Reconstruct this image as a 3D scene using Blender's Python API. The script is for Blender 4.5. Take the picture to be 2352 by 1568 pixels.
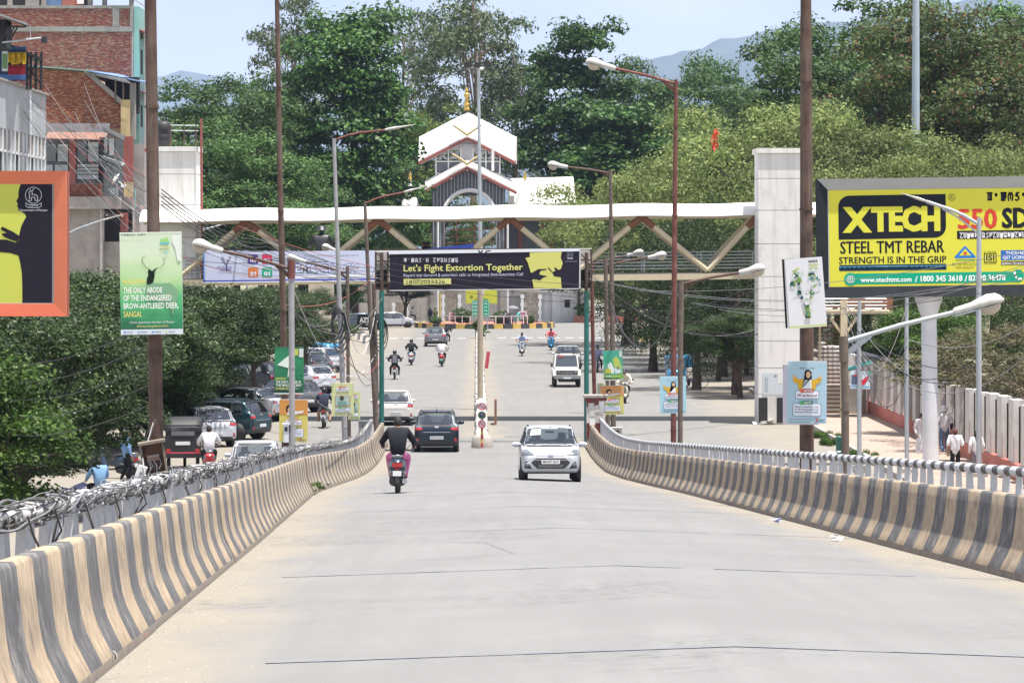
import bpy, bmesh, math, random
import numpy as np
from mathutils import Vector, Matrix, noise
from mathutils.bvhtree import BVHTree
R = math.radians
random.seed(7)
for o in list(bpy.data.objects): bpy.data.objects.remove(o)
SC = bpy.context.scene
COL = SC.collection
# ---------------------------------------------------------------- camera
# x to the right, y away from the viewer, z up; z = 0 is the street level, the viewer stands on the flyover ramp
F, CX, HY, ZC = 7500.0, 1176.0, 575.0, 7.6
cam = bpy.data.cameras.new('camera'); camo = bpy.data.objects.new('camera', cam); COL.objects.link(camo)
camo.location = (0, 0, ZC); camo.rotation_euler = (R(90), 0, 0)
cam.sensor_width = 36.0; cam.lens = F / 2352.0 * 36.0
cam.shift_y = -209.0 / 2352.0
cam.clip_start = 0.5; cam.clip_end = 30000
SC.camera = camo
# ---------------------------------------------------------------- sky and sun
SUN_EL, SUN_AZ = 78.5, 129.0        # azimuth clockwise from the viewing direction (+y): high, from the right and a little behind
wd = bpy.data.worlds.new('World'); SC.world = wd; wd.use_nodes = True
nt = wd.node_tree; nt.nodes.clear()
out = nt.nodes.new('ShaderNodeOutputWorld'); bg = nt.nodes.new('ShaderNodeBackground')
sky = nt.nodes.new('ShaderNodeTexSky'); sky.sky_type = 'NISHITA'; sky.sun_disc = False
sky.sun_elevation = R(SUN_EL); sky.sun_rotation = R(SUN_AZ)
sky.air_density = 1.0; sky.dust_density = 1.6; sky.ozone_density = 2.0; sky.altitude = 700
tc = nt.nodes.new('ShaderNodeTexCoord'); mp = nt.nodes.new('ShaderNodeMapping')
mp.inputs['Scale'].default_value = (1.0, 1.0, 3.2)
nz = nt.nodes.new('ShaderNodeTexNoise'); nz.inputs['Scale'].default_value = 9.0; nz.inputs['Detail'].default_value = 6; nz.inputs['Roughness'].default_value = .55
cr = nt.nodes.new('ShaderNodeValToRGB'); cr.color_ramp.elements[0].position = .42; cr.color_ramp.elements[1].position = .72
cr.color_ramp.elements[0].color = (.50, .50, .50, 1); cr.color_ramp.elements[1].color = (1, 1, 1, 1)
mx = nt.nodes.new('ShaderNodeMix'); mx.data_type = 'RGBA'
mx.inputs['B'].default_value = (8.3, 8.35, 9.4, 1)      # thin bright cloud
L = nt.links.new
L(tc.outputs['Generated'], mp.inputs['Vector']); L(mp.outputs[0], nz.inputs['Vector']); L(nz.outputs['Fac'], cr.inputs['Fac'])
L(cr.outputs['Color'], mx.inputs['Factor']); L(sky.outputs[0], mx.inputs['A']); L(mx.outputs['Result'], bg.inputs['Color'])
bg.inputs['Strength'].default_value = .067
L(bg.outputs[0], out.inputs['Surface'])
sl = bpy.data.lights.new('sun', 'SUN'); sl.energy = 5.0; sl.angle = R(.53); sl.color = (1.0, .955, .89)
so = bpy.data.objects.new('sun', sl); COL.objects.link(so)
_a, _e = R(SUN_AZ), R(SUN_EL)
SUNDIR = Vector((math.sin(_a) * math.cos(_e), math.cos(_a) * math.cos(_e), math.sin(_e)))
so.rotation_euler = SUNDIR.to_track_quat('Z', 'Y').to_euler(); so.location = (60, -20, 120)
SC.view_settings.view_transform = 'Standard'; SC.view_settings.look = 'None'
SC.view_settings.exposure = 1.0; SC.view_settings.gamma = 1.0; SC.view_settings.use_curve_mapping = False
SC.render.engine = 'CYCLES'
SC.cycles.max_bounces = 6; SC.cycles.diffuse_bounces = 3; SC.cycles.glossy_bounces = 3; SC.cycles.transmission_bounces = 4
SC.cycles.transparent_max_bounces = 8; SC.cycles.volume_bounces = 0; SC.cycles.use_denoising = True
SC.cycles.sample_clamp_indirect = 4.0
# ---------------------------------------------------------------- helpers
def wx(x, Y): return (x - CX) / F * Y
def wz(y, Y): return ZC - (y - HY) / F * Y
def W(x, y, Y): return Vector((wx(x, Y), Y, wz(y, Y)))
def GY(y, z=0.0): return (ZC - z) * F / (y - HY)
def V(*a): return Vector(a)
def lerp(a, b, t): return a + (b - a) * t

class MB:
    def __init__(s): s.v = []; s.f = []; s.m = []; s.s = []
    def add(s, vs, fs, m=0, sm=False):
        b = len(s.v); s.v += [tuple(p) for p in vs]
        for f in fs: s.f.append([b + i for i in f]); s.m.append(m); s.s.append(sm)
        return s
    def box(s, c, d, m=0, Rm=None, taper=1.0):
        c = Vector(c); hx, hy, hz = d[0] / 2, d[1] / 2, d[2] / 2; vs = []
        for z in (-hz, hz):
            k = taper if z > 0 else 1.0
            for x, y in ((-hx, -hy), (hx, -hy), (hx, hy), (-hx, hy)):
                p = Vector((x * k, y * k, z)); vs.append(c + (Rm @ p if Rm else p))
        return s.add(vs, [(3, 2, 1, 0), (4, 5, 6, 7), (0, 1, 5, 4), (1, 2, 6, 5), (2, 3, 7, 6), (3, 0, 4, 7)], m)
    def frame_axes(s, d):
        d = d.normalized(); up = Vector((0, 0, 1)) if abs(d.z) < .95 else Vector((0, 1, 0))
        a = d.cross(up).normalized(); return a, a.cross(d).normalized()
    def beam(s, p0, p1, w, h, m=0):
        p0, p1 = Vector(p0), Vector(p1); a, b = s.frame_axes(p1 - p0); a = a * w / 2; b = b * h / 2
        vs = [p + i * a + j * b for p in (p0, p1) for i, j in ((-1, -1), (1, -1), (1, 1), (-1, 1))]
        return s.add(vs, [(0, 1, 2, 3), (7, 6, 5, 4), (0, 4, 5, 1), (1, 5, 6, 2), (2, 6, 7, 3), (3, 7, 4, 0)], m)
    def tube(s, p0, p1, r0, r1=None, n=10, m=0):
        return s.path([p0, p1], [r0, r0 if r1 is None else r1], n, m)
    def path(s, pts, r, n=6, m=0, caps=True):
        pts = [Vector(p) for p in pts]; k = len(pts)
        rr = r if isinstance(r, (list, tuple)) else [r] * k
        vs = []; a = None
        for i, p in enumerate(pts):
            d = (pts[min(i + 1, k - 1)] - pts[max(i - 1, 0)])
            if d.length < 1e-9: d = Vector((0, 0, 1))
            d.normalize()
            if a is None: a, b = s.frame_axes(d)
            else:
                a = (a - d * a.dot(d)); a = a.normalized() if a.length > 1e-6 else s.frame_axes(d)[0]; b = a.cross(d)
            for j in range(n):
                t = 2 * math.pi * j / n; vs.append(p + (a * math.cos(t) + b * math.sin(t)) * rr[i])
        fs = [(i * n + j, i * n + (j + 1) % n, (i + 1) * n + (j + 1) % n, (i + 1) * n + j) for i in range(k - 1) for j in range(n)]
        s.add(vs, fs, m, True)
        if caps: s.add(vs[:n], [tuple(range(n))], m); s.add(vs[-n:], [tuple(range(n))[::-1]], m)
        return s
    def lathe(s, prof, c=(0, 0, 0), n=14, m=0, Mx=None, sm=True):
        c = Vector(c); vs = []
        for r, z in prof:
            for j in range(n):
                t = 2 * math.pi * j / n; p = Vector((r * math.cos(t), r * math.sin(t), z)); vs.append(c + (Mx @ p if Mx else p))
        k = len(prof)
        fs = [(i * n + j, i * n + (j + 1) % n, (i + 1) * n + (j + 1) % n, (i + 1) * n + j) for i in range(k - 1) for j in range(n)]
        s.add(vs, fs, m, sm)
        if prof[0][0] > 1e-4: s.add(vs[:n], [tuple(range(n))[::-1]], m)
        if prof[-1][0] > 1e-4: s.add(vs[-n:], [tuple(range(n))], m)
        return s
    def loft(s, secs, m=0, closed=True, caps=True, sm=True):
        n = len(secs[0]); vs = [p for q in secs for p in q]; e = n if closed else n - 1
        fs = [(i * n + j, i * n + (j + 1) % n, (i + 1) * n + (j + 1) % n, (i + 1) * n + j) for i in range(len(secs) - 1) for j in range(e)]
        s.add(vs, fs, m, sm)
        if caps: s.add(secs[0], [tuple(range(n))[::-1]], m); s.add(secs[-1], [tuple(range(n))], m)
        return s
    def prism(s, poly, o, ux, uy, d, m=0):
        # a flat outline given in (u, v), laid at o along ux, uy and thickened by the vector d
        o, ux, uy, d = Vector(o), Vector(ux), Vector(uy), Vector(d); n = len(poly)
        a = [o + ux * u + uy * v for u, v in poly]; vs = a + [p + d for p in a]
        return s.add(vs, [tuple(range(n))[::-1], tuple(range(n, 2 * n))] + [(i, (i + 1) % n, n + (i + 1) % n, n + i) for i in range(n)], m)
    def quad(s, a, b, c, d, m=0): return s.add([a, b, c, d], [(0, 1, 2, 3)], m)
    def mesh(s, name, mats):
        me = bpy.data.meshes.new(name); me.from_pydata(s.v, [], s.f)
        for m in (mats if isinstance(mats, (list, tuple)) else [mats]): me.materials.append(MAT(m))
        me.polygons.foreach_set('material_index', s.m); me.polygons.foreach_set('use_smooth', s.s)
        me.update(); return me
    def build(s, name, mats, parent=None, world=True):
        if parent is not None and world:
            l = parent.location; s.v = [(p[0] - l[0], p[1] - l[1], p[2] - l[2]) for p in s.v]
        o = bpy.data.objects.new(name, s.mesh(name, mats)); COL.objects.link(o)
        if parent is not None: o.parent = parent
        return o

def link(o, parent=None):
    COL.objects.link(o)
    if parent is not None: o.parent = parent
    return o
def tag(o, label, cat, group=None):
    o['label'] = label; o['category'] = cat
    if group: o['group'] = group
    return o
def thing(name, label, cat, loc=(0, 0, 0), rz=0.0, group=None):
    o = bpy.data.objects.new(name, None); COL.objects.link(o); o.location = loc; o.rotation_euler = (0, 0, rz)
    o.empty_display_size = .2
    return tag(o, label, cat, group)
def struct(o): o['kind'] = 'structure'; return o
def stuff(o): o['kind'] = 'stuff'; return o
def dup(root, loc, rz=0.0, label=None, group=None, scale=None, swap=None):
    # a copy of a thing with copies of its parts and sub-parts; swap replaces materials by name
    def cp(o, par):
        c = o.copy()
        if swap and o.type == 'MESH' and any(x.material and x.material.name in swap for x in o.material_slots):
            c.data = o.data.copy()
            for i, mm in enumerate(c.data.materials):
                if mm and mm.name in swap: c.data.materials[i] = MAT(swap[mm.name])
        COL.objects.link(c); c.parent = par
        for ch in o.children: cp(ch, c)
        return c
    r = cp(root, None); r.location = loc; r.rotation_euler = (0, 0, rz)
    if scale: r.scale = scale if isinstance(scale, (tuple, list)) else (scale,) * 3
    if label: r['label'] = label
    if group: r['group'] = group
    return r

# ---------------------------------------------------------------- materials
_spec = {}; _made = {}
def DM(name, col, rough=.65, metal=0.0, var=.12, scale=4.0, bump=0.0, bscale=25.0, col2=None, thr=(.45, .7), streak=None, coat=0.0, spec=.5, emit=None, sx=(1, 1, 1)):
    _spec[name] = dict(col=col, rough=rough, metal=metal, var=var, scale=scale, bump=bump, bscale=bscale, col2=col2, thr=thr, streak=streak, coat=coat, spec=spec, emit=emit, sx=sx)
def MAT(name):
    if not isinstance(name, str): return name
    if name in _made: return _made[name]
    if name in bpy.data.materials: return bpy.data.materials[name]
    d = _spec[name]; m = bpy.data.materials.new(name); m.use_nodes = True; _made[name] = m
    nt = m.node_tree; p = nt.nodes['Principled BSDF']; L = nt.links.new
    p.inputs['Roughness'].default_value = d['rough']; p.inputs['Metallic'].default_value = d['metal']
    p.inputs['Specular IOR Level'].default_value = d['spec']; p.inputs['Coat Weight'].default_value = d['coat']; p.inputs['Coat Roughness'].default_value = .08
    c = d['col']; col = (c[0], c[1], c[2], 1)
    m.diffuse_color = col
    tc = nt.nodes.new('ShaderNodeTexCoord'); mp = nt.nodes.new('ShaderNodeMapping'); mp.inputs['Scale'].default_value = d['sx']
    L(tc.outputs['Object'], mp.inputs['Vector'])
    def nzn(sc, det=5, ro=.6, vec=None):
        n = nt.nodes.new('ShaderNodeTexNoise'); n.inputs['Scale'].default_value = sc; n.inputs['Detail'].default_value = det; n.inputs['Roughness'].default_value = ro
        L((vec or mp).outputs[0], n.inputs['Vector']); return n
    src = None
    if d['var'] > 0:
        n = nzn(d['scale']); r = nt.nodes.new('ShaderNodeValToRGB')
        r.color_ramp.elements[0].position = .3; r.color_ramp.elements[1].position = .7
        v = d['var']; r.color_ramp.elements[0].color = (c[0] * (1 - v), c[1] * (1 - v), c[2] * (1 - v), 1); r.color_ramp.elements[1].color = tuple(min(1, x * (1 + v)) for x in c) + (1,)
        L(n.outputs['Fac'], r.inputs['Fac']); src = r.outputs['Color']
    def over(src, fac, c2):
        x = nt.nodes.new('ShaderNodeMix'); x.data_type = 'RGBA'
        L(fac, x.inputs['Factor'])
        if src is None: x.inputs['A'].default_value = col
        else: L(src, x.inputs['A'])
        x.inputs['B'].default_value = (c2[0], c2[1], c2[2], 1); return x.outputs['Result']
    def ramp(o, a, b, hi=1.0):
        r = nt.nodes.new('ShaderNodeMapRange'); r.inputs['From Min'].default_value = a; r.inputs['From Max'].default_value = b; r.inputs['To Max'].default_value = hi
        L(o, r.inputs['Value']); return r.outputs['Result']
    if d['col2']:
        n = nzn(d['scale'] * .45, 7, .65); src = over(src, ramp(n.outputs['Fac'], d['thr'][0], d['thr'][1]), d['col2'])
    if d['streak']:      # (colour, strength, horizontal scale): runs of dirt down a wall
        mp2 = nt.nodes.new('ShaderNodeMapping'); k = d['streak'][2]; mp2.inputs['Scale'].default_value = (k, k, k * .09)
        L(tc.outputs['Object'], mp2.inputs['Vector'])
        n = nzn(1.0, 5, .6, mp2); src = over(src, ramp(n.outputs['Fac'], .5, .78, d['streak'][1]), d['streak'][0])
    if src is None: p.inputs['Base Color'].default_value = col
    else: L(src, p.inputs['Base Color'])
    if d['bump'] > 0:
        n = nzn(d['bscale'], 4); b = nt.nodes.new('ShaderNodeBump'); b.inputs['Strength'].default_value = d['bump']; b.inputs['Distance'].default_value = .02
        L(n.outputs['Fac'], b.inputs['Height']); L(b.outputs['Normal'], p.inputs['Normal'])
    if d['emit']: p.inputs['Emission Color'].default_value = d['emit'][:3] + (1,); p.inputs['Emission Strength'].default_value = d['emit'][3]
    return m
def LEAF(name, a, b, trans=.3, rough=.45, third=None):
    m = bpy.data.materials.new(name); m.use_nodes = True; _made[name] = m
    nt = m.node_tree; p = nt.nodes['Principled BSDF']; L = nt.links.new
    g = nt.nodes.new('ShaderNodeNewGeometry'); r = nt.nodes.new('ShaderNodeValToRGB'); e = r.color_ramp.elements
    e[0].color = a + (1,); e[1].color = b + (1,); e[0].position = .1; e[1].position = .85
    if third: x = e.new(.93); x.color = third + (1,); y = e.new(.9); y.color = b + (1,)
    L(g.outputs['Random Per Island'], r.inputs['Fac'])
    tc = nt.nodes.new('ShaderNodeTexCoord'); n = nt.nodes.new('ShaderNodeTexNoise'); n.inputs['Scale'].default_value = .35; n.inputs['Detail'].default_value = 3
    L(tc.outputs['Object'], n.inputs['Vector'])
    mr = nt.nodes.new('ShaderNodeMapRange'); mr.inputs['From Min'].default_value = .3; mr.inputs['From Max'].default_value = .7; mr.inputs['To Min'].default_value = .7; mr.inputs['To Max'].default_value = 1.3
    L(n.outputs['Fac'], mr.inputs['Value'])
    oi = nt.nodes.new('ShaderNodeObjectInfo'); m2 = nt.nodes.new('ShaderNodeMapRange'); m2.inputs['To Min'].default_value = .72; m2.inputs['To Max'].default_value = 1.22; L(oi.outputs['Random'], m2.inputs['Value'])
    mm = nt.nodes.new('ShaderNodeMath'); mm.operation = 'MULTIPLY'; L(mr.outputs['Result'], mm.inputs[0]); L(m2.outputs['Result'], mm.inputs[1])
    x = nt.nodes.new('ShaderNodeMix'); x.data_type = 'RGBA'; x.blend_type = 'MULTIPLY'; x.inputs['Factor'].default_value = 1
    L(r.outputs['Color'], x.inputs['A']); L(mm.outputs[0], x.inputs['B'])
    p.inputs['Roughness'].default_value = rough + .08; p.inputs['Specular IOR Level'].default_value = .28; L(x.outputs['Result'], p.inputs['Base Color'])
    t = nt.nodes.new('ShaderNodeBsdfTranslucent'); L(x.outputs['Result'], t.inputs['Color'])
    ms = nt.nodes.new('ShaderNodeMixShader'); ms.inputs[0].default_value = trans
    L(p.outputs[0], ms.inputs[1]); L(t.outputs[0], ms.inputs[2])
    L(ms.outputs[0], nt.nodes['Material Output'].inputs['Surface'])
    return m
DM('rust_pole', (.085, .048, .036), .85, 0, .4, 5, .3, 40, (.13, .09, .07), (.45, .7), ((.21, .175, .15), .6, 7))
DM('red_rust_pole', (.15, .05, .042), .75, 0, .3, 4, .3, 40, (.34, .26, .24), (.56, .8))
DM('grey_pole', (.34, .34, .35), .55, .2, .15, 3, 0, 20, (.26, .2, .17), (.62, .8))
DM('wood_pole', (.14, .11, .088), .85, 0, .25, 6, .3, 30, (.13, .09, .07), (.5, .75))
DM('galv', (.42, .46, .49), .45, .4, .1, 3)
DM('bluepole', (.40, .47, .54), .5, .1, .06, 2)
DM('white_steel', (.66, .69, .72), .45, 0, .08, 2, 0, 20, (.5, .47, .42), (.62, .85))
DM('lamp_shell', (.50, .49, .46), .5, 0, .1, 8, 0, 20, (.33, .31, .28), (.6, .8))
DM('lamp_glass', (.45, .40, .33), .25, 0, .08, 8)
DM('green_post', (.02, .14, .12), .5, 0, .15, 3)
DM('beige_pole', (.42, .36, .27), .6, 0, .1, 2)
DM('black', (.02, .02, .022), .6, 0, .2, 8)
DM('cable', (.018, .018, .02), .6, 0, .2, 8)
DM('cable_grey', (.17, .17, .18), .6, 0, .25, 8)
DM('cable_white', (.6, .6, .6), .6, 0, .15, 8)
DM('cable_red', (.33, .08, .05), .6, 0, .15, 8)
DM('white_paint', (.78, .78, .78), .6, 0, .06, 3)
DM('dirty_white', (.62, .60, .56), .8, 0, .1, 2, .1, 20, (.40, .36, .31), (.52, .75), ((.25, .22, .19), .55, 5))
DM('concrete', (.36, .33, .30), .9, 0, .15, 1.5, .2, 12, (.25, .22, .20), (.5, .75), ((.16, .14, .13), .6, 3))
DM('rail_white', (.52, .54, .57), .6, 0, .12, 6, 0, 20, (.34, .31, .28), (.58, .8))
DM('rail_black', (.075, .07, .066), .7, 0, .3, 8)
DM('gold', (.62, .42, .10), .35, .6, .1, 5)
DM('red_trim', (.30, .09, .075), .6, 0, .15, 4)
DM('brick_red', (.30, .12, .09), .9, 0, .4, 14, .2, 30)
DM('mortar', (.30, .26, .23), .95, 0, .15, 4)
# ---------------------------------------------------------------- printed boards
def ink(hexs, k=1.0, rough=.5):
    n = 'ink_' + hexs
    if n not in _spec:
        c = [int(hexs[i:i + 2], 16) / 255 for i in (0, 2, 4)]
        c = [(x / 12.92 if x < .04045 else ((x + .055) / 1.055) ** 2.4) * k for x in c]
        DM(n, tuple(max(.004, x) for x in c), .7, 0, 0, spec=.15)
    return n
_tcache = {}
def text_faces(s, bold):
    if (s, bold) in _tcache: return _tcache[(s, bold)]
    c = bpy.data.curves.new('t', 'FONT'); c.body = s; c.size = 1; c.resolution_u = 2; c.offset = bold; c.fill_mode = 'FRONT'
    o = bpy.data.objects.new('t', c); me = o.to_mesh()
    vs = [(v.co.x, v.co.y) for v in me.vertices]; fs = [tuple(p.vertices) for p in me.polygons]
    o.to_mesh_clear(); bpy.data.objects.remove(o); bpy.data.curves.remove(c)
    _tcache[(s, bold)] = (vs, fs); return vs, fs
GLY = {  # letters of the local script, drawn as strokes on a 1 x 1 cell
    'a': [[(0, 1), (.9, 1)], [(.15, 1), (.15, .1), (.75, .1)], [(.5, 1), (.5, .1)], [(.75, 1), (.75, .1)]],
    'b': [[(.2, .75), (.35, .9), (.5, .75), (.35, .6), (.2, .75)]],
    'c': [[(0, 1), (1, 1)], [(.1, 1), (.1, 0)], [(.38, 1), (.38, 0)], [(.66, 1), (.66, 0)], [(.9, 1), (.9, .3)]],
    'd': [[(.1, 0), (.05, .6), (.3, 1), (.5, .7), (.5, .2)], [(.5, .7), (.7, 1), (.95, .6), (.8, 0)]],
    'e': [[(.8, 1), (.3, .9), (.2, .6), (.7, .5), (.8, .2), (.4, 0), (.1, .1)], [(.5, 1), (.5, .5)]],
    'f': [[(.1, 1), (.1, .1), (.8, .1), (.8, 1)], [(.1, .5), (.8, .5)]],
    'g': [[(0, 1), (.9, 1)], [(.45, 1), (.45, .5), (.1, .4), (.3, 0), (.8, .1)]],
    'h': [[(.1, .2), (.5, .9), (.7, .3), (.9, 1)], [(.3, 1), (.1, .7)]],
    'i': [[(0, 1), (.8, 1)], [(.2, 1), (.2, 0), (.8, 0), (.8, 1)], [(.2, .5), (.8, .5)], [(.5, .5), (.5, 0)]],
}
class Sign:
    def __init__(s, name, label, cat, box, Y, face='ink_ffffff', edge='ink_d8d8d8', thick=.05, yaw=0.0, tilt=0.0, group=None, panel=True, pname='panel'):
        if face.startswith('ink_'): ink(face[4:])
        if edge.startswith('ink_'): ink(edge[4:])
        s.x0, s.y0, s.x1, s.y1 = box; s.S = F / Y; s.xc = (s.x0 + s.x1) / 2
        s.root = thing(name, label, cat, W(s.xc, s.y1, Y), 0, group)
        s.root.rotation_euler = (0, tilt, yaw)
        s.mb = MB(); s.mats = []
        if panel:
            w, h = (s.x1 - s.x0) / s.S, (s.y1 - s.y0) / s.S; p = MB()
            p.box((0, thick / 2, h / 2), (w, thick, h), 1); p.m[2] = 0
            p.build(pname, [face, edge], s.root, False)
    def mi(s, c):
        n = ink(c) if len(c) == 6 and not c in _spec else c
        if n not in s.mats: s.mats.append(n)
        return s.mats.index(n)
    def P(s, x, y, l): return ((x - s.xc) / s.S, -.0035 * l, (s.y1 - y) / s.S)
    def poly(s, pts, c, l=1):
        n = len(pts); s.mb.add([s.P(x, y, l) for x, y in pts], [tuple(range(n))], s.mi(c)); return s
    def tri(s, pts, c, l=1):      # an outline that is not convex, cut into triangles
        from mathutils.geometry import tessellate_polygon
        t = tessellate_polygon([[Vector((x, y, 0)) for x, y in pts]])
        s.mb.add([s.P(x, y, l) for x, y in pts], [tuple(q) for q in t], s.mi(c)); return s
    def rect(s, x0, y0, x1, y1, c, l=1): return s.poly([(x0, y1), (x1, y1), (x1, y0), (x0, y0)], c, l)
    def rrect(s, x0, y0, x1, y1, r, c, l=1):
        pts = []
        for cx, cy, a in ((x1 - r, y1 - r, 0), (x0 + r, y1 - r, 90), (x0 + r, y0 + r, 180), (x1 - r, y0 + r, 270)):
            for k in range(5): t = R(a + k * 22.5); pts.append((cx + r * math.cos(t), cy + r * math.sin(t)))
        return s.poly(pts, c, l)
    def ell(s, cx, cy, rx, ry, c, l=1, n=18): return s.poly([(cx + rx * math.cos(2 * math.pi * k / n), cy + ry * math.sin(2 * math.pi * k / n)) for k in range(n)], c, l)
    def line(s, pts, w, c, l=1):
        for (ax, ay), (bx, by) in zip(pts, pts[1:]):
            dx, dy = bx - ax, by - ay; d = math.hypot(dx, dy) or 1; ex, ey = dx / d * w / 2 * .8, dy / d * w / 2 * .8; nx, ny = -dy / d * w / 2, dx / d * w / 2
            s.poly([(ax - ex + nx, ay - ey + ny), (bx + ex + nx, by + ey + ny), (bx + ex - nx, by + ey - ny), (ax - ex - nx, ay - ey - ny)], c, l)
        return s
    def ring(s, cx, cy, r, w, c, l=1, n=22): return s.line([(cx + r * math.cos(2 * math.pi * k / n), cy + r * math.sin(2 * math.pi * k / n)) for k in range(n + 1)], w, c, l)
    def text(s, t, x, y, h, c, l=2, w=None, bold=.02, slant=0.0, up=0.0, align='L', dbl=0.0):
        # baseline-left corner at pixel (x, y), capital height h, optional overall width w
        vs, fs = text_faces(t, bold)
        if not vs: return s
        x_0 = min(v[0] for v in vs); x_1 = max(v[0] for v in vs); k = h / .70; kx = (w / (x_1 - x_0)) if w else k
        if align == 'C': x -= (x_1 - x_0) * kx / 2
        out = []
        for a, b in vs:
            px = x + (a - x_0) * kx + slant * b * k; py = y - b * k - up * (px - x); out.append(s.P(px, py, l))
        s.mb.add(out, fs, s.mi(c))
        if dbl: s.mb.add([(p[0] + dbl / s.S, p[1] - .002, p[2]) for p in out], fs, s.mi(c)); s.mb.add([(p[0] + dbl / 2 / s.S, p[1] - .001, p[2] + dbl * .4 / s.S) for p in out], fs, s.mi(c))
        return s
    def script(s, t, x, y, h, w, c, l=2, lw=.16):
        n = len(t); cw = w / n
        for i, ch in enumerate(t):
            for st in GLY.get(ch, []): s.line([(x + cw * (i + .12 + .76 * a), y - h * b) for a, b in st], h * lw, c, l)
        return s
    def done(s, name='print'):
        if s.mb.f: s.mb.build(name, s.mats, s.root, False)
        return s.root
# ---------------------------------------------------------------- the ramp's line and level
_ly = [10, 15, 45, 79, 94, 105, 115, 122, 132]; _lx = [-2.3, -2.47, -3.5, -4.73, -4.72, -4.68, -4.70, -4.79, -4.85]
_ry = [10, 15, 38, 79, 88, 107, 126, 132]; _rx = [6.05, 5.92, 5.2, 4.09, 3.67, 3.07, 2.79, 2.75]
_yy = np.arange(6, 136, .25)
def _smooth(a, b):
    v = np.interp(_yy, a, b); k = np.ones(33) / 33; p = np.pad(v, 16, mode='reflect', reflect_type='odd'); return np.convolve(p, k, 'valid')
_L, _Rr = _smooth(_ly, _lx), _smooth(_ry, _rx)
_zc = np.where(_yy < 114.6, 6.11 - .0533 * _yy, 0.0)
_zc = np.convolve(np.pad(_zc, 48, mode='reflect', reflect_type='odd'), np.ones(97) / 97, 'valid')
def xl(Y): return float(np.interp(Y, _yy, _L))
def xr(Y): return float(np.interp(Y, _yy, _Rr))
def zramp(X, Y):
    c = (xl(Y) + xr(Y)) / 2; z0 = float(np.interp(Y, _yy, _zc))
    k = .036 * min(1.0, max(0.0, (122 - Y) / 25))
    return max(.006, z0 - k * abs(X - c))
def zg(X, Y):
    return zramp(X, Y) if (Y < 131 and xl(Y) - .1 < X < xr(Y) + .1) else 0.0

def road_material(name, base, dust, spots, crack):
    m = bpy.data.materials.new(name); m.use_nodes = True; _made[name] = m
    nt = m.node_tree; p = nt.nodes['Principled BSDF']; L = nt.links.new; p.inputs['Roughness'].default_value = .9
    tc = nt.nodes.new('ShaderNodeTexCoord')
    def nz(scale, det, sx=(1, 1, 1), ro=.6):
        mp = nt.nodes.new('ShaderNodeMapping'); mp.inputs['Scale'].default_value = sx; L(tc.outputs['Object'], mp.inputs['Vector'])
        n = nt.nodes.new('ShaderNodeTexNoise'); n.inputs['Scale'].default_value = scale; n.inputs['Detail'].default_value = det; n.inputs['Roughness'].default_value = ro
        L(mp.outputs[0], n.inputs['Vector']); return n.outputs['Fac']
    def rng(v, a, b, c=0., d=1.):
        r = nt.nodes.new('ShaderNodeMapRange'); r.inputs['From Min'].default_value = a; r.inputs['From Max'].default_value = b; r.inputs['To Min'].default_value = c; r.inputs['To Max'].default_value = d
        L(v, r.inputs['Value']); return r.outputs['Result']
    def mix(f, a, b, mode='MIX'):
        x = nt.nodes.new('ShaderNodeMix'); x.data_type = 'RGBA'; x.blend_type = mode
        (L(f, x.inputs['Factor']) if not isinstance(f, float) else x.inputs['Factor'].__setattr__('default_value', f))
        for q, k in ((a, 'A'), (b, 'B')):
            if isinstance(q, tuple): x.inputs[k].default_value = q + (1,)
            else: L(q, x.inputs[k])
        return x.outputs['Result']
    def math_(op, a, b):
        n = nt.nodes.new('ShaderNodeMath'); n.operation = op
        for i, q in enumerate((a, b)):
            if isinstance(q, float): n.inputs[i].default_value = q
            else: L(q, n.inputs[i])
        return n.outputs[0]
    b2 = tuple(x * .86 for x in base)
    c = mix(rng(nz(.35, 5), .35, .65), base, b2)
    c = mix(rng(nz(1.0, 6, (2.6, .10, 1)), .42, .62, 0, .7), c, tuple(x * .84 for x in base))       # wear along the wheel tracks
    c = mix(rng(nz(60, 3), .35, .75, 0, .5), c, tuple(x * .62 for x in base))                        # grain
    at = nt.nodes.new('ShaderNodeAttribute'); at.attribute_name = 'dust'
    dn = math_('ADD', at.outputs['Fac'], rng(nz(.9, 6, (1, .35, 1)), .2, .8, -.33, .33))
    c = mix(rng(dn, .30, .75), c, dust)
    sp = math_('MULTIPLY', rng(nz(.22, 4), .50, .62), rng(nz(5.5, 6, (1, 1, 1), .75), .49, .64))     # patches where the top layer broke off
    c = mix(math_('MULTIPLY', sp, spots), c, tuple(x * .60 for x in base))
    vo = nt.nodes.new('ShaderNodeTexVoronoi'); vo.feature = 'DISTANCE_TO_EDGE'; vo.inputs['Scale'].default_value = .16
    wv = nt.nodes.new('ShaderNodeMapping'); L(tc.outputs['Object'], wv.inputs['Vector'])
    L(wv.outputs[0], vo.inputs['Vector'])
    ck = math_('MULTIPLY', rng(vo.outputs['Distance'], .0, .006, 1., 0.), crack)
    ck = math_('MULTIPLY', ck, rng(nz(.12, 3), .5, .6))
    c = mix(ck, c, tuple(x * .4 for x in base))
    L(c, p.inputs['Base Color'])
    bp = nt.nodes.new('ShaderNodeBump'); bp.inputs['Strength'].default_value = .35; bp.inputs['Distance'].default_value = .015
    L(math_('SUBTRACT', nz(45, 4), math_('MULTIPLY', sp, 1.2)), bp.inputs['Height']); L(bp.outputs[0], p.inputs['Normal'])
    return m
road_material('ramp_asphalt', (.208, .206, .202), (.235, .21, .172), 1.0, .6)
road_material('street_asphalt', (.208, .202, .192), (.232, .208, .172), .5, .5)
DM('earth', (.30, .26, .18), .95, 0, .2, .05, .3, 2, (.10, .13, .05), (.42, .6))
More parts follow.
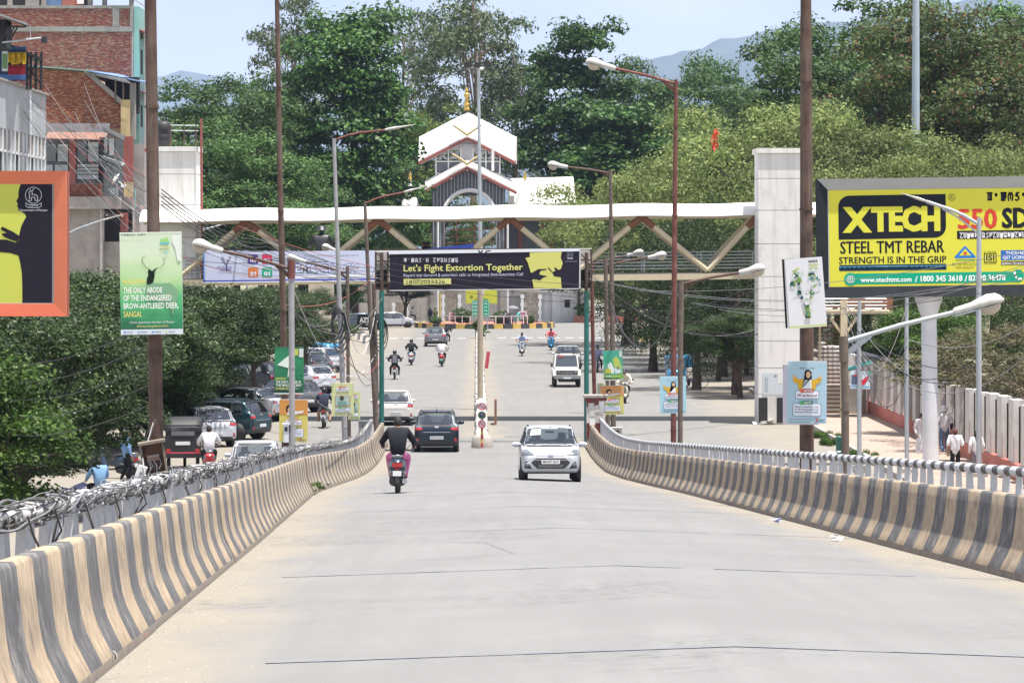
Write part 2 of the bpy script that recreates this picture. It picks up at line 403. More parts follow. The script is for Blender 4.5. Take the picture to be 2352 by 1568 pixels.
DM('sealant', (.165, .175, .195), .6, 0, .1, 5)
DM('stripe_tan', (.38, .295, .20), .9, 0, .22, 7, .15, 20, (.22, .17, .13), (.56, .68), ((.16, .125, .10), .95, 13))
DM('stripe_grey', (.085, .085, .09), .9, 0, .28, 7, .15, 20, (.20, .19, .18), (.54, .66), ((.25, .23, .21), .85, 13))
DM('kerb_dirt', (.20, .17, .14), .95, 0, .2, 4, .2, 12)
DM('hill', (.026, .045, .040), .95, 0, .5, .0025, 0, 1, (.018, .032, .028), (.45, .55))
DM('pave', (.33, .25, .205), .9, 0, .12, 1.2, .1, 10, (.36, .29, .25), (.55, .75))

def sheet(name, xs, ys, zf, mat, dust=None):
    # a sheet of quads with an optional dust amount at each point
    nx, ny = len(xs[0]), len(ys); vs = []; dv = []
    for j, Y in enumerate(ys):
        for i in range(nx):
            X = xs[j][i]; vs.append((X, Y, zf(X, Y))); dv.append(dust(X, Y) if dust else 0.0)
    me = bpy.data.meshes.new(name); me.from_pydata(vs, [], [(j * nx + i, j * nx + i + 1, (j + 1) * nx + i + 1, (j + 1) * nx + i) for j in range(ny - 1) for i in range(nx - 1)])
    a = me.attributes.new('dust', 'FLOAT', 'POINT'); a.data.foreach_set('value', dv)
    me.materials.append(MAT(mat)); me.polygons.foreach_set('use_smooth', [True] * len(me.polygons)); me.update()
    return link(bpy.data.objects.new(name, me))
gr = MB().quad((-16000, -300, -.03), (16000, -300, -.03), (16000, 22000, -.03), (-16000, 22000, -.03)).build('ground', 'earth'); struct(gr)
ys = [8 + i for i in range(125)]
N = 26
xs = [[lerp(xl(Y), xr(Y), i / N) for i in range(N + 1)] for Y in ys]
def dramp(X, Y):
    a, b = X - xl(Y), xr(Y) - X
    return max(0, 1 - a / 1.6, 1 - b / 1.5) * .92
ramp = struct(sheet('flyover_road', xs, ys, lambda X, Y: zramp(X, Y), 'ramp_asphalt', dramp))
MEDX = lambda Y: lerp(-1.15, -2.89, (Y - 125) / 160)
ys = [8 + 4 * i for i in range(92)]
xs = [[-42 + 1.0 * i for i in range(70)] for Y in ys]
def dstreet(X, Y):
    d = 0
    if Y > 120: d = max(d, 1 - abs(X - MEDX(Y)) / 1.6) if Y < 290 else 0
    if X < -7: d = max(d, min(.8, (-7 - X) / 5))
    if X > 7: d = max(d, min(.75, (X - 7) / 5))
    return d
street = struct(sheet('street', xs, ys, lambda X, Y: 0.0, 'street_asphalt', dstreet))
# sealed joints across the ramp
for i in range(7):
    Y0 = 9.3 + 12.6 * i; mb = MB(); n = 24
    for k in range(n):
        u0, u1 = k / n, (k + 1) / n
        if (i in (1, 4) and k < 3) or (i in (3,) and k < 7) or (i == 2 and k < 2): continue
        wob = .04 * math.sin(k * 1.7 + i)
        q = []
        wd_a = random.uniform(.05, .12)
        if random.random() < .06: continue
        for u, dy in ((u0, 0), (u1, 0), (u1, wd_a), (u0, wd_a)):
            yy = Y0 + dy + wob * (u - .5); X = lerp(xl(yy), xr(yy), u); q.append((X, yy, zramp(X, yy) + .005))
        mb.quad(*q)
    o = mb.build('road_joint', 'sealant', None); o.parent = ramp
# side walls that carry the ramp
for side, fx in (('left', lambda Y: xl(Y) - .80), ('right', lambda Y: xr(Y) + .80)):
    mb = MB()
    for Y in range(8, 128, 4):
        a, b = fx(Y), fx(Y + 4); e = -.12 if side == 'left' else .12
        za, zb = zramp(fx(Y) * .98, Y) - .02, zramp(fx(Y + 4) * .98, Y + 4) - .02
        za, zb = float(np.interp(Y, _yy, _zc)) - .12, float(np.interp(Y + 4, _yy, _zc)) - .12
        if za < .05: continue
        zb = max(zb, .03)
        mb.add([(a, Y, -.02), (b, Y + 4, -.02), (b, Y + 4, zb), (a, Y, za), (a - e * 3.6, Y, za), (b - e * 3.6, Y + 4, zb)], [(0, 1, 2, 3), (3, 2, 5, 4)])
    struct(mb.build('wall_' + side, 'concrete'))
# ---------------------------------------------------------------- striped crash barriers and their railings
PROF = [(0, -.02), (0, .075), (.05, .17), (.107, .29), (.137, .39), (.155, .49), (.176, .68), (.195, .85), (.215, .88), (.305, .88), (.325, .86), (.37, .3), (.40, -.02)]
STR = .785
def barrier(name, label, fx, sgn, y0, y1, seed):
    rd = random.Random(seed)
    root = thing(name, label, 'barrier', (fx((y0 + y1) / 2), (y0 + y1) / 2, 0))
    Y = y0; k = 0
    while Y < y1 - .1:
        mb = MB(); n = 16; jit = rd.uniform(-.022, .022)
        if Y + n * STR > y1: n = int((y1 - Y) / STR)
        if n < 1: break
        for i in range(n):
            a = Y + i * STR + (.04 if i == 0 else 0); b = Y + (i + 1) * STR - (.04 if i == n - 1 else 0)
            secs = []
            for yy in (a, (a + b) / 2, b):
                secs.append([Vector((fx(yy) + sgn * (u + jit), yy, zramp(fx(yy), yy) + h)) for u, h in PROF])
            mb.loft(secs, (k + i) % 2, closed=False, caps=True)
        for j in range(len(mb.f)):          # the foot of the barrier is bare dirty concrete
            f = mb.f[j]
            if len(f) == 4:
                hs = [mb.v[q][2] - zramp(fx(mb.v[q][1]), mb.v[q][1]) for q in f]
                if max(hs) < .09: mb.m[j] = 2
        mb.build('barrier_segment', ['stripe_tan', 'stripe_grey', 'kerb_dirt'], root)
        Y += n * STR; k += n
    return root
barrier('crash_barrier', 'low concrete crash barrier with tan and grey stripes along the left edge of the ramp', xl, -1, 13.5, 127.5, 3)
barrier('crash_barrier', 'low concrete crash barrier with tan and grey stripes along the right edge of the ramp', xr, 1, 20.5, 127.5, 5)
def railing(label, fx, sgn, y0, y1, cables):
    root = thing('railing', label, 'railing', (fx((y0 + y1) / 2) + sgn * .6, (y0 + y1) / 2, 0))
    H = 1.03 if cables else 1.10; off = .62
    pm = MB()
    def fin(l0, l1, z0, z1, t):
        return [(-t, -l0, z0), (t, -l0, z0), (t, l0, z0), (-t, l0, z0), (-t * .7, -l1, z1), (t * .7, -l1, z1), (t * .7, l1, z1), (-t * .7, l1, z1)]
    pm.add(fin(.17, .062, .0, H - .02, .045), [(3, 2, 1, 0), (4, 5, 6, 7), (0, 1, 5, 4), (1, 2, 6, 5), (2, 3, 7, 6), (3, 0, 4, 7)], 0)
    me = pm.mesh('post', 'rail_white')
    Y = y0; i = 0; pts = []
    pipe = MB()
    while Y < y1:
        X = fx(Y) + sgn * off; z = zramp(fx(Y), Y)
        o = link(bpy.data.objects.new('post', me), root); o.location = Vector((X, Y, z)) - root.location
        o.rotation_euler = (random.uniform(-.02, .02), random.uniform(-.03, .03), random.uniform(-.06, .06))
        for d0, d1, m in ((-.2, .2, 0), (.2, STR - .2, 1)):
            a, b = Y + d0, Y + d1
            pa = Vector((fx(a) + sgn * off, a, zramp(fx(a), a) + H)); pb = Vector((fx(b) + sgn * off, b, zramp(fx(b), b) + H))
            r = .062 if m == 0 else .057
            pipe.tube(pa, pb, r, r, 10, m)
        Y += STR; i += 1
    pipe.build('pipe', ['dirty_white', 'cable_grey'] if cables else ['rail_white', 'rail_black'], root)
    return root
railing('white fin post railing hung with cable bundles behind the left barrier', xl, -1, 14.2, 126, True)
railing('white fin post railing with black and white banded pipe behind the right barrier', xr, 1, 22.0, 126, False)
# ---------------------------------------------------------------- hills and the air
def hill(name, Y0, x0, x1, ridge, depth, seed):
    rd = random.Random(seed); nx, ny = 90, 16; vs = []; fs = []
    for j in range(ny):
        t = j / (ny - 1)
        for i in range(nx):
            px = lerp(x0, x1, i / (nx - 1)); X = wx(px, Y0); top = max(0, wz(np.interp(px, [a for a, b in ridge], [b for a, b in ridge]), Y0))
            pr = math.sin(t * math.pi) ** .8
            n = noise.fractal(Vector((X * .0008 + seed, t * 3.0, seed)), 1.0, 2.0, 5)
            n2 = noise.fractal(Vector((X * .012 + seed, t * 9.0, 2)), 1.0, 2.0, 4)
            vs.append((X, Y0 + (t - .5) * depth, -5 + top * pr * (1 + .07 * n * (1 - abs(2 * t - 1) * 0)) * (1 if abs(t - .5) > .06 else 1.0) + n2 * 14 * pr))
    for j in range(ny - 1):
        for i in range(nx - 1): fs.append((j * nx + i, j * nx + i + 1, (j + 1) * nx + i + 1, (j + 1) * nx + i))
    mb = MB().add(vs, fs, 0, True); return struct(mb.build(name, 'hill'))
hill('hills', 11000, 1000, 3000, [(1000, 420), (1200, 300), (1350, 205), (1450, 152), (1550, 140), (1640, 114), (1740, 84), (1800, 76), (1900, 60), (2050, 35), (2200, 10), (2400, -30), (3000, 100)], 3600, 4)
hill('hills', 14500, -400, 1300, [(-400, 240), (200, 205), (365, 190), (420, 180), (520, 188), (640, 205), (800, 240), (1000, 300), (1300, 420)], 3800, 9)
# ---------------------------------------------------------------- covered footbridge across the street
DM('canopy', (.72, .70, .66), .5, 0, .04, 1)
DM('truss_cream', (.58, .50, .34), .55, 0, .08, 2, 0, 20, (.33, .17, .08), (.66, .85))
DM('rust_gusset', (.20, .085, .042), .8, 0, .2, 3)
DM('tower_white', (.76, .75, .72), .6, 0, .05, 1.5, 0, 20, (.45, .42, .38), (.58, .85), ((.36, .33, .29), .5, 4))
DM('steel_rail', (.40, .42, .45), .35, .7, .1, 4)
DM('horn_cream', (.48, .38, .20), .6, 0, .1, 3); DM('slate_wall', (.105, .12, .14), .7, 0, .1, 3)
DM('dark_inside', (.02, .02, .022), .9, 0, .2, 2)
DM('tile_maroon', (.16, .035, .03), .45, 0, .1, 3)
def ysl(x): return -(x - 1030) * .0115
YB, YB2 = 145.0, 148.2
fb = thing('footbridge', 'long covered footbridge with cream zigzag trusses and white canopy crossing the whole street', 'footbridge', W(1030, 650, YB))
fb.location.z = 0
cn = MB(); secs = []
for x in list(range(322, 1886, 26)):
    node = math.cos((x - 1172) / 303 * 2 * math.pi) * 1.6
    sc = []
    for k in range(11):
        t = k / 10; a = math.pi * (.06 + .88 * t); yy = lerp(YB - .35, YB2 + .35, .5 - .5 * math.cos(a) / math.cos(math.pi * .06))
        top = 501 - node + ysl(x); z = wz(top, YB) + .68 * math.sin(a) - .13
        sc.append(Vector((wx(x, YB), yy, z)))
    sc += [p - Vector((0, 0, .05)) for p in reversed(sc)]
    secs.append(sc)
cn.loft(secs, 0, True, True); cn.build('canopy', 'canopy', fb)
tops = [565 + 303 * k for k in range(5)]; bots = [413.5 + 303 * k for k in range(5)]
for yy in (YB, YB2):
    for i in range(5):
        for tx, bx in ((tops[i], bots[i]), (tops[i], bots[i] + 303)):
            if bx > 1660: continue
            if tx > 1760: tx = 1741
            a = W(tx, 503 + ysl(tx), YB); b = W(bx, 628 + ysl(bx), YB); a.y = b.y = yy
            if yy == YB:
                d = (b - a).normalized(); MB().tube(a, a + d * .7, .165, .14, 10).build('gusset', 'rust_gusset', fb)
            MB().tube(a, b, .125, .125, 10).build('diagonal', 'truss_cream', fb)
    b0, b1 = W(420, 643 + ysl(420), YB), W(1745, 641.5 + ysl(1745), YB); b0.y = b1.y = yy
    MB().beam(b0, b1, .25, .27).build('bottom_chord', 'truss_cream', fb)
    t0, t1 = W(330, 505 + ysl(330), YB), W(1880, 505 + ysl(1880), YB); t0.y = t1.y = yy
    MB().beam(t0, t1, .12, .12).build('top_chord', 'truss_cream', fb)
b0, b1 = W(420, 637 + ysl(420), YB), W(1745, 636 + ysl(1745), YB); b0.y = b1.y = (YB + YB2) / 2
MB().beam(b0, b1, YB2 - YB - .25, .12).build('deck', 'concrete', fb)
for yy in (YB + .16, YB2 - .16):
    for k in range(6):
        y = 585 + k * 7.6
        a, b = W(425, y + ysl(425), YB), W(1742, y + ysl(1742), YB); a.y = b.y = yy
        MB().tube(a, b, .026, .026, 6).build('handrail' if k == 0 else 'rail', 'steel_rail', fb)
    for x in range(440, 1745, 130):
        a, b = W(x, 586 + ysl(x), YB), W(x, 632 + ysl(x), YB); a.y = b.y = yy
        MB().tube(a, b, .03, .03, 6).build('rail_post', 'steel_rail', fb)
# the right stair tower
def tower(name, label, x0, x1, y0, yb, Yn, dep, seams, mat, cap=5):
    t = thing(name, label, 'tower', W((x0 + x1) / 2, yb, Yn + dep / 2)); t.location.z = 0
    X0, X1 = wx(x0, Yn), wx(x1, Yn); zt = wz(y0, Yn); n = len(seams); zs = [0.0] + sorted(wz(y, Yn) for y in seams) + [zt]
    for a, b in zip(zs, zs[1:]):
        MB().box(((X0 + X1) / 2, Yn + dep / 2, (a + b) / 2), (X1 - X0, dep, b - a - .025)).build('panel', mat, t)
    MB().box(((X0 + X1) / 2, Yn + dep / 2, zt / 2), (X1 - X0 - .06, dep - .06, zt - .02)).build('core', 'concrete', t)
    e = cap / (F / Yn)
    MB().box(((X0 + X1) / 2, Yn + dep / 2, zt + .11), (X1 - X0 + 2 * e, dep + 2 * e, .22)).build('coping', 'tower_white', t)
    return t
tw = tower('bridge_tower', 'tall white panelled tower holding the right end of the footbridge', 1742, 1846, 352, 968, 142.6, 2.3, [905, 845, 783, 740, 635, 560, 483, 410][::-1][::-1], 'tower_white')
p = Sign('notice', 'tattered pale paper notices pasted low on the white tower', 'notice', (1752, 856, 1806, 906), 142.58, 'ink_c6cfd3', 'ink_c6cfd3', .01)
p.text('NO. TO RIBAW', 1778, 866, 5, '333333', 1, w=6); p.rect(1756, 866, 1764, 900, 'aab4b8'); p.rect(1786, 858, 1800, 880, 'dcdcd6'); p.done()
mb = MB(); X0, X1 = wx(1742, 142.6), wx(1846, 142.6)
for k in range(5): mb.box((lerp(X0, X1, (k + .5) / 5), 142.575, .62), ((X1 - X0) / 5 - .004, .03, 1.1), k % 2)
mb.build('painted_base', ['black', 'dirty_white'], tw)
tower('bridge_tower', 'white panelled tower with a water tank on top at the left end of the footbridge', 345, 450, 348, 900, 146.2, 2.2, [400, 470, 545, 620, 700], 'tower_white')
tk = thing('water_tank', 'black water tank standing on the white left tower', 'water tank', W(376, 335, 147)); 
MB().lathe([(.3, 0), (.36, .02), (.36, .18), (.34, .2), (.36, .22), (.36, .5), (.34, .52), (.36, .54), (.36, .95), (.2, 1.1), (.08, 1.12), (.08, 1.17), (0, 1.18)], tk.location, 16).build('tank', 'black', tk)
MB().lathe([(.1, 1.16), (.1, 1.21), (0, 1.22)], tk.location, 10).build('lid', 'black', tk)
rf = thing('roof_frame', 'thin rusty pipe frame on top of the white left tower', 'frame', W(420, 335, 146.4))
for x in (392, 423, 450):
    a, b = W(x, 335, 146.4), W(x, 287, 146.4); MB().tube(a, b, .035, .035, 6).build('upright', 'rust_pole', rf)
for y in (288, 300): MB().tube(W(390, y, 146.4), W(455, y + 1, 146.4), .025, .025, 6).build('crossbar', 'galv', rf)
rp = MB().tube(W(462, 273, 146), W(464, 640, 146), .055, .055, 8).build('red_pole', 'red_trim'); tag(rp, 'slim red pole rising beside the white left tower', 'pole')
# stairs behind the right tower
st = thing('bridge_stairs', 'rusty steel stair flight with cream posts behind the right tower', 'stairs', W(1935, 900, 146)); st.location.z = 0
for k in range(26):
    y = 945 - k * 9.6; MB().box(W(1905 + 3 * math.sin(k), y, 147 + .05 * k), (1.25, .34, .05)).build('tread', 'rust_gusset', st)
for x in (1878, 1936): MB().beam(W(x + 2, 955, 146.8), W(x + 6, 690, 148), .08, .3).build('stringer', 'truss_cream', st)
MB().beam(W(1938, 964, 146.2), W(1938, 690, 146.2), .3, .3).build('column', 'truss_cream', st)
MB().beam(W(1908, 730, 146.2), W(1936, 770, 146.2), .1, .12).build('brace', 'truss_cream', st); MB().beam(W(1968, 728, 146.2), W(1940, 770, 146.2), .1, .12).build('brace', 'truss_cream', st)
MB().box(W(1958, 716, 147.2), (3.4, 2.2, .14)).build('landing', 'truss_cream', st)
for k in range(4): MB().tube(W(1895, 709 - k * 7.5, 146.1), W(2036, 709 - k * 7.5, 146.1), .03, .03, 6).build('rail', 'steel_rail', st)
MB().box(W(1990, 697, 147.6), (2.4, .05, .5)).build('back_panel', 'rust_gusset', st)
for x in (1915, 1968): MB().box((wx(x, 150), 150, .72), (.8, .7, 1.46)).build('footing', 'concrete', st)
# ---------------------------------------------------------------- banner gantry over the foot of the ramp
YG = 129.0
gt = thing('banner_gantry', 'rusty steel gantry on two green posts over the end of the ramp', 'gantry', W(1110, 1010, YG)); gt.location.z = 0
for x, xt in ((876, 876), (1347.5, 1347.5)):
    MB().tube((wx(x, YG), YG + .25, 0), (wx(xt, YG), YG + .25, wz(668, YG)), .10, .095, 12).build('post', 'green_post', gt)
    MB().tube((wx(xt, YG), YG + .25, wz(668, YG)), (wx(xt, YG), YG + .25, wz(580, YG)), .07, .07, 10).build('post_head', 'rust_pole', gt)
for y in (574, 600, 650, 664):
    MB().beam((wx(864, YG), YG + .3, wz(y, YG)), (wx(1359, YG), YG + .3, wz(y - 3, YG)), .06, .06).build('rail_bar', 'rust_pole', gt)
for x in (862, 890, 1328, 1359):
    MB().beam((wx(x, YG), YG + .34, wz(666, YG)), (wx(x, YG), YG + .34, wz(570, YG)), .07, .07).build('upright', 'rust_pole', gt)
for xa, xb in ((862, 890), (1330, 1358)):
    MB().beam((wx(xa, YG), YG + .4, wz(576, YG)), (wx(xb, YG), YG + .4, wz(612, YG)), .04, .04).build('brace', 'rust_pole', gt)
    MB().box((wx((xa + xb) / 2, YG), YG + .5, wz(590, YG)), (.4, .03, .55)).build('back_sheet', 'dirty_white', gt)
    MB().box((wx((xa + xb) / 2, YG), YG + .52, wz(640, YG)), (.42, .3, .7)).build('lamp_box', 'dark_inside', gt)
# ---------------------------------------------------------------- royal gate with white roofs at the far end
YK = 352.0
kg = thing('gatehouse', 'large ornamental gatehouse with steep white roofs, red eaves and a golden finial', 'gatehouse', W(1073, 738, YK)); kg.location.z = 0
DM('roof_white', (.70, .68, .64), .6, 0, .05, .6, 0, 20, (.52, .47, .42), (.6, .85))
DM('gable_white', (.52, .53, .56), .7, 0, .05, 1)
DM('slate_panel', (.13, .145, .17), .6, 0, .08, 2)
def K(x, y, Y=YK): return W(x, y, Y)
def slab(name, pts, th, mat, par=kg):
    mb = MB(); n = len(pts); lo = [Vector(p) - Vector((0, 0, th)) for p in pts]
    mb.add([Vector(p) for p in pts] + lo, [tuple(range(n)), tuple(range(n, 2 * n))[::-1]] + [(i, n + i, n + (i + 1) % n, (i + 1) % n) for i in range(n)])
    return mb.build(name, mat, par)
def roofpt(x, y, Yimg, Y): p = W(x, y, Yimg); p.y = Y; return p
for side in (-1, 1):
    ex, bx = (961, 960) if side < 0 else (1184, 1185)
    fe, fa = roofpt(ex, 368, YK, YK), roofpt(1073, 311, YK, YK); be, ba = roofpt(bx, 311, YK, YK + 5), roofpt(1072.5, 253, YK, YK + 5)
    fe2 = Vector((fe.x, YK + 10, fe.z)); fa2 = Vector((fa.x, YK + 10, fa.z))
    r = slab('roof', [fe, fa, ba, be] if side < 0 else [fa, fe, be, ba], .22, 'roof_white')
    slab('roof', [be, ba, fa2, fe2] if side < 0 else [ba, be, fe2, fa2], .22, 'roof_white')
    tr = MB().beam(fe - Vector((0, .1, .34)), fa - Vector((0, .1, .34)), .18, .3).build('eave_board', 'red_trim', kg)
    # scalloped white edge, one tooth after another
    sc = MB(); n = 26
    for k in range(n):
        q = fe.lerp(fa, (k + .5) / n); sc.box(q + Vector((0, -.12, -.08)), (.20, .05, .26), 0, None, .55)
    stuff(sc.build('scallop_edge', 'white_paint', kg))
    # lower front gable
    e2 = roofpt(963.5 if side < 0 else 1187, 441 if side < 0 else 438, YK, YK - 2); a2 = roofpt(1073, 380, YK, YK - 2)
    e3, a3 = e2 + Vector((0, 3, .9)), a2 + Vector((0, 3, .9))
    slab('porch_roof', [e2, a2, a3, e3] if side < 0 else [a2, e2, e3, a3], .18, 'roof_white')
    MB().beam(e2 - Vector((0, .1, .34)), a2 - Vector((0, .1, .34)), .18, .28).build('eave_board', 'red_trim', kg)
    sc = MB(); n = 28
    for k in range(n):
        q = e2.lerp(a2, (k + .5) / n); sc.box(q + Vector((0, -.12, .04)), (.18, .05, .24), 0, None, .4)
    stuff(sc.build('scallop_edge', 'white_paint', kg))
    # crossed horns
    for cx, cy, d, Yh in ((1073, 310, 33, YK - .4), (1073, 377, 34, YK - 2.4)):
        MB().path([W(cx, cy, Yh), W(cx + side * d * .5, cy - d * .36, Yh), W(cx + side * d, cy - d * .68, Yh)], [.16, .14, .11], 8).build('horn', 'horn_cream', kg)
# upper gable wall: frame, blind panel, lattice, slate panels
gw = MB(); gp = [(1001, 410), (1148, 410), (1148, 352), (1073, 318), (1001, 356)]
MB().prism([(wx(x, YK) , wz(y, YK)) for x, y in [(1001, 345), (1148, 345), (1073, 316)]], (0, YK + .55, 0), (1, 0, 0), (0, 0, 1), (0, .2, 0)).build('gable', 'gable_white', kg)
MB().box(W(1072.5, 352, YK + .55), (1.5, .22, 2.0)).build('blind_panel', 'gable_white', kg)
for x0, x1 in ((1003, 1029), (1031, 1057), (1088, 1115), (1117, 1147)):
    MB().box(((wx(x0, YK) + wx(x1, YK)) / 2, YK + .6, wz(385, YK)), (wx(x1, YK) - wx(x0, YK) - .05, .1, 26 / 21.3)).build('slate_panel', 'slate_panel', kg)
    MB().box(((wx(x0, YK) + wx(x1, YK)) / 2, YK + .6, wz(405, YK)), (wx(x1, YK) - wx(x0, YK) - .05, .1, 11 / 21.3)).build('slate_panel', 'slate_panel', kg)
    cx = (x0 + x1) / 2; lt = MB()
    for ox, oy in ((-6, -5), (6, -5), (-6, 6), (6, 6)):        # leaf-shaped cut-outs left between curved bars
        for s2 in (0, 1):
            pts = []
            for k in range(7):
                t = k / 6; bow = math.sin(t * math.pi) * 2.3 * (1 if s2 else -1); sx = 1 if ox * oy > 0 else -1
                u = -5 + 10 * t; v = (-4 + 8 * t) * sx; pts.append(W(cx + ox + u + bow * .5 * sx, 356 + oy + v - bow * .6, YK + .6))
            lt.path(pts, .09, 4)
    lt.build('lattice', 'gable_white', kg)
for x in (1001.5, 1030, 1058, 1087, 1116, 1148): MB().beam(W(x, 342, YK + .5), W(x, 412, YK + .5), .14, .14).build('mullion', 'white_paint', kg)
for y in (371, 398.5): MB().beam(W(1001, y, YK + .47), W(1148, y, YK + .47), .12, .12).build('transom', 'white_paint', kg)
MB().box(W(1075, 415, YK + 4), (7.2, .3, 3.2)).build('back_wall', 'slate_wall', kg)
# porch front with an arch and thin battens
arch = []; ax, ay, ar = 1078, 497, 58
pts = [(992, 428), (1073, 386), (1160, 430), (1160, 575)] + [(ax + ar + 4, 575)] + [(ax + ar * math.cos(t), ay - ar * math.sin(t) * .98) for t in [k * math.pi / 16 for k in range(17)]] + [(ax - ar - 4, 575), (992, 575)]
from mathutils.geometry import tessellate_polygon
tt = tessellate_polygon([[Vector((x, y, 0)) for x, y in pts]])
MB().add([W(x, y, YK - 1.6) for x, y in pts], [tuple(q) for q in tt]).build('porch_front', 'slate_wall', kg)
for k in range(21):
    x = 996 + k * 8; top = np.interp(x, [992, 1073, 1160], [432, 392, 434]); d = abs(x - ax)
    bot = ay - math.sqrt(max(0, ar * ar - d * d)) - 6 if d < ar else 570
    if bot > top + 4: MB().beam(W(x, top, YK - 1.7), W(x, bot, YK - 1.7), .03, .04).build('batten', 'white_paint', kg)
MB().path([W(ax + (ar + 2) * math.cos(t), ay - (ar + 2) * math.sin(t), YK - 1.75) for t in [k * math.pi / 20 for k in range(21)]], .22, 6).build('arch_trim', 'white_paint', kg)
for x in (1005, 1036, 1073, 1112, 1150): MB().lathe([(0, -.16), (.14, -.08), (.16, 0), (.14, .08), (0, .16)], W(x, np.interp(x, [992, 1073, 1160], [432, 390, 432]), YK - 2.0), 10).build('lamp_globe', 'white_paint', kg)
fin = [(.34, 0), (.36, .2), (.3, .35), (.2, .5), (.36, .62), (.38, .75), (.22, .85), (.2, 1.0), (.32, 1.1), (.2, 1.22), (.18, 1.38), (.28, 1.5), (.36, 1.68), (.3, 1.85), (.12, 1.95), (.2, 2.05), (.2, 2.2), (.08, 2.42), (0, 2.6)]
MB().lathe([(r * .95, z) for r, z in fin], W(1072, 254, YK + 5), 14).build('finial', 'gold', kg)
MB().box(W(1132, 366, YK - .3), (.28, .1, 2.5)).build('hanging_board', 'white_paint', kg)
MB().box(W(1186, 345, YK + 4), (.12, .12, 3.0)).build('hanging_board', 'white_paint', kg)
# side wing with white hip roof, turrets, red columns
slab('wing_roof', [roofpt(1172, 408, YK, YK + 4), roofpt(1318, 404, YK, YK + 4), roofpt(1324, 466, YK, YK), roofpt(1168, 466, YK, YK)], .2, 'roof_white')
MB().box(W(1228, 502, YK + 1), (8.4, 4.5, .22)).build('wing_eave', 'roof_white', kg)
MB().box(W(1228, 620, YK + 2.5), (7.2, 2.0, 10.6)).build('wing_wall', 'slate_wall', kg)
for x in (1150, 1159, 1195, 1248, 1268, 1290): MB().box(W(x, 620, YK + 1.0), (.42, .42, 10.8)).build('column', 'tile_maroon', kg)
for x in (1006, 1166, 1298): MB().tube(W(x, 505, YK - 2), W(x, 735, YK - 2), .12, .12, 8).build('thin_post', 'white_paint', kg)
for x, yb, rb in ((1206, 470, 1.35), (942, 472, 1.1)):
    c = W(x, yb, YK - 1)
    MB().lathe([(rb, -1.0), (rb * .92, 0), (rb * .62, .9), (rb * .25, 2.0), (.07, 2.75), (0, 2.8)], c, 8, 0, None, False).build('turret', 'roof_white', kg)
    MB().lathe([(.1, 2.7), (.2, 2.85), (.2, 3.0), (.1, 3.1), (.17, 3.25), (.05, 3.5), (0, 3.7)], c, 10).build('turret_finial', 'gold', kg)
# scaffold bars in the archway
for y in (545, 560, 530): MB().tube(W(985, y, YK - 1), W(1160, y - 5, YK - 1), .05, .05, 5).build('scaffold_bar', 'red_trim', kg)
for x in (1020, 1049, 1090, 1130): MB().tube(W(x, 500, YK - 1), W(x, 575, YK - 1), .05, .05, 5).build('scaffold_bar', 'red_trim', kg)
# boundary wall, stone piers, guard house
YW = 345.0
DM('stone', (.36, .31, .26), .9, 0, .3, 1.6, .3, 6, (.26, .22, .19), (.5, .7))
DM('whitewash', (.66, .66, .66), .85, 0, .06, .8, 0, 10, (.45, .43, .40), (.58, .8), ((.38, .35, .33), .5, 2))
gh = thing('guard_wall', 'whitewashed guard house wall with small barred windows right of the gate', 'wall', W(1290, 738, YW)); gh.location.z = 0
zt = wz(672, YW)
MB().box((wx(1292, YW), YW + .6, zt / 2), (wx(1345, YW) - wx(1240, YW), 1.0, zt)).build('wall', 'whitewash', gh)
MB().box((wx(1278, YW), YW + .02, zt / 2 + .1), (.9, .3, zt + .2)).build('pier', 'whitewash', gh)
MB().box((wx(1292, YW), YW + .6, zt + .1), (wx(1345, YW) - wx(1238, YW) + .3, 1.3, .16)).build('coping', 'white_paint', gh)
for x in (1232, 1303):
    w = MB().box(W(x, 697, YW + .1), (.55, .1, .8)).build('window', 'dark_inside', gh); MB().box(W(x, 686, YW - .1), (1.3, .6, .12)).build('window_hood', 'white_paint', gh)
def stone_pier(x, y0, label, w=42):
    t = thing('stone_pier', label, 'pier', W(x, 738, YW - .5), 0, 'stone piers of the gate'); t.location.z = 0; zt = wz(y0, YW); ww = w / 21.7; rd = random.Random(x)
    MB().box((wx(x, YW), YW - .4, zt / 2), (ww * .8, .5, zt)).build('core', 'stone', t)
    z = 0.0
    while z < zt - .1:
        h = rd.uniform(.14, .24); X = -ww * .36
        while X < ww * .34:
            l = min(rd.uniform(.3, .55), ww * .36 - X); MB().box((wx(x, YW) + X + l / 2, YW - .68, z + h / 2), (l - .03, .12 + rd.uniform(0, .06), h - .03)).build('stone', 'stone', t); X += l
        z += h
    for k in range(int(zt / .42)):
        for s2 in (-1, 1): MB().box((wx(x, YW) + s2 * ww * .44, YW - .66, .21 + k * .42), (.26 if k % 2 else .38, .2, .40)).build('quoin', 'white_paint', t)
stone_pier(1037, 668, 'stone pier with white toothed edges left of the yellow board'); stone_pier(1220, 668, 'stone pier with white toothed edges beside the tall dark gate leaf', 46); stone_pier(920, 690, 'stone pier with white toothed edges behind the roadside tree', 34)
kl = thing('iron_gate', 'dark iron bar gate leaf between the stone piers', 'gate', W(1255, 738, YW)); kl.location.z = 0
for k in range(11): x = 1170 + k * 3; MB().tube(W(x, 735, YW), W(x, 678, YW), .04, .04, 5).build('bar', 'slate_wall', kl)
for y in (682, 720): MB().beam(W(1168, y, YW), W(1202, y, YW), .06, .1).build('crossbar', 'slate_wall', kl)
bw = MB().box((wx(985, YW + 6), YW + 6, 2.0), (24, .4, 4.0)).build('boundary_wall', 'concrete'); tag(bw, 'pale grey boundary wall behind the roundabout planting', 'wall')
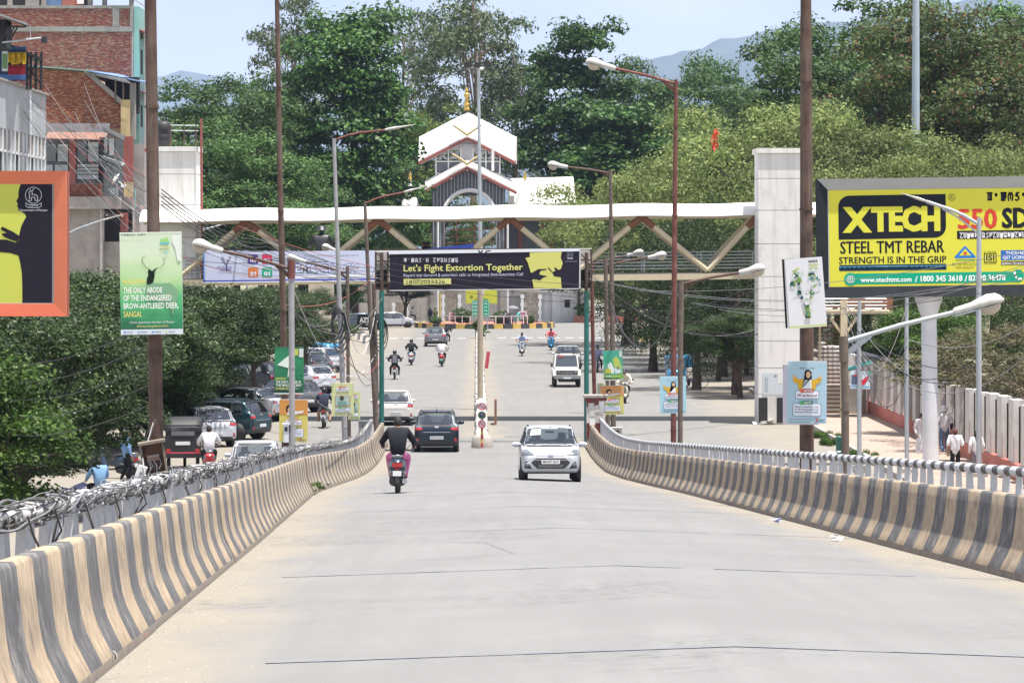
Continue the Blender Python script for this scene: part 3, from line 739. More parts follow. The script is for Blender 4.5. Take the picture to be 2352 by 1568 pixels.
# ---------------------------------------------------------------- brick houses on the left
for i, c in enumerate(((.26, .085, .065), (.32, .12, .09), (.20, .07, .062), (.36, .20, .15), (.29, .10, .075))):
    DM('brick_a%d' % i, c, .9, 0, .2, 9)
for i, c in enumerate(((.29, .095, .055), (.34, .14, .075), (.22, .065, .043), (.40, .24, .14), (.31, .11, .06))):
    DM('brick_b%d' % i, c, .9, 0, .2, 9)
DM('mortar_pale', (.42, .37, .34), .95, 0, .15, 3, 0, 10, (.28, .24, .22), (.5, .7))
DM('mortar_dark', (.27, .20, .15), .95, 0, .2, 3)
DM('teal_wall', (.24, .47, .42), .8, 0, .08, 1, 0, 10, (.36, .44, .42), (.6, .8))
DM('red_awning', (.50, .06, .09), .6, 0, .08, 2)
DM('yellow_wall', (.55, .43, .22), .85, 0, .1, 1.5, 0, 10, None, (.5, .7), ((.3, .24, .15), .5, 3))
DM('blue_sheet', (.16, .26, .45), .5, 0, .12, 2)
DM('tin', (.30, .31, .32), .6, .3, .2, 3, 0, 10, (.2, .13, .10), (.55, .75))
DM('brown_awning', (.22, .12, .09), .75, 0, .2, 3)
DM('pale_glass', (.36, .40, .42), .25, 0, .12, 2, 0, 10, (.26, .29, .31), (.5, .7))
DM('dusk_glass', (.14, .155, .165), .2, 0, .2, 2)
DM('white_old', (.44, .46, .48), .85, 0, .08, .8, 0, 10, (.44, .43, .41), (.5, .75), ((.30, .29, .28), .7, 1.5))
DM('grey_old', (.30, .28, .26), .9, 0, .15, 1, .1, 8, (.22, .20, .18), (.5, .7), ((.13, .12, .11), .6, 2))
DM('red_shutter', (.30, .085, .07), .6, 0, .12, 3)
DM('blue_tarp', (.10, .17, .33), .6, 0, .15, 3)
def brick_wall(par, X0, X1, z0, z1, Y, pre, inside, seed, keep):
    rd = random.Random(seed); bl, bh = .235, .082; mes = []
    for i in range(5):
        mes.append(MB().box((0, 0, 0), (bl - .016, .05, bh - .016)).mesh('brick', '%s%d' % (pre, i)))
    rest = [MB() for _ in range(5)]; cnt = 0; row = 0; z = z0 + bh / 2
    cells = []
    while z < z1:
        X = X0 + (bl / 2 if row % 2 else 0) + bl / 2
        while X < X1:
            if inside(X, z): cells.append((X, z))
            X += bl
        z += bh; row += 1
    step = max(1, len(cells) // 300) if keep else 10 ** 9
    for q, (X, z) in enumerate(cells):
        i = rd.choice((0, 0, 1, 2, 3, 4, 4)) if rd.random() < .9 else 3; dy = rd.uniform(-.014, .014)
        if keep and q >= len(cells) - 300:
            o = link(bpy.data.objects.new('brick', mes[i]), par); o.location = Vector((X, Y - .02 + dy, z)) - par.location
        else: rest[i].box((X, Y - .02 + dy, z), (bl - .016, .05, bh - .016))
    vs = MB()
    for i in range(5):
        b = len(vs.v); vs.v += rest[i].v; vs.f += [[k + b for k in f] for f in rest[i].f]; vs.m += [i] * len(rest[i].f); vs.s += rest[i].s
    if vs.f: stuff(vs.build('bricks', ['%s%d' % (pre, i) for i in range(5)], par))
XS = -28.0
# tall house A
YA = 240.0; SA = F / YA
hA = thing('brick_house', 'tall unplastered brick house with a teal street front and red awnings', 'house', (XS - 5, YA + 5, 0))
def A(x, y): return (wx(x, YA), wz(y, YA))
x1, zt = A(306, 14); zb = 0.0; x0 = wx(-60, YA)
MB().box(((x0 + x1) / 2, YA + 6, zt / 2), (x1 - x0, 12, zt)).build('wall', 'mortar_pale', hA)
piers = [(258, 273, 37, 62)]
def insA(X, z):
    px, py = X * SA + CX, HY - (z - ZC) * SA
    if 60 < py < 74: return False
    if 20 < py < 60 and (258 < px < 275 or px > 298): return False
    return 18 < py < 215 and px < 304 and px > -10
brick_wall(hA, x0 + .1, x1 - .1, wz(215, YA), zt - .1, YA, 'brick_a', insA, 11, True)
for a, b, c, d in ((-60, 306, 61.5, 73), (-60, 306, 13, 20), (259, 274, 20, 61), (299, 306, 20, 61)):
    MB().box(((wx(a, YA) + wx(b, YA)) / 2, YA - .02, (wz(c, YA) + wz(d, YA)) / 2), (wx(b, YA) - wx(a, YA), .16, wz(c, YA) - wz(d, YA))).build('concrete_band', 'grey_old', hA)
# open top floor
for x in (20, 72, 98, 205, 238, 300): MB().box((wx(x, YA), YA + .6, zt + 1.2), (.32 if x != 72 else 1.0, .4, 2.6)).build('column', 'grey_old', hA)
MB().box((wx(118, YA), YA + .9, zt + .9), (1.25, .1, 1.6)).build('tarp', 'blue_tarp', hA); MB().box((wx(162, YA), YA + 1.0, zt + .9), (1.5, .2, 2.0)).build('infill', 'brick_a1', hA)
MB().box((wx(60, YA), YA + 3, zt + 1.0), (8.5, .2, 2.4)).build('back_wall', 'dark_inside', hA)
MB().box((wx(182, YA), YA + .7, zt + .8), (.5, .1, 1.2)).build('washing', 'white_paint', hA)
slab('top_sheet', [(wx(210, YA), YA - .3, zt + 2.9), (wx(306, YA), YA - .3, zt + .55), (wx(306, YA), YA + 8, zt + .55), (wx(210, YA), YA + 8, zt + 2.9)], .08, 'tin', hA)
# teal street front
tf = MB().box((x1 + .22, YA + 1.9, wz(178, YA)), (.40, 3.6, wz(15, YA) - wz(341, YA))).build('street_front', 'teal_wall', hA)
for y, h in ((140, 56), (265, 50), (80, 14)): MB().box((x1 + .43, YA + 1.6, wz(y, YA)), (.06, 1.0, h / SA)).build('window', 'dark_inside', hA)
for y in (66, 206):
    slab('awning', [(x1 + .4, YA + .1, wz(y, YA)), (x1 + 1.35, YA + .1, wz(y + 14, YA)), (x1 + 1.35, YA + 3.6, wz(y + 14, YA)), (x1 + .4, YA + 3.6, wz(y, YA))], .08, 'red_awning', hA)
MB().box((x1 + .9, YA + 2, wz(343, YA)), (1.1, 3.4, .16)).build('balcony', 'red_awning', hA)
gb = thing('grey_house', 'narrow grey concrete house end behind the teal front', 'house', (XS + .9, 262, 0)); SG = F / 258
MB().box((wx(327, 258), 262, wz(132, 258) / 2), (14 / SG, 8, wz(132, 258))).build('wall', 'grey_old', gb)
for x in (322, 325, 330): MB().tube(W(x, 134, 259), W(x, 112, 259), .03, .03, 5).build('rebar', 'rust_pole', gb)
MB().box(W(331, 300, 257.6), (.5, .6, 3.4)).build('wall_tank', 'black', gb)
# lower house B with slanting brick gable
YBk = 232.0; SB = F / YBk
hB = thing('brick_house', 'old lower brick house with a slanting gable and jumbled shop front', 'house', (XS - 3, YBk + 4, 0))
def B(x, y, Y=YBk): return (wx(x, Y), wz(y, Y))
poly = [(60, 152), (195, 164), (279, 236), (279, 296), (60, 296)]
MB().prism([B(*p) for p in poly], (0, YBk + .02, 0), (1, 0, 0), (0, 0, 1), (0, 8, 0)).build('gable_wall', 'mortar_dark', hB)
def insB(X, z):
    px, py = X * SB + CX, HY - (z - ZC) * SB
    return 62 < px < 277 and py < 294 and py > np.interp(px, [60, 195, 279], [154, 167, 239])
brick_wall(hB, wx(60, YBk), wx(279, YBk), wz(296, YBk), wz(150, YBk), YBk, 'brick_b', insB, 12, True)
MB().beam((B(196, 162)[0], YBk - .05, B(196, 162)[1]), (B(280, 236)[0], YBk - .05, B(280, 236)[1]), .3, .32).build('coping', 'grey_old', hB)
slab('roof_sheet', [(*B(60, 150)[:1], YBk - .4, B(60, 150)[1]), (B(212, 163)[0], YBk - .4, B(212, 163)[1]), (B(212, 163)[0], YBk + 8, B(212, 163)[1]), (B(60, 150)[0], YBk + 8, B(60, 150)[1])], .06, 'teal_wall', hB)
slab('roof_sheet', [(B(205, 163)[0], YBk - .6, B(205, 163)[1]), (B(318, 186)[0], YBk - .6, B(318, 186)[1]), (B(318, 186)[0], YBk + 8, B(318, 186)[1] + .3), (B(240, 172)[0], YBk + 8, B(240, 172)[1] + .5)], .08, 'blue_sheet', hB)
slab('roof_sheet', [(B(196, 162)[0], YBk - .7, B(196, 165)[1]), (B(290, 178)[0], YBk - .7, B(290, 180)[1]), (B(309, 194)[0], YBk - .7, B(309, 194)[1]), (B(205, 166)[0], YBk - .5, B(205, 170)[1])], .05, 'tin', hB)
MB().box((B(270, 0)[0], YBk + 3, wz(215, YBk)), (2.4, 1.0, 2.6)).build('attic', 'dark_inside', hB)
for x in (266, 284): MB().beam((wx(x, YBk), YBk - .2, wz(180, YBk)), (wx(x, YBk), YBk - .2, wz(240, YBk)), .12, .12).build('attic_post', 'wood_pole', hB)
MB().box((wx(289, YBk), YBk - .1, wz(275, YBk)), (21 / SB, .5, 90 / SB)).build('yellow_pier', 'yellow_wall', hB)
MB().box((wx(304, YBk), YBk + .4, wz(255, YBk)), (12 / SB, .7, 130 / SB)).build('grey_pier', 'grey_old', hB)
YS = 228.0; SS_ = F / YS
def S2(x, y): return (wx(x, YS), wz(y, YS))
def bx(name, x0, x1, y0, y1, mat, d=.2, dy=0.0, par=hB):
    return MB().box(((wx(x0, YS) + wx(x1, YS)) / 2, YS + dy, (wz(y0, YS) + wz(y1, YS)) / 2), ((x1 - x0) / SS_, d, (y1 - y0) / SS_)).build(name, mat, par)
bx('upper_boards', 100, 250, 283, 306, 'tin', .2, .4)
bx('shop_wall', 96, 282, 320, 460, 'dusk_glass', .2, .6)
slab('awning', [(*S2(110, 300)[:1], YS + .2, S2(110, 303)[1]), (S2(249, 303)[0], YS + .2, S2(249, 304)[1]), (S2(244, 324)[0], YS - 1.4, S2(244, 322)[1]), (S2(110, 320)[0], YS - 1.4, S2(110, 319)[1])], .06, 'brown_awning', hB)
slab('roof_sheet', [(S2(235, 290)[0], YS - 1, S2(235, 290)[1]), (S2(292, 312)[0], YS - 1, S2(292, 313)[1]), (S2(290, 322)[0], YS - 1.6, S2(290, 325)[1]), (S2(240, 300)[0], YS - 1.6, S2(240, 300)[1])], .06, 'black', hB)
slab('roof_sheet', [(S2(228, 352)[0], YS - .6, S2(228, 354)[1]), (S2(290, 372)[0], YS - .6, S2(290, 376)[1]), (S2(288, 380)[0], YS - 1.2, S2(288, 381)[1]), (S2(240, 362)[0], YS - 1.2, S2(240, 364)[1])], .06, 'tin', hB)
for x0, x1, y0, y1, m in ((104, 128, 330, 372, 'dusk_glass'), (130, 156, 330, 372, 'pale_glass'), (104, 121, 377, 412, 'pale_glass'), (123, 156, 377, 412, 'pale_glass'), (174, 198, 322, 372, 'dusk_glass'), (200, 226, 325, 372, 'pale_glass'), (174, 226, 376, 413, 'pale_glass'), (236, 246, 312, 352, 'pale_glass'), (248, 262, 316, 358, 'pale_glass')):
    w = bx('window', x0, x1, y0, y1, 'black', .12, .42)
    bx('pane', x0 + 1.2, x1 - 1.2, y0 + 1.2, y1 - 1.2, m, .05, .35, hB).name = 'pane'
for y in (384, 392, 400): bx('glazing_bar', 175, 226, y, y + 1.4, 'black', .04, .29)
bx('pillar', 158, 173, 318, 424, 'red_shutter', .4, .3); bx('pillar', 228, 236, 318, 452, 'dark_inside', .4, .4)
bx('parapet', 98, 234, 421, 452, 'mortar_dark', .25, .2)
mb = MB()
rd = random.Random(5)
for r in range(4):
    for c in range(10):
        x = 152 + c * 8.2 + (4 if r % 2 else 0); y = 422.5 + r * 7.4
        if x < 228: bx('brick', x, x + 7.2, y, y + 6.2, 'brick_b%d' % rd.choice((0, 2, 2, 4)), .1, .07)
bx('slab_edge', 96, 280, 452, 480, 'concrete', 1.2, -.2); bx('lower_wall', 96, 232, 480, 640, 'concrete', .4, .1); bx('white_pier', 231, 236, 480, 640, 'dirty_white', .5, -.1)
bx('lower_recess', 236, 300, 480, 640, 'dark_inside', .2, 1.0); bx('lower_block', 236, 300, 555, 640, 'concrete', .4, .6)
for k in range(5): bx('shutter_slat', 285 + k * 4.6, 289 + k * 4.6, 314, 418, 'red_shutter', .16, -.3)
for k in range(4): bx('shutter_slat', 286 + k * 5.4, 290.5 + k * 5.4, 419, 452, 'yellow_wall', .16, -.3)
for k in range(4): bx('shutter_slat', 276 + k * 4.4, 280 + k * 4.4, 488, 532, 'red_shutter', .14, .3)
for k in range(6):
    a = (S2(237 + k * 7, 482)[0], YS + .4, S2(237, 478 + k)[1]); b = (S2(251 + k * 7, 497)[0], YS - 1.2, S2(251, 497 + k * .5)[1]); MB().beam(a, b, .14, .05).build('awning_plank', 'wood_pole', hB)
bx('tin_wall', 306, 330, 330, 470, 'grey_old', .3, .4); bx('cyan_strip', 310, 313, 436, 478, 'teal_wall', .1, -.1)
bx('cloth', 256, 274, 432, 450, 'pale_glass', .05, -.6); bx('plank', 232, 236, 424, 458, 'red_shutter', .1, -.6)
sd = thing('satellite_dish', 'tilted white satellite dish on the old shop front', 'satellite dish', W(268, 424, YS - 1.2))
Mx = Matrix.Rotation(R(62), 3, 'Y') @ Matrix.Rotation(R(-28), 3, 'X')
MB().lathe([(0, .14), (.18, .11), (.34, .05), (.45, -.04), (.46, -.05), (.34, .03), (0, .12)], W(265, 410, YS - 1.2), 18, 0, Matrix.Rotation(R(-58), 3, 'Y') @ Matrix.Rotation(R(15), 3, 'X')).build('dish', 'dirty_white', sd)
MB().tube(W(266, 412, YS - 1.2), W(286, 428, YS - 1.5), .03, .03, 6).build('feed_arm', 'galv', sd); MB().box(W(284, 427, YS - 1.5), (.34, .2, .2)).build('feed_horn', 'white_paint', sd); MB().tube(W(268, 414, YS - 1.1), W(270, 450, YS - 1.0), .04, .04, 6).build('stand', 'galv', sd)
# whitewashed house seen along its street front
hC = thing('white_house', 'whitewashed house front with many white window mullions and a rooftop sign frame', 'house', (XS - 4, 188, 0))
XC = -28.15
def cf(name, y0p, y1p, z0, z1, mat, t=.2, off=0.0): return MB().box((XC + off - t / 2, (y0p + y1p) / 2, (z0 + z1) / 2), (t, y1p - y0p, z1 - z0)).build(name, mat, hC)
zt_, zb_ = 16.95, 14.35
cf('front_wall', 179, 197.3, zb_, zt_, 'white_old'); MB().box((XC - 4, 197.2, 8.4), (8, .3, zt_)).build('end_wall', 'white_old', hC)
cf('inner_wall', 179, 197, 0, zb_ + .02, 'dusk_glass', .1, -.6)
cf('white_strip', 190.2, 190.9, zb_, zt_, 'white_paint', .05, .06)
n = 13
for k in range(n):
    yy = lerp(179.2, 197.0, k / (n - 1)); cf('mullion', yy - .09, yy + .09, 8.6, zb_ - .01, 'white_paint', .07 if k % 3 else .12, .0)
for z in (13.05, 10.8): cf('transom', 179, 197.2, z, z + .16, 'white_paint', .06, .0)
for k in range(n - 1):
    a = lerp(179.2, 197.0, k / (n - 1)) + .1; b = a + 1.28
    cf('pane', a, b, 10.98, 13.03, 'pale_glass' if k % 4 else 'dark_inside', .04, -.08); cf('louvre', a, b, 13.25, zb_ - .05, 'grey_old' if k % 3 else 'pale_glass', .05, -.08)
    cf('sill_panel', a, b, 8.65, 10.78, 'white_old', .05, -.1)
cf('plinth', 179, 197.2, 0, 8.6, 'concrete', .3)
cf('roof_edge', 178.6, 197.6, zt_, zt_ + .12, 'concrete', .6, .15)
# the sign frame on its roof
sf = Sign('roof_sign', 'rooftop shop sign with yellow letters over a red band', 'sign', (-30, 108, 61, 186), 186, 'ink_2b3a58', 'ink_24304a', .1, R(-8))
sf.rect(-30, 108, 61, 113, '3f5f90'); sf.rect(4, 118, 18, 164, 'c8cfcf'); sf.rect(5, 124, 17, 158, '6f8f6a', 2)
sf.rect(19, 121, 60, 150, '23262c'); sf.rect(19, 143, 60, 172, '8d2634'); sf.rect(-30, 172, 61, 184, '4e68a0')
sf.script('hgdghd', 20, 146, 22, 40, 'd8b02a', 3, .26); sf.rect(22, 150, 58, 158, '7a1a28', 2); sf.done()
sf2 = thing('roof_frame', 'dark steel frame with a ragged roof beside the rooftop sign', 'frame', W(78, 200, 186.5))
for x in (62, 70, 82, 94): MB().beam(W(x, 206, 186.5), W(x + 1, 120, 186.5), .14, .14).build('upright', 'black', sf2)
MB().beam(W(60, 190, 186.4), W(80, 150, 186.4), .1, .1).build('brace', 'black', sf2); MB().beam(W(60, 150, 186.4), W(96, 196, 186.4), .1, .1).build('brace', 'black', sf2)
slab('ragged_roof', [W(20, 100, 186.2), W(98, 134, 186.2), W(92, 140, 190), W(14, 110, 190)], .18, 'black', sf2)
ev = thing('roof_eave', 'dark overhanging eave with slanting struts above the roof sign', 'roof', W(20, 60, 182))
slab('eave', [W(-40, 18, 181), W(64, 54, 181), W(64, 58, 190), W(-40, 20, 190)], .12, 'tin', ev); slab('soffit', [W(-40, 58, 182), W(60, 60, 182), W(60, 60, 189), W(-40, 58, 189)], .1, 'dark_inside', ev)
MB().box(W(0, 80, 184), (1.0, 2, 1.6)).build('wall_stub', 'black', ev)
for k in range(4): MB().tube(W(18 + k * 8, 60, 182.5), W(4 + k * 5, 100, 183), .05, .05, 5).build('strut', 'black', ev)
MB().tube(W(5, 98, 182), W(100, 87, 182), .06, .06, 6).build('boom', 'galv', ev); MB().tube(W(69, 60, 182), W(70, 88, 182), .03, .03, 5).build('rod', 'galv', ev); MB().box(W(102, 92, 182), (.3, .3, .35)).build('floodlight', 'black', ev)
# ---------------------------------------------------------------- trees
LEAF('leaf_dark', (0.018, 0.058, 0.015), (0.075, 0.158, 0.030), .25, .42)
LEAF('leaf_near', (0.014, 0.030, 0.011), (0.058, 0.098, 0.022), .25, .38)
LEAF('leaf_fresh', (0.028, 0.068, 0.014), (0.088, 0.155, 0.026), .35, .45)
LEAF('leaf_euc', (0.048, 0.078, 0.034), (0.128, 0.162, 0.076), .30, .5)
LEAF('leaf_mid', (0.032, 0.078, 0.023), (0.098, 0.172, 0.045), .30, .48)
LEAF('leaf_light', (0.085, 0.122, 0.036), (0.23, 0.275, 0.092), .35, .5)
LEAF('leaf_brown', (0.050, 0.085, 0.028), (0.125, 0.165, 0.050), .3, .5, (0.172, 0.065, 0.043))
LEAF('leaf_feather', (0.077, 0.120, 0.026), (0.146, 0.198, 0.043), .4, .5)
LEAF('leaf_dry', (0.086, 0.086, 0.043), (0.163, 0.146, 0.077), .3, .6)
DM('bark_dark', (.07, .05, .04), .95, 0, .3, 6, .4, 10)
DM('bark_pale', (.30, .23, .18), .9, 0, .25, 3, .2, 8, (.16, .12, .10), (.5, .7))
def np_mesh(name, vs, n, mat):
    # vs: (n*4, 3) leaf corners, one quad per leaf
    me = bpy.data.meshes.new(name); me.vertices.add(len(vs)); me.vertices.foreach_set('co', vs.astype(np.float32).ravel())
    me.loops.add(n * 4); me.loops.foreach_set('vertex_index', np.arange(n * 4, dtype=np.int32))
    me.polygons.add(n); me.polygons.foreach_set('loop_start', np.arange(0, n * 4, 4, dtype=np.int32)); me.polygons.foreach_set('loop_total', np.full(n, 4, dtype=np.int32))
    me.materials.append(MAT(mat)); me.update(calc_edges=True); return me
def norm(a): return a / np.maximum(1e-9, np.linalg.norm(a, axis=1, keepdims=True))
def crown(seed, rx, rz, zc, nclump, cr, nleaf, leaf, mat, droop=.0, shell=.55, flat=.7, lobes=5, aspect=.55, upb=.7):
    # leaves grouped in clumps, the clumps spread over an uneven many-lobed volume
    g = np.random.default_rng(seed)
    ld = norm(g.normal(size=(lobes, 3))); ld[:, 2] = ld[:, 2] * .8; lr = g.uniform(.55, .8, lobes)
    cs = []
    while len(cs) < nclump:
        d = norm(g.normal(size=(1, 3)))[0]; r = g.uniform(shell, 1.0) ** .6
        reach = .62 + .42 * max(0.0, float(np.max((ld @ d) ** 3 * (ld @ d > 0) * lr * 1.6)))
        p = d * r * min(1.08, reach)
        if p[2] < -.82: continue
        cs.append((p[0] * rx, p[1] * rx, zc + p[2] * rz))
    cs = np.array(cs); size = cr * g.uniform(.55, 1.35, nclump)
    w = size ** 2; idx = g.choice(nclump, nleaf, p=w / w.sum())
    d = norm(g.normal(size=(nleaf, 3))); d[:, 2] = np.abs(d[:, 2]) * .9 - .25; d = norm(d)
    rr = size[idx] * g.uniform(.35, 1.05, nleaf)
    pos = cs[idx] + d * rr[:, None] * np.array([1, 1, flat]); pos[:, 2] -= droop * rr * g.uniform(0, 1.5, nleaf)
    nrm = norm(d * .7 + np.array([0, 0, upb]) + g.normal(size=(nleaf, 3)) * .55)
    t = norm(np.cross(nrm, norm(g.normal(size=(nleaf, 3))))); 
    if droop > 0: t = norm(t + np.array([0, 0, -droop * 1.2]))
    b = np.cross(nrm, t); l = leaf * g.uniform(.6, 1.3, nleaf)[:, None]
    a = t * l; b = b * l * aspect
    vs = np.stack([pos - a * .5, pos + b * .5 - a * .05, pos + a * .6, pos - b * .5 - a * .05], 1).reshape(-1, 3)
    return np_mesh('crown', vs, nleaf, mat), cs, size
def trunk_mesh(seed, h, r0, cs, nb, mat, lean=.3, fork=.35, rb=.35):
    rd = random.Random(seed); mb = MB(); P = []
    top = np.mean(cs, axis=0); H = h
    for k in range(7):
        t = k / 6; P.append(Vector((lean * math.sin(t * 2.2 + seed) * t + top[0] * t * .3, lean * math.cos(t * 1.7 + seed) * t, H * t)))
    mb.path(P, [r0 * (1.25 if k == 0 else 1 - .12 * k) for k in range(7)], 8)
    for j in range(nb):
        c = Vector(cs[rd.randrange(len(cs))]); t = rd.uniform(fork, .98); i = min(5, int(t * 6)); s = P[i].lerp(P[i + 1], t * 6 - i)
        if c.z < s.z + .2: continue
        m1 = s.lerp(c, .35) + Vector((rd.uniform(-.3, .3), rd.uniform(-.3, .3), .10 * (c - s).length)); m2 = s.lerp(c, .7) + Vector((rd.uniform(-.4, .4), rd.uniform(-.4, .4), .08 * (c - s).length))
        mb.path([s, m1, m2, c], [r0 * rb * (1.1 - .6 * t), r0 * rb * .65 * (1.1 - .6 * t), r0 * rb * .4, r0 * .06], 5, 0, False)
    return mb.mesh('trunk', mat)
KT = {}
def kind(name, seeds, bark, h, r0, nb, lean=.3, fork=.35, rb=.35, **k):
    KT[name] = []
    for s in seeds:
        me, cs, sz = crown(s, **k); KT[name].append((me, trunk_mesh(s, h, r0, cs, nb, bark, lean, fork, rb)))
kind('broad', (1, 2), 'bark_dark', 22, .45, 26, rx=6.2, rz=15.5, zc=17.0, nclump=150, cr=2.0, nleaf=30000, leaf=.48, mat='leaf_dark', shell=.35, flat=.8, lobes=9, upb=.65, aspect=.62)
kind('euc', (3, 4), 'bark_pale', 34, .50, 34, rx=9.5, rz=14.5, zc=26.5, nclump=95, cr=2.0, nleaf=11500, leaf=.55, mat='leaf_euc', droop=.45, shell=.25, lobes=8, aspect=.42, upb=.3, lean=1.6)
kind('mid', (5, 6, 7), 'bark_dark', 15, .35, 22, rx=6.8, rz=8.6, zc=11.5, nclump=130, cr=1.45, nleaf=34000, leaf=.28, mat='leaf_mid', shell=.35, lobes=8)
kind('light', (8, 9), 'bark_dark', 8, .25, 14, rx=5.8, rz=4.8, zc=6.2, nclump=62, cr=1.15, nleaf=44000, leaf=.15, mat='leaf_light', droop=.35, shell=.4, lobes=11, upb=.2, aspect=.5)
kind('brown', (10, 11), 'bark_dark', 16, .34, 26, rx=7.0, rz=9.5, zc=13.0, nclump=120, cr=1.4, nleaf=26000, leaf=.25, mat='leaf_brown', shell=.3, lobes=8, upb=.4)
kind('near', (12, 13, 14), 'bark_dark', 5.6, .24, 20, rx=4.6, rz=3.7, zc=6.3, nclump=120, cr=.85, nleaf=50000, leaf=.125, mat='leaf_near', shell=.45, lobes=8, upb=.75, aspect=.6)
kind('nearfresh', (15,), 'bark_dark', 4.2, .16, 14, rx=2.6, rz=2.6, zc=4.0, nclump=60, cr=.62, nleaf=20000, leaf=.115, mat='leaf_fresh', shell=.4, lobes=6, droop=.25)
kind('droop', (16, 17), 'bark_dark', 8, .30, 22, rx=5.4, rz=6.3, zc=6.9, nclump=140, cr=1.05, nleaf=36000, leaf=.17, mat='leaf_near', droop=.6, shell=.4, lobes=8, upb=.4, aspect=.42)
kind('dry', (18,), 'bark_pale', 3.2, .10, 16, rx=3.4, rz=2.2, zc=3.2, nclump=70, cr=.55, nleaf=10000, leaf=.11, mat='leaf_dry', shell=.4, lobes=6)
kind('feather', (19,), 'bark_dark', 15, .30, 20, rx=4.4, rz=8.5, zc=12.5, nclump=90, cr=1.3, nleaf=14000, leaf=.36, mat='leaf_feather', droop=.3, shell=.35, lobes=7, upb=.4, aspect=.4)
TREES = {}
def tree(knd, v, x, Y, ytop, label, wid=None, rot=None, group='trees along the street', zbase=0.0, hrow=None):
    # x: picture column of the stem, ytop: picture row its top reaches; the height follows from the distance
    me, tr = KT[knd][v % len(KT[knd])]
    top = max(q.co.z for q in me.vertices) if (knd, v) not in TREES else TREES[(knd, v)]
    TREES[(knd, v)] = top
    s = (wz(ytop, Y) - zbase) / top; sw = s if wid is None else wid * s
    t = thing('tree', label, 'tree', (wx(x, Y), Y, zbase), random.uniform(0, 6.28) if rot is None else rot, group)
    t.scale = (sw, sw, s)
    link(bpy.data.objects.new('trunk', tr), t); link(bpy.data.objects.new('crown', me), t)
    return t
BG = 'trees behind the gate'; RG = 'trees on the right'; LG = 'trees on the left pavement'
tree('broad', 0, 812, 326, -14, 'tall dark green tree left of the gatehouse, highest of its row', .98, .3, BG)
tree('broad', 1, 1318, 372, 30, 'tall dark green layered tree right of the gatehouse', .95, 1.2, BG)
tree('broad', 0, 1405, 366, 215, 'lower dark green tree leaning right beside the gatehouse wing', 1.45, 3.2, BG)
tree('broad', 1, 735, 322, 330, 'lower dark green tree left of the grey lamp post', 1.2, 4.2, BG)
tree('euc', 0, 1075, 420, -28, 'pale limbed feathery tree rising high behind the gatehouse roof', 1.0, 2.0, BG)
tree('euc', 1, 665, 410, -30, 'pale limbed feathery tree behind the tall brown pole', .8, 4.9, BG)
tree('euc', 1, 940, 430, 0, 'pale limbed feathery tree between the dark tree and the gatehouse', .85, .7, BG)
tree('euc', 0, 1175, 425, 110, 'pale limbed feathery tree just right of the golden finial', .8, 1.9, BG)
tree('feather', 0, 975, 378, 232, 'yellow green feathery tree left of the gatehouse roof', 1.1, 1.0, BG)
tree('mid', 0, 430, 300, 172, 'rounded green tree right of the rusty pole in front of the far hill', 1.0, .4, BG)
tree('mid', 1, 545, 310, 168, 'bushy green tree between the two tall brown poles', 1.0, 2.2, BG)
tree('mid', 2, 620, 330, 142, 'green tree directly left of the tall brown pole', .8, 5.0, BG)
tree('mid', 1, 480, 285, 265, 'darker green tree behind the red pole and pipe frame', 1.15, 3.3, BG)
tree('mid', 0, 600, 280, 300, 'dark green tree above the left half of the footbridge', 1.1, 5.5, BG)
tree('mid', 2, 690, 300, 380, 'dense green tree behind the footbridge truss near the statue', 1.2, .1, BG)
tree('mid', 0, 900, 372, 350, 'dark green tree close behind the left turret', .9, 2.9, BG)
tree('mid', 0, 1010, 385, 470, 'green tree seen through the gatehouse arch', .8, 1.9, BG)
tree('mid', 2, 1100, 392, 455, 'green tree behind the gatehouse scaffold', .9, 3.9, BG)
tree('mid', 1, 1480, 430, 125, 'airy green tree behind the tall curved lamp post', .95, 1.4, BG)
tree('mid', 2, 1590, 440, 118, 'airy green tree in front of the blue hill', .9, 2.6, BG)
tree('mid', 0, 1690, 420, 128, 'green tree right below the blue hill ridge', .85, 4.4, BG)
tree('mid', 1, 1500, 390, 260, 'dense green tree behind the second curved lamp', 1.25, 5.2, BG)
tree('mid', 2, 1650, 395, 250, 'dense green tree behind the orange blossom', 1.2, 0.9, BG)
tree('mid', 0, 1330, 345, 470, 'dark green tree behind the right end of the gatehouse wing', .8, 2.2, BG)
tree('mid', 0, 1850, 260, 42, 'leafy green tree above the white right tower', 1.0, 3.7, RG)
tree('mid', 1, 1985, 268, -25, 'leafy green tree left of the pale blue mast', .9, 5.9, RG)
tree('mid', 2, 2290, 270, -30, 'leafy green tree at the upper right corner', .95, 1.1, RG)
tree('brown', 0, 2030, 238, 40, 'tree with reddish brown seed pods left of the pale blue mast', 1.0, .8, RG)
tree('brown', 1, 2180, 235, -18, 'tree with reddish brown seed pods right of the pale blue mast', 1.0, 2.8, RG)
tree('brown', 0, 2330, 240, 20, 'tree with reddish brown seed pods at the right edge', .95, 4.7, RG)
tree('light', 0, 1795, 212, 205, 'bright yellow green tree left of the rusty right pole', 1.12, .5, RG)
tree('light', 1, 1690, 222, 298, 'yellow green bush tree below the orange blossom', 1.15, 1.8, RG)
tree('light', 1, 1928, 202, 270, 'yellow green tree between the white tower and the yellow billboard', 1.0, 3.1, RG)
tree('light', 0, 2050, 192, 335, 'pale yellow green tree crowning the yellow billboard', 1.15, 4.4, RG)
tree('light', 1, 2195, 208, 292, 'pale yellow green tree above the right half of the billboard', 1.1, 5.4, RG)
tree('light', 0, 2330, 190, 318, 'pale yellow green tree beyond the billboard at the right edge', 1.1, 2.2, RG)
tree('light', 1, 1575, 240, 350, 'light green tree behind the red rusty lamp pole', 1.1, .3, RG)
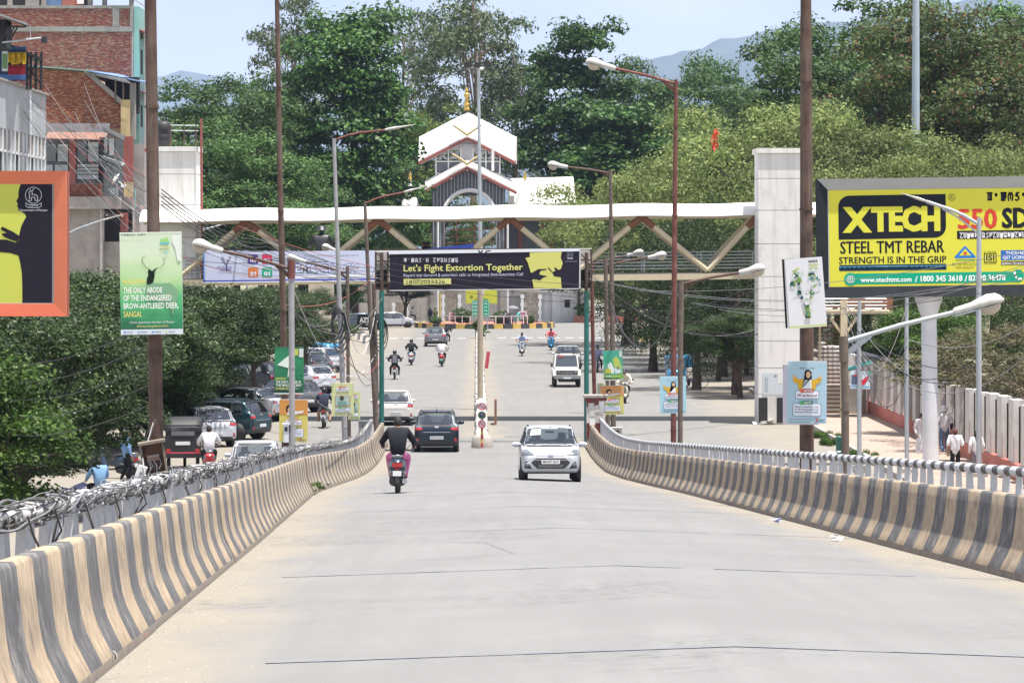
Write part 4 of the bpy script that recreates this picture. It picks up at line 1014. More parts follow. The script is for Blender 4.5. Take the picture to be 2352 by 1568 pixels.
tree('light', 0, 1440, 262, 400, 'light green tree above the footbridge canopy right of the wing', 1.3, 1.3, RG)
tree('droop', 0, 1500, 205, 470, 'drooping dark tree behind the right half of the footbridge', 1.05, .9, RG)
tree('droop', 1, 1600, 178, 480, 'drooping dark tree shading the right pavement', .95, 2.4, RG)
tree('droop', 0, 1690, 172, 500, 'drooping dark tree close to the white tower', .95, 4.1, RG)
tree('droop', 1, 1660, 196, 440, 'tall dark tree between footbridge and tower', 1.0, 5.3, RG)
tree('droop', 1, 1995, 178, 560, 'dark shade tree behind the stair flight', 1.25, 3.0, RG)
tree('droop', 0, 2120, 176, 575, 'dark shade tree behind the billboard post', 1.35, 1.6, RG)
tree('droop', 1, 2290, 172, 570, 'dark shade tree behind the white fence at the right edge', 1.35, .2, RG)
tree('nearfresh', 0, 2150, 133, 700, 'fresh bright green sapling beside the billboard post', 1.15, .6, RG)
tree('dry', 0, 2290, 128, 745, 'grey brown dry shrub hanging over the white fence', 1.5, 1.9, RG)
tree('dry', 0, 2370, 122, 735, 'grey brown dry shrub at the right edge over the fence', 1.5, 3.9, RG)
# the dense row on the left pavement
for k, (v, x, Y, yt, w, lab) in enumerate((
    (0, 20, 100, 640, 1.0, 'dense dark leafy tree below the orange billboard at the left edge'), (1, 120, 116, 612, 1.0, 'dense dark leafy tree between billboard and deer poster'),
    (2, 225, 124, 608, 1.0, 'dense dark leafy tree left of the rusty pole'), (0, 300, 126, 640, 1.0, 'dense leafy tree behind the deer poster'),
    (1, 400, 142, 640, 1.0, 'dense leafy tree below the white voting banner'), (2, 500, 152, 648, 1.0, 'dense leafy tree under the left footbridge span'),
    (0, 585, 164, 650, 1.0, 'dense leafy tree above the parked teal car'), (1, 650, 178, 652, 1.0, 'dense leafy tree behind the tall brown pole'),
    (2, 705, 192, 655, .95, 'dense leafy tree at the far end of the left row'), (2, 40, 92, 690, .9, 'nearest dense leafy tree of the left row'))):
    tree('near', v, x, Y, yt, lab, w * 1.12, k * 1.3, LG, -2.1 if x < 450 else -.3)
tree('near', 1, 215, 128, 612, 'leafy tree growing against the concrete shop wall', 1.0, 2.1, LG)
for k, (x, Y, yt, lab) in enumerate(((-10, 112, 780, 'low dark shrub tree at the left edge behind the railing'), (95, 118, 800, 'low dark shrub tree left of the standing man'), (190, 126, 790, 'low dark shrub tree behind the standing man'), (330, 131, 800, 'low dark shrub tree behind the junction box'), (430, 146, 800, 'low dark shrub tree behind the black three wheeler'))): tree('near', k, x, Y, yt, lab, 1.2, k * 2.0, LG, -1.6)
for k, (x, Y, yt) in enumerate(((1588, 205, 660), (1650, 190, 668), (1715, 200, 655), (1700, 168, 700), (1620, 232, 640), (1760, 180, 660))):
    tree('near', k, x, Y, yt, ('low dark bush tree filling the shade behind the red rusty pole', 'low dark bush tree in the middle of the shaded right strip', 'low dark bush tree left behind the white tower', 'small bush tree at the foot of the white tower', 'low bush tree deep in the right shade', 'low bush tree directly behind the white tower')[k], 1.15, k * 1.1, RG)
tree('near', 0, 610, 198, 640, 'leafy tree behind the voting banner', 1.1, 4.0, LG)
tree('nearfresh', 0, -90, 66, 800, 'fresh green drooping branches at the left edge', 1.2, 2.0, LG)
tree('nearfresh', 0, 405, 127, 830, 'light green young tree behind the rusty pole and meter box', 1.1, .4, LG)
tree('near', 1, 930, 335, 590, 'round shady tree beside the roundabout behind the green post', 1.3, 1.0, LG)
tree('mid', 1, 800, 300, 560, 'shady tree behind the parked cars at the junction', 1.0, 1.0, LG)
# orange blossom by the right trees
fl = thing('flower_spray', 'spray of vivid orange blossom poking out of the right trees', 'flowers', W(1645, 345, 199)); rd = random.Random(3)
mb = MB(); LEAFR = DM('blossom', (.75, .07, .03), .6, 0, .15, 5)
for k in range(60):
    p = W(1645 + rd.gauss(0, 3.5) - (k / 60) * 6, 298 + k * .75, 197 + rd.gauss(0, .3)); s = .13
    mb.add([p + Vector((rd.uniform(-s, s), rd.uniform(-s, s), rd.uniform(-s, s))) for _ in range(4)], [(0, 1, 2, 3)])
mb.build('blossom', 'blossom', fl); MB().path([W(1640, 345, 203), W(1642, 320, 198), W(1648, 298, 197)], [.05, .04, .02], 5).build('twig', 'bark_dark', fl)
# ---------------------------------------------------------------- hoardings
def DG(name, stops, h, nscale=2.0, namt=.25, rough=.5):
    # printed picture ground: colours by height on the sheet, broken up by noise
    m = bpy.data.materials.new(name); m.use_nodes = True; _made[name] = m; nt = m.node_tree; p = nt.nodes['Principled BSDF']; L = nt.links.new; p.inputs['Roughness'].default_value = rough
    tc = nt.nodes.new('ShaderNodeTexCoord'); sp = nt.nodes.new('ShaderNodeSeparateXYZ'); L(tc.outputs['Object'], sp.inputs[0])
    n = nt.nodes.new('ShaderNodeTexNoise'); n.inputs['Scale'].default_value = nscale; n.inputs['Detail'].default_value = 5; L(tc.outputs['Object'], n.inputs['Vector'])
    a = nt.nodes.new('ShaderNodeMath'); a.operation = 'DIVIDE'; L(sp.outputs['Z'], a.inputs[0]); a.inputs[1].default_value = h
    b = nt.nodes.new('ShaderNodeMath'); b.operation = 'MULTIPLY_ADD'; L(n.outputs['Fac'], b.inputs[0]); b.inputs[1].default_value = namt * 2; L(a.outputs[0], b.inputs[2])
    c = nt.nodes.new('ShaderNodeMath'); c.operation = 'SUBTRACT'; L(b.outputs[0], c.inputs[0]); c.inputs[1].default_value = namt
    r = nt.nodes.new('ShaderNodeValToRGB'); e = r.color_ramp.elements
    while len(e) < len(stops): e.new(.5)
    for el, (t, hx) in zip(e, stops):
        q = [int(hx[i:i + 2], 16) / 255 for i in (0, 2, 4)]; el.position = t; el.color = tuple(((x + .055) / 1.055) ** 2.4 * .92 for x in q) + (1,)
    L(c.outputs[0], r.inputs['Fac']); L(r.outputs[0], p.inputs['Base Color'])
def frame4(root, S, x0, y0, x1, y1, w, d, mats, proud):
    # a bevelled frame of four boards around a hoarding face; x, z in metres local to the root
    for nm, a, b, c, e, m in (('frame_top', (x0, y1), (x1, y1), (x1 - w, y1 - w), (x0 + w, y1 - w), mats[0]), ('frame_bottom', (x0, y0), (x0 + w, y0 + w), (x1 - w, y0 + w), (x1, y0), mats[1]),
                              ('frame_side', (x0, y0), (x0, y1), (x0 + w, y1 - w), (x0 + w, y0 + w), mats[2]), ('frame_side', (x1, y0), (x1 - w, y0 + w), (x1 - w, y1 - w), (x1, y1), mats[3])):
        mb = MB(); fr = []
        for q, (u, v) in enumerate((a, b, c, e)):
            inner = not (abs(u - x0) < 1e-6 or abs(u - x1) < 1e-6 or abs(v - y0) < 1e-6 or abs(v - y1) < 1e-6)
            fr.append((u, -proud if not inner else -.01, v))
        bk = [(u, d, v) for u, _, v in fr]
        mb.add(fr + bk, [(0, 1, 2, 3), (7, 6, 5, 4)] + [(i, (i + 1) % 4 + 4 - 4 + 0, (i + 1) % 4 + 4, i + 4) for i in range(4)]); mb.build(nm, m, root, False)
DM('board_grey', (.40, .42, .43), .5, 0, .05, 2, 0, 10, (.30, .3, .3), (.6, .8)); DM('board_dark', (.024, .027, .032), .8, 0, .1, 2, spec=.1); DM('board_orange', (.72, .20, .10), .5, 0, .05, 2); DM('board_rust', (.40, .075, .03), .5, 0, .06, 2)
# yellow steel bar hoarding
YX = 115.0
hb = Sign('billboard', 'big yellow steel bar advertising billboard on a white post at the right', 'billboard', (1879, 408, 2394, 681), YX, 'ink_dbdb58', 'board_dark', .5, 0, R(-.75), pname='board')
S = hb.S; Wd, Hd = 515 / S, 273 / S
hb.x0, hb.x1 = 1879, 2394
frame4(hb.root, S, -Wd / 2, 0, Wd / 2, Hd, 25 / S, .05, ['board_grey', 'board_dark', 'board_dark', 'board_dark'], .16)
K_, Yl = '20242c', 'dcd94c'
hb.rect(1902, 430, 2370, 660, Yl, 1); hb.rect(1902, 430, 1906, 660, 'b9bcc0', 3); hb.rect(1902, 656, 2370, 660, 'd5d8dc', 3); hb.rect(1902, 430, 2370, 434, '9a9da0', 3)
r = 26
pts = [(1928 + r - r * math.cos(t), 447 + r - r * math.sin(t)) for t in [k * math.pi / 16 for k in range(9)]] + [(2175, 446)] + [(2175 - r + r * math.cos(t), 546 - r + r * math.sin(t)) for t in [k * math.pi / 16 for k in range(9)]] + [(1928, 548)]
hb.poly(pts, K_, 2); hb.text('X', 1937, 529, 53, Yl, 3, w=66, bold=.045, dbl=2); hb.text('TECH', 2003, 528, 52, Yl, 3, w=156, bold=.04, dbl=3)
hb.text('STEEL TMT REBAR', 1931, 580, 28, K_, 2, w=238, bold=0, dbl=1.6); hb.text('STRENGTH IS IN THE GRIP', 1928, 603, 15, K_, 2, w=246, bold=0, dbl=.9)
hb.rrect(1928, 606, 2175, 620, 3, '1d3c52', 2); hb.rect(1928, 609, 2175, 612, '63a8c6', 3)
for k in range(22): x = 1932 + k * 11; (hb.line([(x, 607), (x + 9, 618)], 1.2, '10202c', 4), hb.line([(x + 9, 607), (x, 618)], 1.0, '10202c', 4)) if not 5 < k < 14 else None
hb.text('XTECH FE500SD', 1990, 617, 7, '10202c', 4, w=100, bold=0)
G_ = '18a884'
hb.rect(1954, 626, 2340, 651, G_, 2); hb.ell(1954, 639, 15, 15, G_, 3); hb.ell(2338, 636, 15, 15, G_, 3)
hb.ring(1954, 639, 9, 1.4, 'ffffff', 4); hb.line([(1945, 639), (1963, 639)], 1.2, 'ffffff', 4); hb.line([(1954, 630), (1954, 648)], 1.2, 'ffffff', 4); hb.line([(1947, 634), (1961, 634)], 1, 'ffffff', 4); hb.line([(1947, 644), (1961, 644)], 1, 'ffffff', 4)
hb.line([(1951, 631), (1949, 639), (1951, 647)], 1, 'ffffff', 4); hb.line([(1957, 631), (1959, 639), (1957, 647)], 1, 'ffffff', 4)
hb.line([(2331, 629), (2332, 636), (2337, 642), (2345, 644)], 4, 'ffffff', 4); hb.ell(2331, 629, 3, 3, 'ffffff', 5); hb.ell(2345, 643, 3, 3, 'ffffff', 5)
hb.text('www.xtechtmt.com', 1977, 646, 11, 'ffffff', 4, w=117, bold=.02); hb.text('/', 2102, 647, 13, 'ffffff', 4); hb.text('1800 345 3618', 2115, 646, 13, 'ffffff', 4, w=96, bold=.025); hb.text('/', 2216, 647, 13, 'ffffff', 4); hb.text('82598 36478', 2225, 646, 13, 'ffffff', 4, w=85, bold=.025)
hb.ring(2189, 454, 7.5, 1.2, K_, 2); hb.text('R', 2186, 458.5, 9, K_, 2, w=6.5, bold=0)
hb.script('abcdebf', 2269, 463, 18, 110, K_, 2, .2)
hb.text('550', 2202, 526, 44, 'd14c3a', 2, w=88, bold=.012, dbl=3); hb.text('SD', 2303, 525, 44, K_, 2, w=60, bold=.02, dbl=3)
hb.rect(2200, 531, 2368, 550, K_, 2); hb.script('gfcahgiehgfciacgafe', 2206, 548, 12, 160, 'ffffff', 3, .17)
hb.poly([(2218, 565), (2242, 590), (2242, 594), (2194, 594), (2194, 590)], '2f80cf', 2); hb.poly([(2218, 572), (2232, 588), (2204, 588)], Yl, 3); hb.ell(2218, 583, 4, 4, 'd8573c', 4); hb.rect(2196, 594.5, 2241, 596, 'e8c84a', 3); hb.rect(2197, 597, 2240, 599, '2f9a5f', 3)
hb.text('BIS CERTIFICATION', 2188, 610.5, 6, '4d4d2c', 2, w=60, bold=0); hb.text('FOR QUALITY', 2197, 618.5, 6, '4d4d2c', 2, w=42, bold=0)
hb.line([(2262, 584), (2289, 584), (2289, 604), (2262, 604), (2262, 584)], 2, K_, 2); hb.text('ISI', 2266, 600, 13, K_, 2, w=19, bold=.02); hb.text('IS 1786:2008', 2262, 581.5, 3, K_, 2, w=27, bold=0); hb.text('CM/L-5544268', 2261, 609, 3, K_, 2, w=28, bold=0)
hb.rect(2300, 577, 2368, 600, '2f6fc0', 2); hb.text('THERMEX', 2311, 587, 7, 'ffffff', 3, w=50, bold=.015); hb.text('QST LICENCE', 2304, 597, 7, 'ffffff', 3, w=60, bold=.015); hb.rect(2300, 603, 2368, 611, K_, 2); hb.text('GERMAN TECHNOLOGY', 2301, 610, 5, 'ffffff', 3, w=64, bold=.01)
hb.done()
zb = wz(681, YX)
MB().tube((wx(2137, YX) - hb.root.location.x, .5, -zb), (wx(2137, YX) - hb.root.location.x, .5, 0), .29, .27, 18).build('post', 'white_steel', hb.root, False)
MB().lathe([(.30, -.65), (.5, -.04), (.5, 0)], (wx(2137, YX) - hb.root.location.x, .5, 0), 8).build('bracket', 'white_steel', hb.root, False)
# orange framed hoarding on the left
YO = 76.0
ob = Sign('billboard', 'orange framed yellow green billboard with a black silhouette at the left edge', 'billboard', (-420, 393, 154, 726), YO, 'ink_c3c95e', 'board_rust', .4, pname='board')
S = ob.S; Wd, Hd = 574 / S, 333 / S
frame4(ob.root, S, -Wd / 2, 0, Wd / 2, Hd, 30 / S, .05, ['board_orange', 'board_rust', 'board_orange', 'board_orange'], .13)
def cq(pts): return [(x * .2563, 402 + y * .2563) for x, y in pts]
ob.rect(-390, 419, 124, 698, 'c6cc5c', 1)
ob.tri(cq([(190, 72), (172, 120), (165, 160), (165, 200), (145, 235), (160, 255), (155, 280), (165, 300), (165, 320), (195, 330), (225, 350), (235, 375), (215, 410), (190, 460), (176, 520), (168, 560), (172, 590), (140, 605), (60, 580), (0, 576), (-300, 600), (-300, 700), (0, 690), (100, 700), (165, 722), (180, 780), (195, 870), (200, 1000), (200, 1148), (476, 1148), (476, 72)]), '26232e', 2)
ob.tri(cq([(172, 545), (120, 510), (20, 462), (5, 488), (62, 518), (8, 528), (40, 555), (100, 582), (166, 602)]), '26232e', 3)
ob.ring(77, 448.5, 18.5, 1.5, 'c9ccd6', 4)
ob.line([(68, 457), (68, 447), (67, 441), (71, 438), (74, 441), (74, 447), (80, 447), (86, 450), (87, 460)], 2.2, 'c9ccd6', 4); ob.line([(70, 440), (70, 435)], 1.6, 'c9ccd6', 4); ob.line([(74, 440), (76, 435), (79, 434)], 1.6, 'c9ccd6', 4); ob.line([(66, 461), (72, 461), (73, 453), (80, 453), (81, 461), (88, 461)], 1.8, 'c9ccd6', 4)
ob.line([(60, 466), (60, 474), (65, 477), (89, 477), (95, 474), (95, 466), (89, 470), (65, 470), (60, 466)], 1.6, 'c9ccd6', 4); ob.script('gahi', 66, 475, 4, 22, 'c9ccd6', 5, .2)
ob.text('Government of Manipur', 45, 485, 5, 'c9ccd6', 4, w=65, bold=.01)
ob.rect(120, 419, 123.5, 700, '8a8d92', 4); ob.rect(-390, 696, 122, 700, 'c8ccd0', 4); ob.rect(-390, 417.5, 122, 420, '77808a', 4)
ob.done()
for x in (-260, -120): MB().tube((wx(x, YO) - ob.root.location.x, .4, -wz(726, YO)), (wx(x, YO) - ob.root.location.x, .4, .4), .16, .16, 12).build('post', 'white_steel', ob.root, False)
# dark banner on the gantry
Y_, D_ = 'd6d66e', '2b2734'
bn = thing('banner', 'dark banner with yellow lettering against extortion hung on the gantry', 'banner', W(1112, 667, YG - .1))
cl = MB(); nx, ny = 60, 10; vs = []
for j in range(ny + 1):
    for i in range(nx + 1):
        u, v = i / nx, j / ny; x = lerp(895, 1333 - 2 * v, u); y = lerp(577 - 6 * u, 667 - 5 * u, v)
        wr = .012 * math.sin(26 * v - 9 * u) * (1 - u) + .010 * math.sin(30 * (v + u * .6)) * max(0, u - .6) * 2
        p = W(x, y, YG - .1); vs.append((p.x, p.y + wr + .012, p.z))
cl.add(vs, [(j * (nx + 1) + i, (j + 1) * (nx + 1) + i, (j + 1) * (nx + 1) + i + 1, j * (nx + 1) + i + 1) for j in range(ny) for i in range(nx)], 0, True)
cl.build('cloth', ink(D_), bn)
g = Sign('x', 'x x x x', 'x', (895, 571, 1333, 667), YG - .13, panel=False); bpy.data.objects.remove(g.root); g.root = bn; g.xc = 1112
def bq(pts): return [(918.7 + .1953 * x, 470.9 + .1953 * y) for x, y in pts]
g.tri(bq([(1525, 562), (1905, 537), (1890, 620), (1915, 682), (1897, 740), (1892, 860), (1902, 978), (1575, 984), (1556, 880), (1540, 800), (1505, 680), (1475, 622), (1528, 612)]), 'd2d175', 1)
g.tri(bq([(1535, 798), (1560, 792), (1625, 752), (1722, 750), (1722, 764), (1660, 770), (1640, 800), (1645, 818), (1740, 838), (1690, 850), (1642, 886), (1600, 874), (1552, 872)]), D_, 2)
g.tri(bq([(1905, 850), (1812, 838), (1795, 800), (1738, 742), (1745, 728), (1785, 775), (1790, 790), (1830, 772), (1815, 742), (1822, 730), (1865, 762), (1880, 758), (1898, 742)]), D_, 2)
g.script('abcdebf ghifeci', 927, 602, 9, 126, 'd8d8dc', 3, .17)
g.text("Let's Fight Extortion Together", 927, 623, 14.5, 'dcdc86', 3, w=274, bold=.018, up=.012); g.text('Report any demand & extortion calls to Integrated Anti-Extortion Cell', 927, 635.5, 7, 'c4c6dc', 3, w=274, bold=.008, up=.010)
g.poly([(927, 654.5), (1036, 653), (1036, 639.5), (927, 640.5)], 'd8d98a', 2); g.text('18002023326', 934, 652, 9, '2a2a26', 3, w=88, bold=0, up=.01)
g.ring(1309, 585, 7, .9, 'a8a8b8', 3); g.line([(1306, 589), (1306, 583), (1311, 583), (1312, 589)], 1.2, 'a8a8b8', 3); g.rect(1303, 592, 1316, 595, 'a8a8b8', 3); g.rect(1298, 600, 1326, 600.8, 'a8a8b8', 3)
g.poly([(862, 579), (1359, 572), (1359, 570), (862, 576)], 'e6e8ea', 1); g.poly([(895, 668), (1333, 664), (1333, 662), (895, 666)], 'd8d8da', 3); g.poly([(1330, 664), (1333.5, 664), (1334, 571), (1331, 571)], 'c9c9c9', 3)
g.poly([(893, 584), (1331, 577), (1331, 571.5), (893, 577.5)], 'dfe4ea', 2); g.text('V C', 1097, 583, 8, '3a3d38', 3, w=30, bold=.05)
g.done('print')
# white voting banner on the footbridge
vb = Sign('banner', 'long white voters day banner with coloured number squares on the footbridge', 'banner', (467, 577, 862, 648), YB - .45, 'ink_cfd4ea', 'ink_b9c0d8', .02, 0, R(-.6), pname='cloth')
vb.poly([(467, 577), (467, 572), (560, 575), (700, 577)], 'cfd4ea', 1); vb.rect(467, 577, 470, 648, '3f7fd0'); vb.rect(467, 642, 862, 645, '4a52c0'); vb.rect(467, 645.5, 862, 648, 'f0f0f4', 2); vb.poly([(620, 640), (862, 636), (862, 630), (700, 634)], 'f2f2f6', 1)
for x, y, c in ((570, 583, '4a3f9e'), (602, 583, 'd63f63'), (570, 613, 'e0824e'), (602, 613, '2fae84')):
    vb.rrect(x, y, x + 23.5, y + 22.5, 4, c, 2); vb.text('01', x + 4.5, y + 19, 8.5, 'e9e9f6', 3, w=14, bold=.05)
vb.text('NOTHING LIKE', 499, 614, 4, '5a4690', 2, w=34, bold=.01); vb.text('VOTING', 505, 621, 5.5, '5a4690', 2, w=26, bold=.03); vb.text('I VOTE FOR SURE', 500, 626, 3, '6f9ac8', 2, w=34, bold=0); vb.rect(520, 605, 522.5, 621, '4a3f7e', 2)
vb.tri([(508, 592), (512, 588), (519, 602), (528, 586), (532, 590), (522, 606), (516, 606)], '8f8aa0', 2)
vb.text('YOUR', 660, 604, 13, '6a72b8', 2, w=70, bold=.0); vb.text('YOUR', 661, 603.4, 12, 'cfd4ea', 3, w=68, bold=-.015)
vb.text('DEMOCRACY', 657, 626, 19, '7880c2', 2, w=170, bold=.05); vb.text('DEMOCRACY', 659, 625.3, 17.5, 'e8ecf8', 3, w=166, bold=.012)
vb.text('If you turn 18 on any of these qualifying dates and my', 700, 589, 3.6, '55597a', 2, w=124, bold=0); vb.text('voters.eci.gov.in  or voter helpline and enrol', 700, 640, 3.6, '55597a', 2, w=118, bold=0)
vb.done()
bb = MB().prism([(wx(964, YB), wz(573, YB)), (wx(1088, YB), wz(570, YB)), (wx(1088, YB), wz(560, YB)), (wx(1030, YB), wz(566, YB))], (0, YB - .3, 0), (1, 0, 0), (0, 0, 1), (0, .03, 0)).build('blue_banner', ink('3c4a9c')); tag(bb, 'plain blue banner strip on the footbridge rail above the dark banner', 'banner')
# ---------------------------------------------------------------- posters strapped to the poles
DG('deer_ground', [(0, '1f4f40'), (.12, '2f8a5c'), (.34, '5fc07c'), (.55, 'b9dca0'), (.8, 'd8e8c8'), (1, 'd5e4cc')], 1.4, 3.0, .18)
pd = Sign('poster', 'green deer festival poster on the big rusty pole at the left', 'poster', (278, 533, 420, 768), 44.75, 'deer_ground', 'ink_c9cfc6', .05, R(2), R(-.8))
x0, y0 = 278, 533
def dq(pts): return [(278 + (x - 1082) * .2563, 533 + (y - 512) * .2563) for x, y in pts]
pd.rect(278, 756, 420, 768, 'd3dbe2', 1); pd.rect(278, 533, 420, 534.5, 'e8eae4', 1)
pd.tri(dq([(1330, 860), (1345, 840), (1360, 858), (1375, 860), (1395, 840), (1420, 828), (1390, 870), (1390, 910), (1375, 965), (1345, 985), (1318, 980), (1320, 930), (1335, 900)]), '1c2a24', 2)
pd.line(dq([(1350, 850), (1310, 825), (1280, 780), (1282, 745), (1305, 727)]), 1.1, '2e4a3c', 2); pd.line(dq([(1375, 852), (1440, 830), (1480, 795), (1478, 760), (1465, 748)]), 1.1, '7f9a78', 2)
pd.tri(dq([(1310, 985), (1330, 960), (1420, 975), (1530, 970), (1600, 1040), (1600, 1110), (1560, 1160), (1560, 1240), (1545, 1250), (1530, 1190), (1400, 1130), (1310, 1110)]), '7fa884', 2)
pd.text('MANIPUR:', 285, 652, 11.5, 'dcd879', 4, w=53, bold=.012); pd.text('THE ONLY ABODE', 285, 672, 12.5, 'f2f4ee', 4, w=89, bold=.015); pd.text('OF THE ENDANGERED', 285, 690, 12.5, 'f2f4ee', 4, w=110, bold=.015); pd.text('BROW-ANTLERED DEER,', 285, 708, 12.5, 'f2f4ee', 4, w=126, bold=.015); pd.text('SANGAI.', 285, 727, 12.5, 'dcd879', 4, w=42, bold=.015)
pd.text('Come experience the best of Manipur', 298, 742, 5.5, 'e6eee2', 4, w=104, bold=-.005, slant=.3); pd.text('#ManipurSangaiFestival2022', 315, 751, 5, 'd8d88a', 4, w=72, bold=.0)
pd.script('haifebgch', 281, 541, 3.5, 57, '33443a', 3, .2); pd.tri([(370, 556), (372, 549), (378, 549), (386, 545), (390, 552), (392, 560)], '9fcf7e', 2); pd.rect(370, 557, 392, 561, '63bccc', 3); pd.text('SANGAI', 371, 570, 6, 'c9d46a', 3, w=21, bold=.0); pd.text('FESTIVAL', 371, 578, 6, 'a8c890', 3, w=21, bold=0); pd.ell(383, 581, 4, 1.5, '7ac0e0', 3)
pd.tri([(398, 540), (418, 540), (418, 600), (410, 600), (405, 570), (398, 556)], 'dfe6dc', 2)
for k, c in enumerate(('4a80c8', '6fb4e0', '4a90d8', 'c8d870')): pd.ell(287 + k * 32, 762, 2.2, 2.2, c, 2); pd.rect(291 + k * 32, 761, 306 + k * 32, 763, '7a8894', 2)
pd.done()
def hiv(box, Y, label, base, top=None, fig='girl', group=None, tilt=0.0, yaw=0.0, detail=True):
    x0, y0, x1, y1 = box; w, h = x1 - x0, y1 - y0
    q = Sign('poster', label, 'poster', box, Y, 'ink_' + base, 'ink_b8bcc0', .05, yaw, tilt, group)
    U = lambda a, b: (x0 + a * w, y0 + b * h)
    if top: q.rect(x0, y0, x1, y0 + .36 * h, top)
    if fig == 'girl':
        q.tri([U(.12, .26), U(.2, .24), U(.26, .29), U(.42, .29), U(.55, .3), U(.72, .29), U(.8, .25), U(.87, .26), U(.85, .33), U(.74, .37), U(.70, .46), U(.28, .46), U(.26, .37), U(.15, .34)], 'd3a838', 2)
        q.tri([U(.44, .16), U(.52, .13), U(.60, .17), U(.62, .28), U(.56, .3), U(.42, .42), U(.37, .41), U(.42, .28)], '1c1c20', 3); q.tri([U(.45, .30), U(.52, .31), U(.60, .3), U(.62, .46), U(.38, .46), U(.4, .36)], 'dfe6ea', 3); q.ell(x0 + .525 * w, y0 + .22 * h, .055 * w, .055 * h, 'd8b48c', 4)
        q.ell(x0 + .15 * w, y0 + .26 * h, .04 * w, .03 * h, 'd8b48c', 3); q.ell(x0 + .83 * w, y0 + .26 * h, .04 * w, .03 * h, 'd8b48c', 3)
    elif fig == 'child':
        q.ell(x0 + .36 * w, y0 + .22 * h, .13 * w, .10 * h, '2c2620', 2); q.ell(x0 + .38 * w, y0 + .25 * h, .09 * w, .07 * h, 'd2b08c', 3); q.tri([U(.25, .36), U(.3, .30), U(.5, .28), U(.85, .26), U(.84, .31), U(.55, .35)], 'd9dcd6', 3)
    else:
        q.rect(x0 + .14 * w, y0 + .38 * h, x0 + .84 * w, y0 + .70 * h, 'c9604a', 2); q.rect(x0 + .16 * w, y0 + .39 * h, x0 + .82 * w, y0 + .69 * h, '9fb9b4', 3)
        q.ell(x0 + .46 * w, y0 + .46 * h, .1 * w, .07 * h, '4a4a38', 4); q.tri([U(.25, .68), U(.3, .55), U(.62, .55), U(.7, .68)], '7a9a94', 4); q.ell(x0 + .72 * w, y0 + .52 * h, .05 * w, .05 * h, 'd6c49a', 4)
    lo = .48 if fig != 'baby' else .14; hi = .66 if fig != 'baby' else .74
    q.rrect(x0 + .2 * w, y0 + lo * h, x0 + .8 * w, y0 + (lo + .12) * h, .03 * w, '6a5a74', 3); q.rrect(x0 + .21 * w, y0 + (lo + .004) * h, x0 + .79 * w, y0 + (lo + .116) * h, .03 * w, 'e6e6ee', 4)
    q.rect(x0 + .40 * w, y0 + (lo - .035) * h, x0 + .66 * w, y0 + (lo + .022) * h, 'b0383a', 5); q.ell(x0 + .37 * w, y0 + lo * h, .05 * w, .034 * h, 'd8705c', 6)
    q.text('MYTHS', x0 + .43 * w, y0 + (lo + .014) * h, .034 * h, 'f4f0ee', 6, w=.21 * w, bold=.03); q.text('HIV can be cured', x0 + .25 * w, y0 + (lo + .088) * h, .04 * h, '4a3a48', 5, w=.5 * w, bold=.02)
    bh = .2 if fig != 'baby' else .12
    q.rrect(x0 + .14 * w, y0 + (hi + .02) * h, x0 + .86 * w, y0 + (hi + .02 + bh) * h, .04 * w, '5a5a78', 3); q.rrect(x0 + .15 * w, y0 + (hi + .024) * h, x0 + .85 * w, y0 + (hi + .016 + bh) * h, .04 * w, 'd9dee8', 4)
    q.rect(x0 + .40 * w, y0 + (hi - .02) * h, x0 + .64 * w, y0 + (hi + .034) * h, '2c7a50', 5); q.ell(x0 + .36 * w, y0 + (hi + .01) * h, .05 * w, .034 * h, '58b078', 6); q.text('FACTS', x0 + .43 * w, y0 + (hi + .026) * h, .034 * h, 'eef4ee', 6, w=.18 * w, bold=.03)
    if detail:
        for k, tx in enumerate(('There is currently no cure', 'for HIV. If found positive, one', 'should start ART immediately')):
            if bh > .15 or k < 2: q.text(tx, x0 + .19 * w, y0 + (hi + .085 + k * (.042 if bh > .15 else .03)) * h, .024 * h, '4a4a66', 5, w=.6 * w, bold=.015)
    q.text('1097', x0 + .80 * w, y0 + .965 * h, .03 * h, '4a6a72', 3, w=.15 * w, bold=.02); q.line([U(.73, .97), U(.77, .92), U(.73, .92), U(.78, .97)], .015 * w, 'c84434', 3)
    if fig == 'girl': q.script('aif bedc', x0 + .3 * w, y0 + .125 * h, .018 * h, .38 * w, '5a6a76', 3, .2)
    q.text('Manipur State AIDS Control Society', x0 + .05 * w, y0 + .94 * h, .014 * h, '9a5a5a', 3, w=.55 * w, bold=0); q.rect(x0 + .03 * w, y0 + .975 * h, x0 + .97 * w, y0 + .985 * h, '8aa6b4', 2)
    q.rect(x0, y0, x1, y0 + .006 * h, 'f0f2f2', 3); q.line([U(.62, .99), U(.95, .86)], .008 * w, 'dbe6ea', 3)
    return q.done()
HG = 'health posters on the poles'
hiv((1808, 829, 1898, 972), 64.5, 'pale blue health poster with a woman in yellow on the rusty right pole', 'a9c6d3', None, 'girl', None, R(.6), R(-3))
b2 = Sign('poster', 'grey poster edge peeking out behind the blue health poster', 'poster', (1798, 838, 1880, 975), 64.8, 'ink_b9b6c4', 'ink_9a98a4', .04, R(-10)); b2.done()
hiv((1516, 864, 1576, 949), 96.6, 'pale blue health poster with a woman in yellow on the red rusty lamp pole', 'a4cbd8', None, 'girl', None, R(-.5), 0)
hiv((1381, 885, 1433, 952), 131.6, 'orange and yellow health poster with a child on the brown right poles', 'ccc877', 'd39a62', 'child', None, R(-1.2), R(2))
hiv((1372, 880, 1392, 946), 132.4, 'pale green poster half hidden behind the orange health poster', 'cbd6ae', None, 'baby', None, 0, R(12), False)
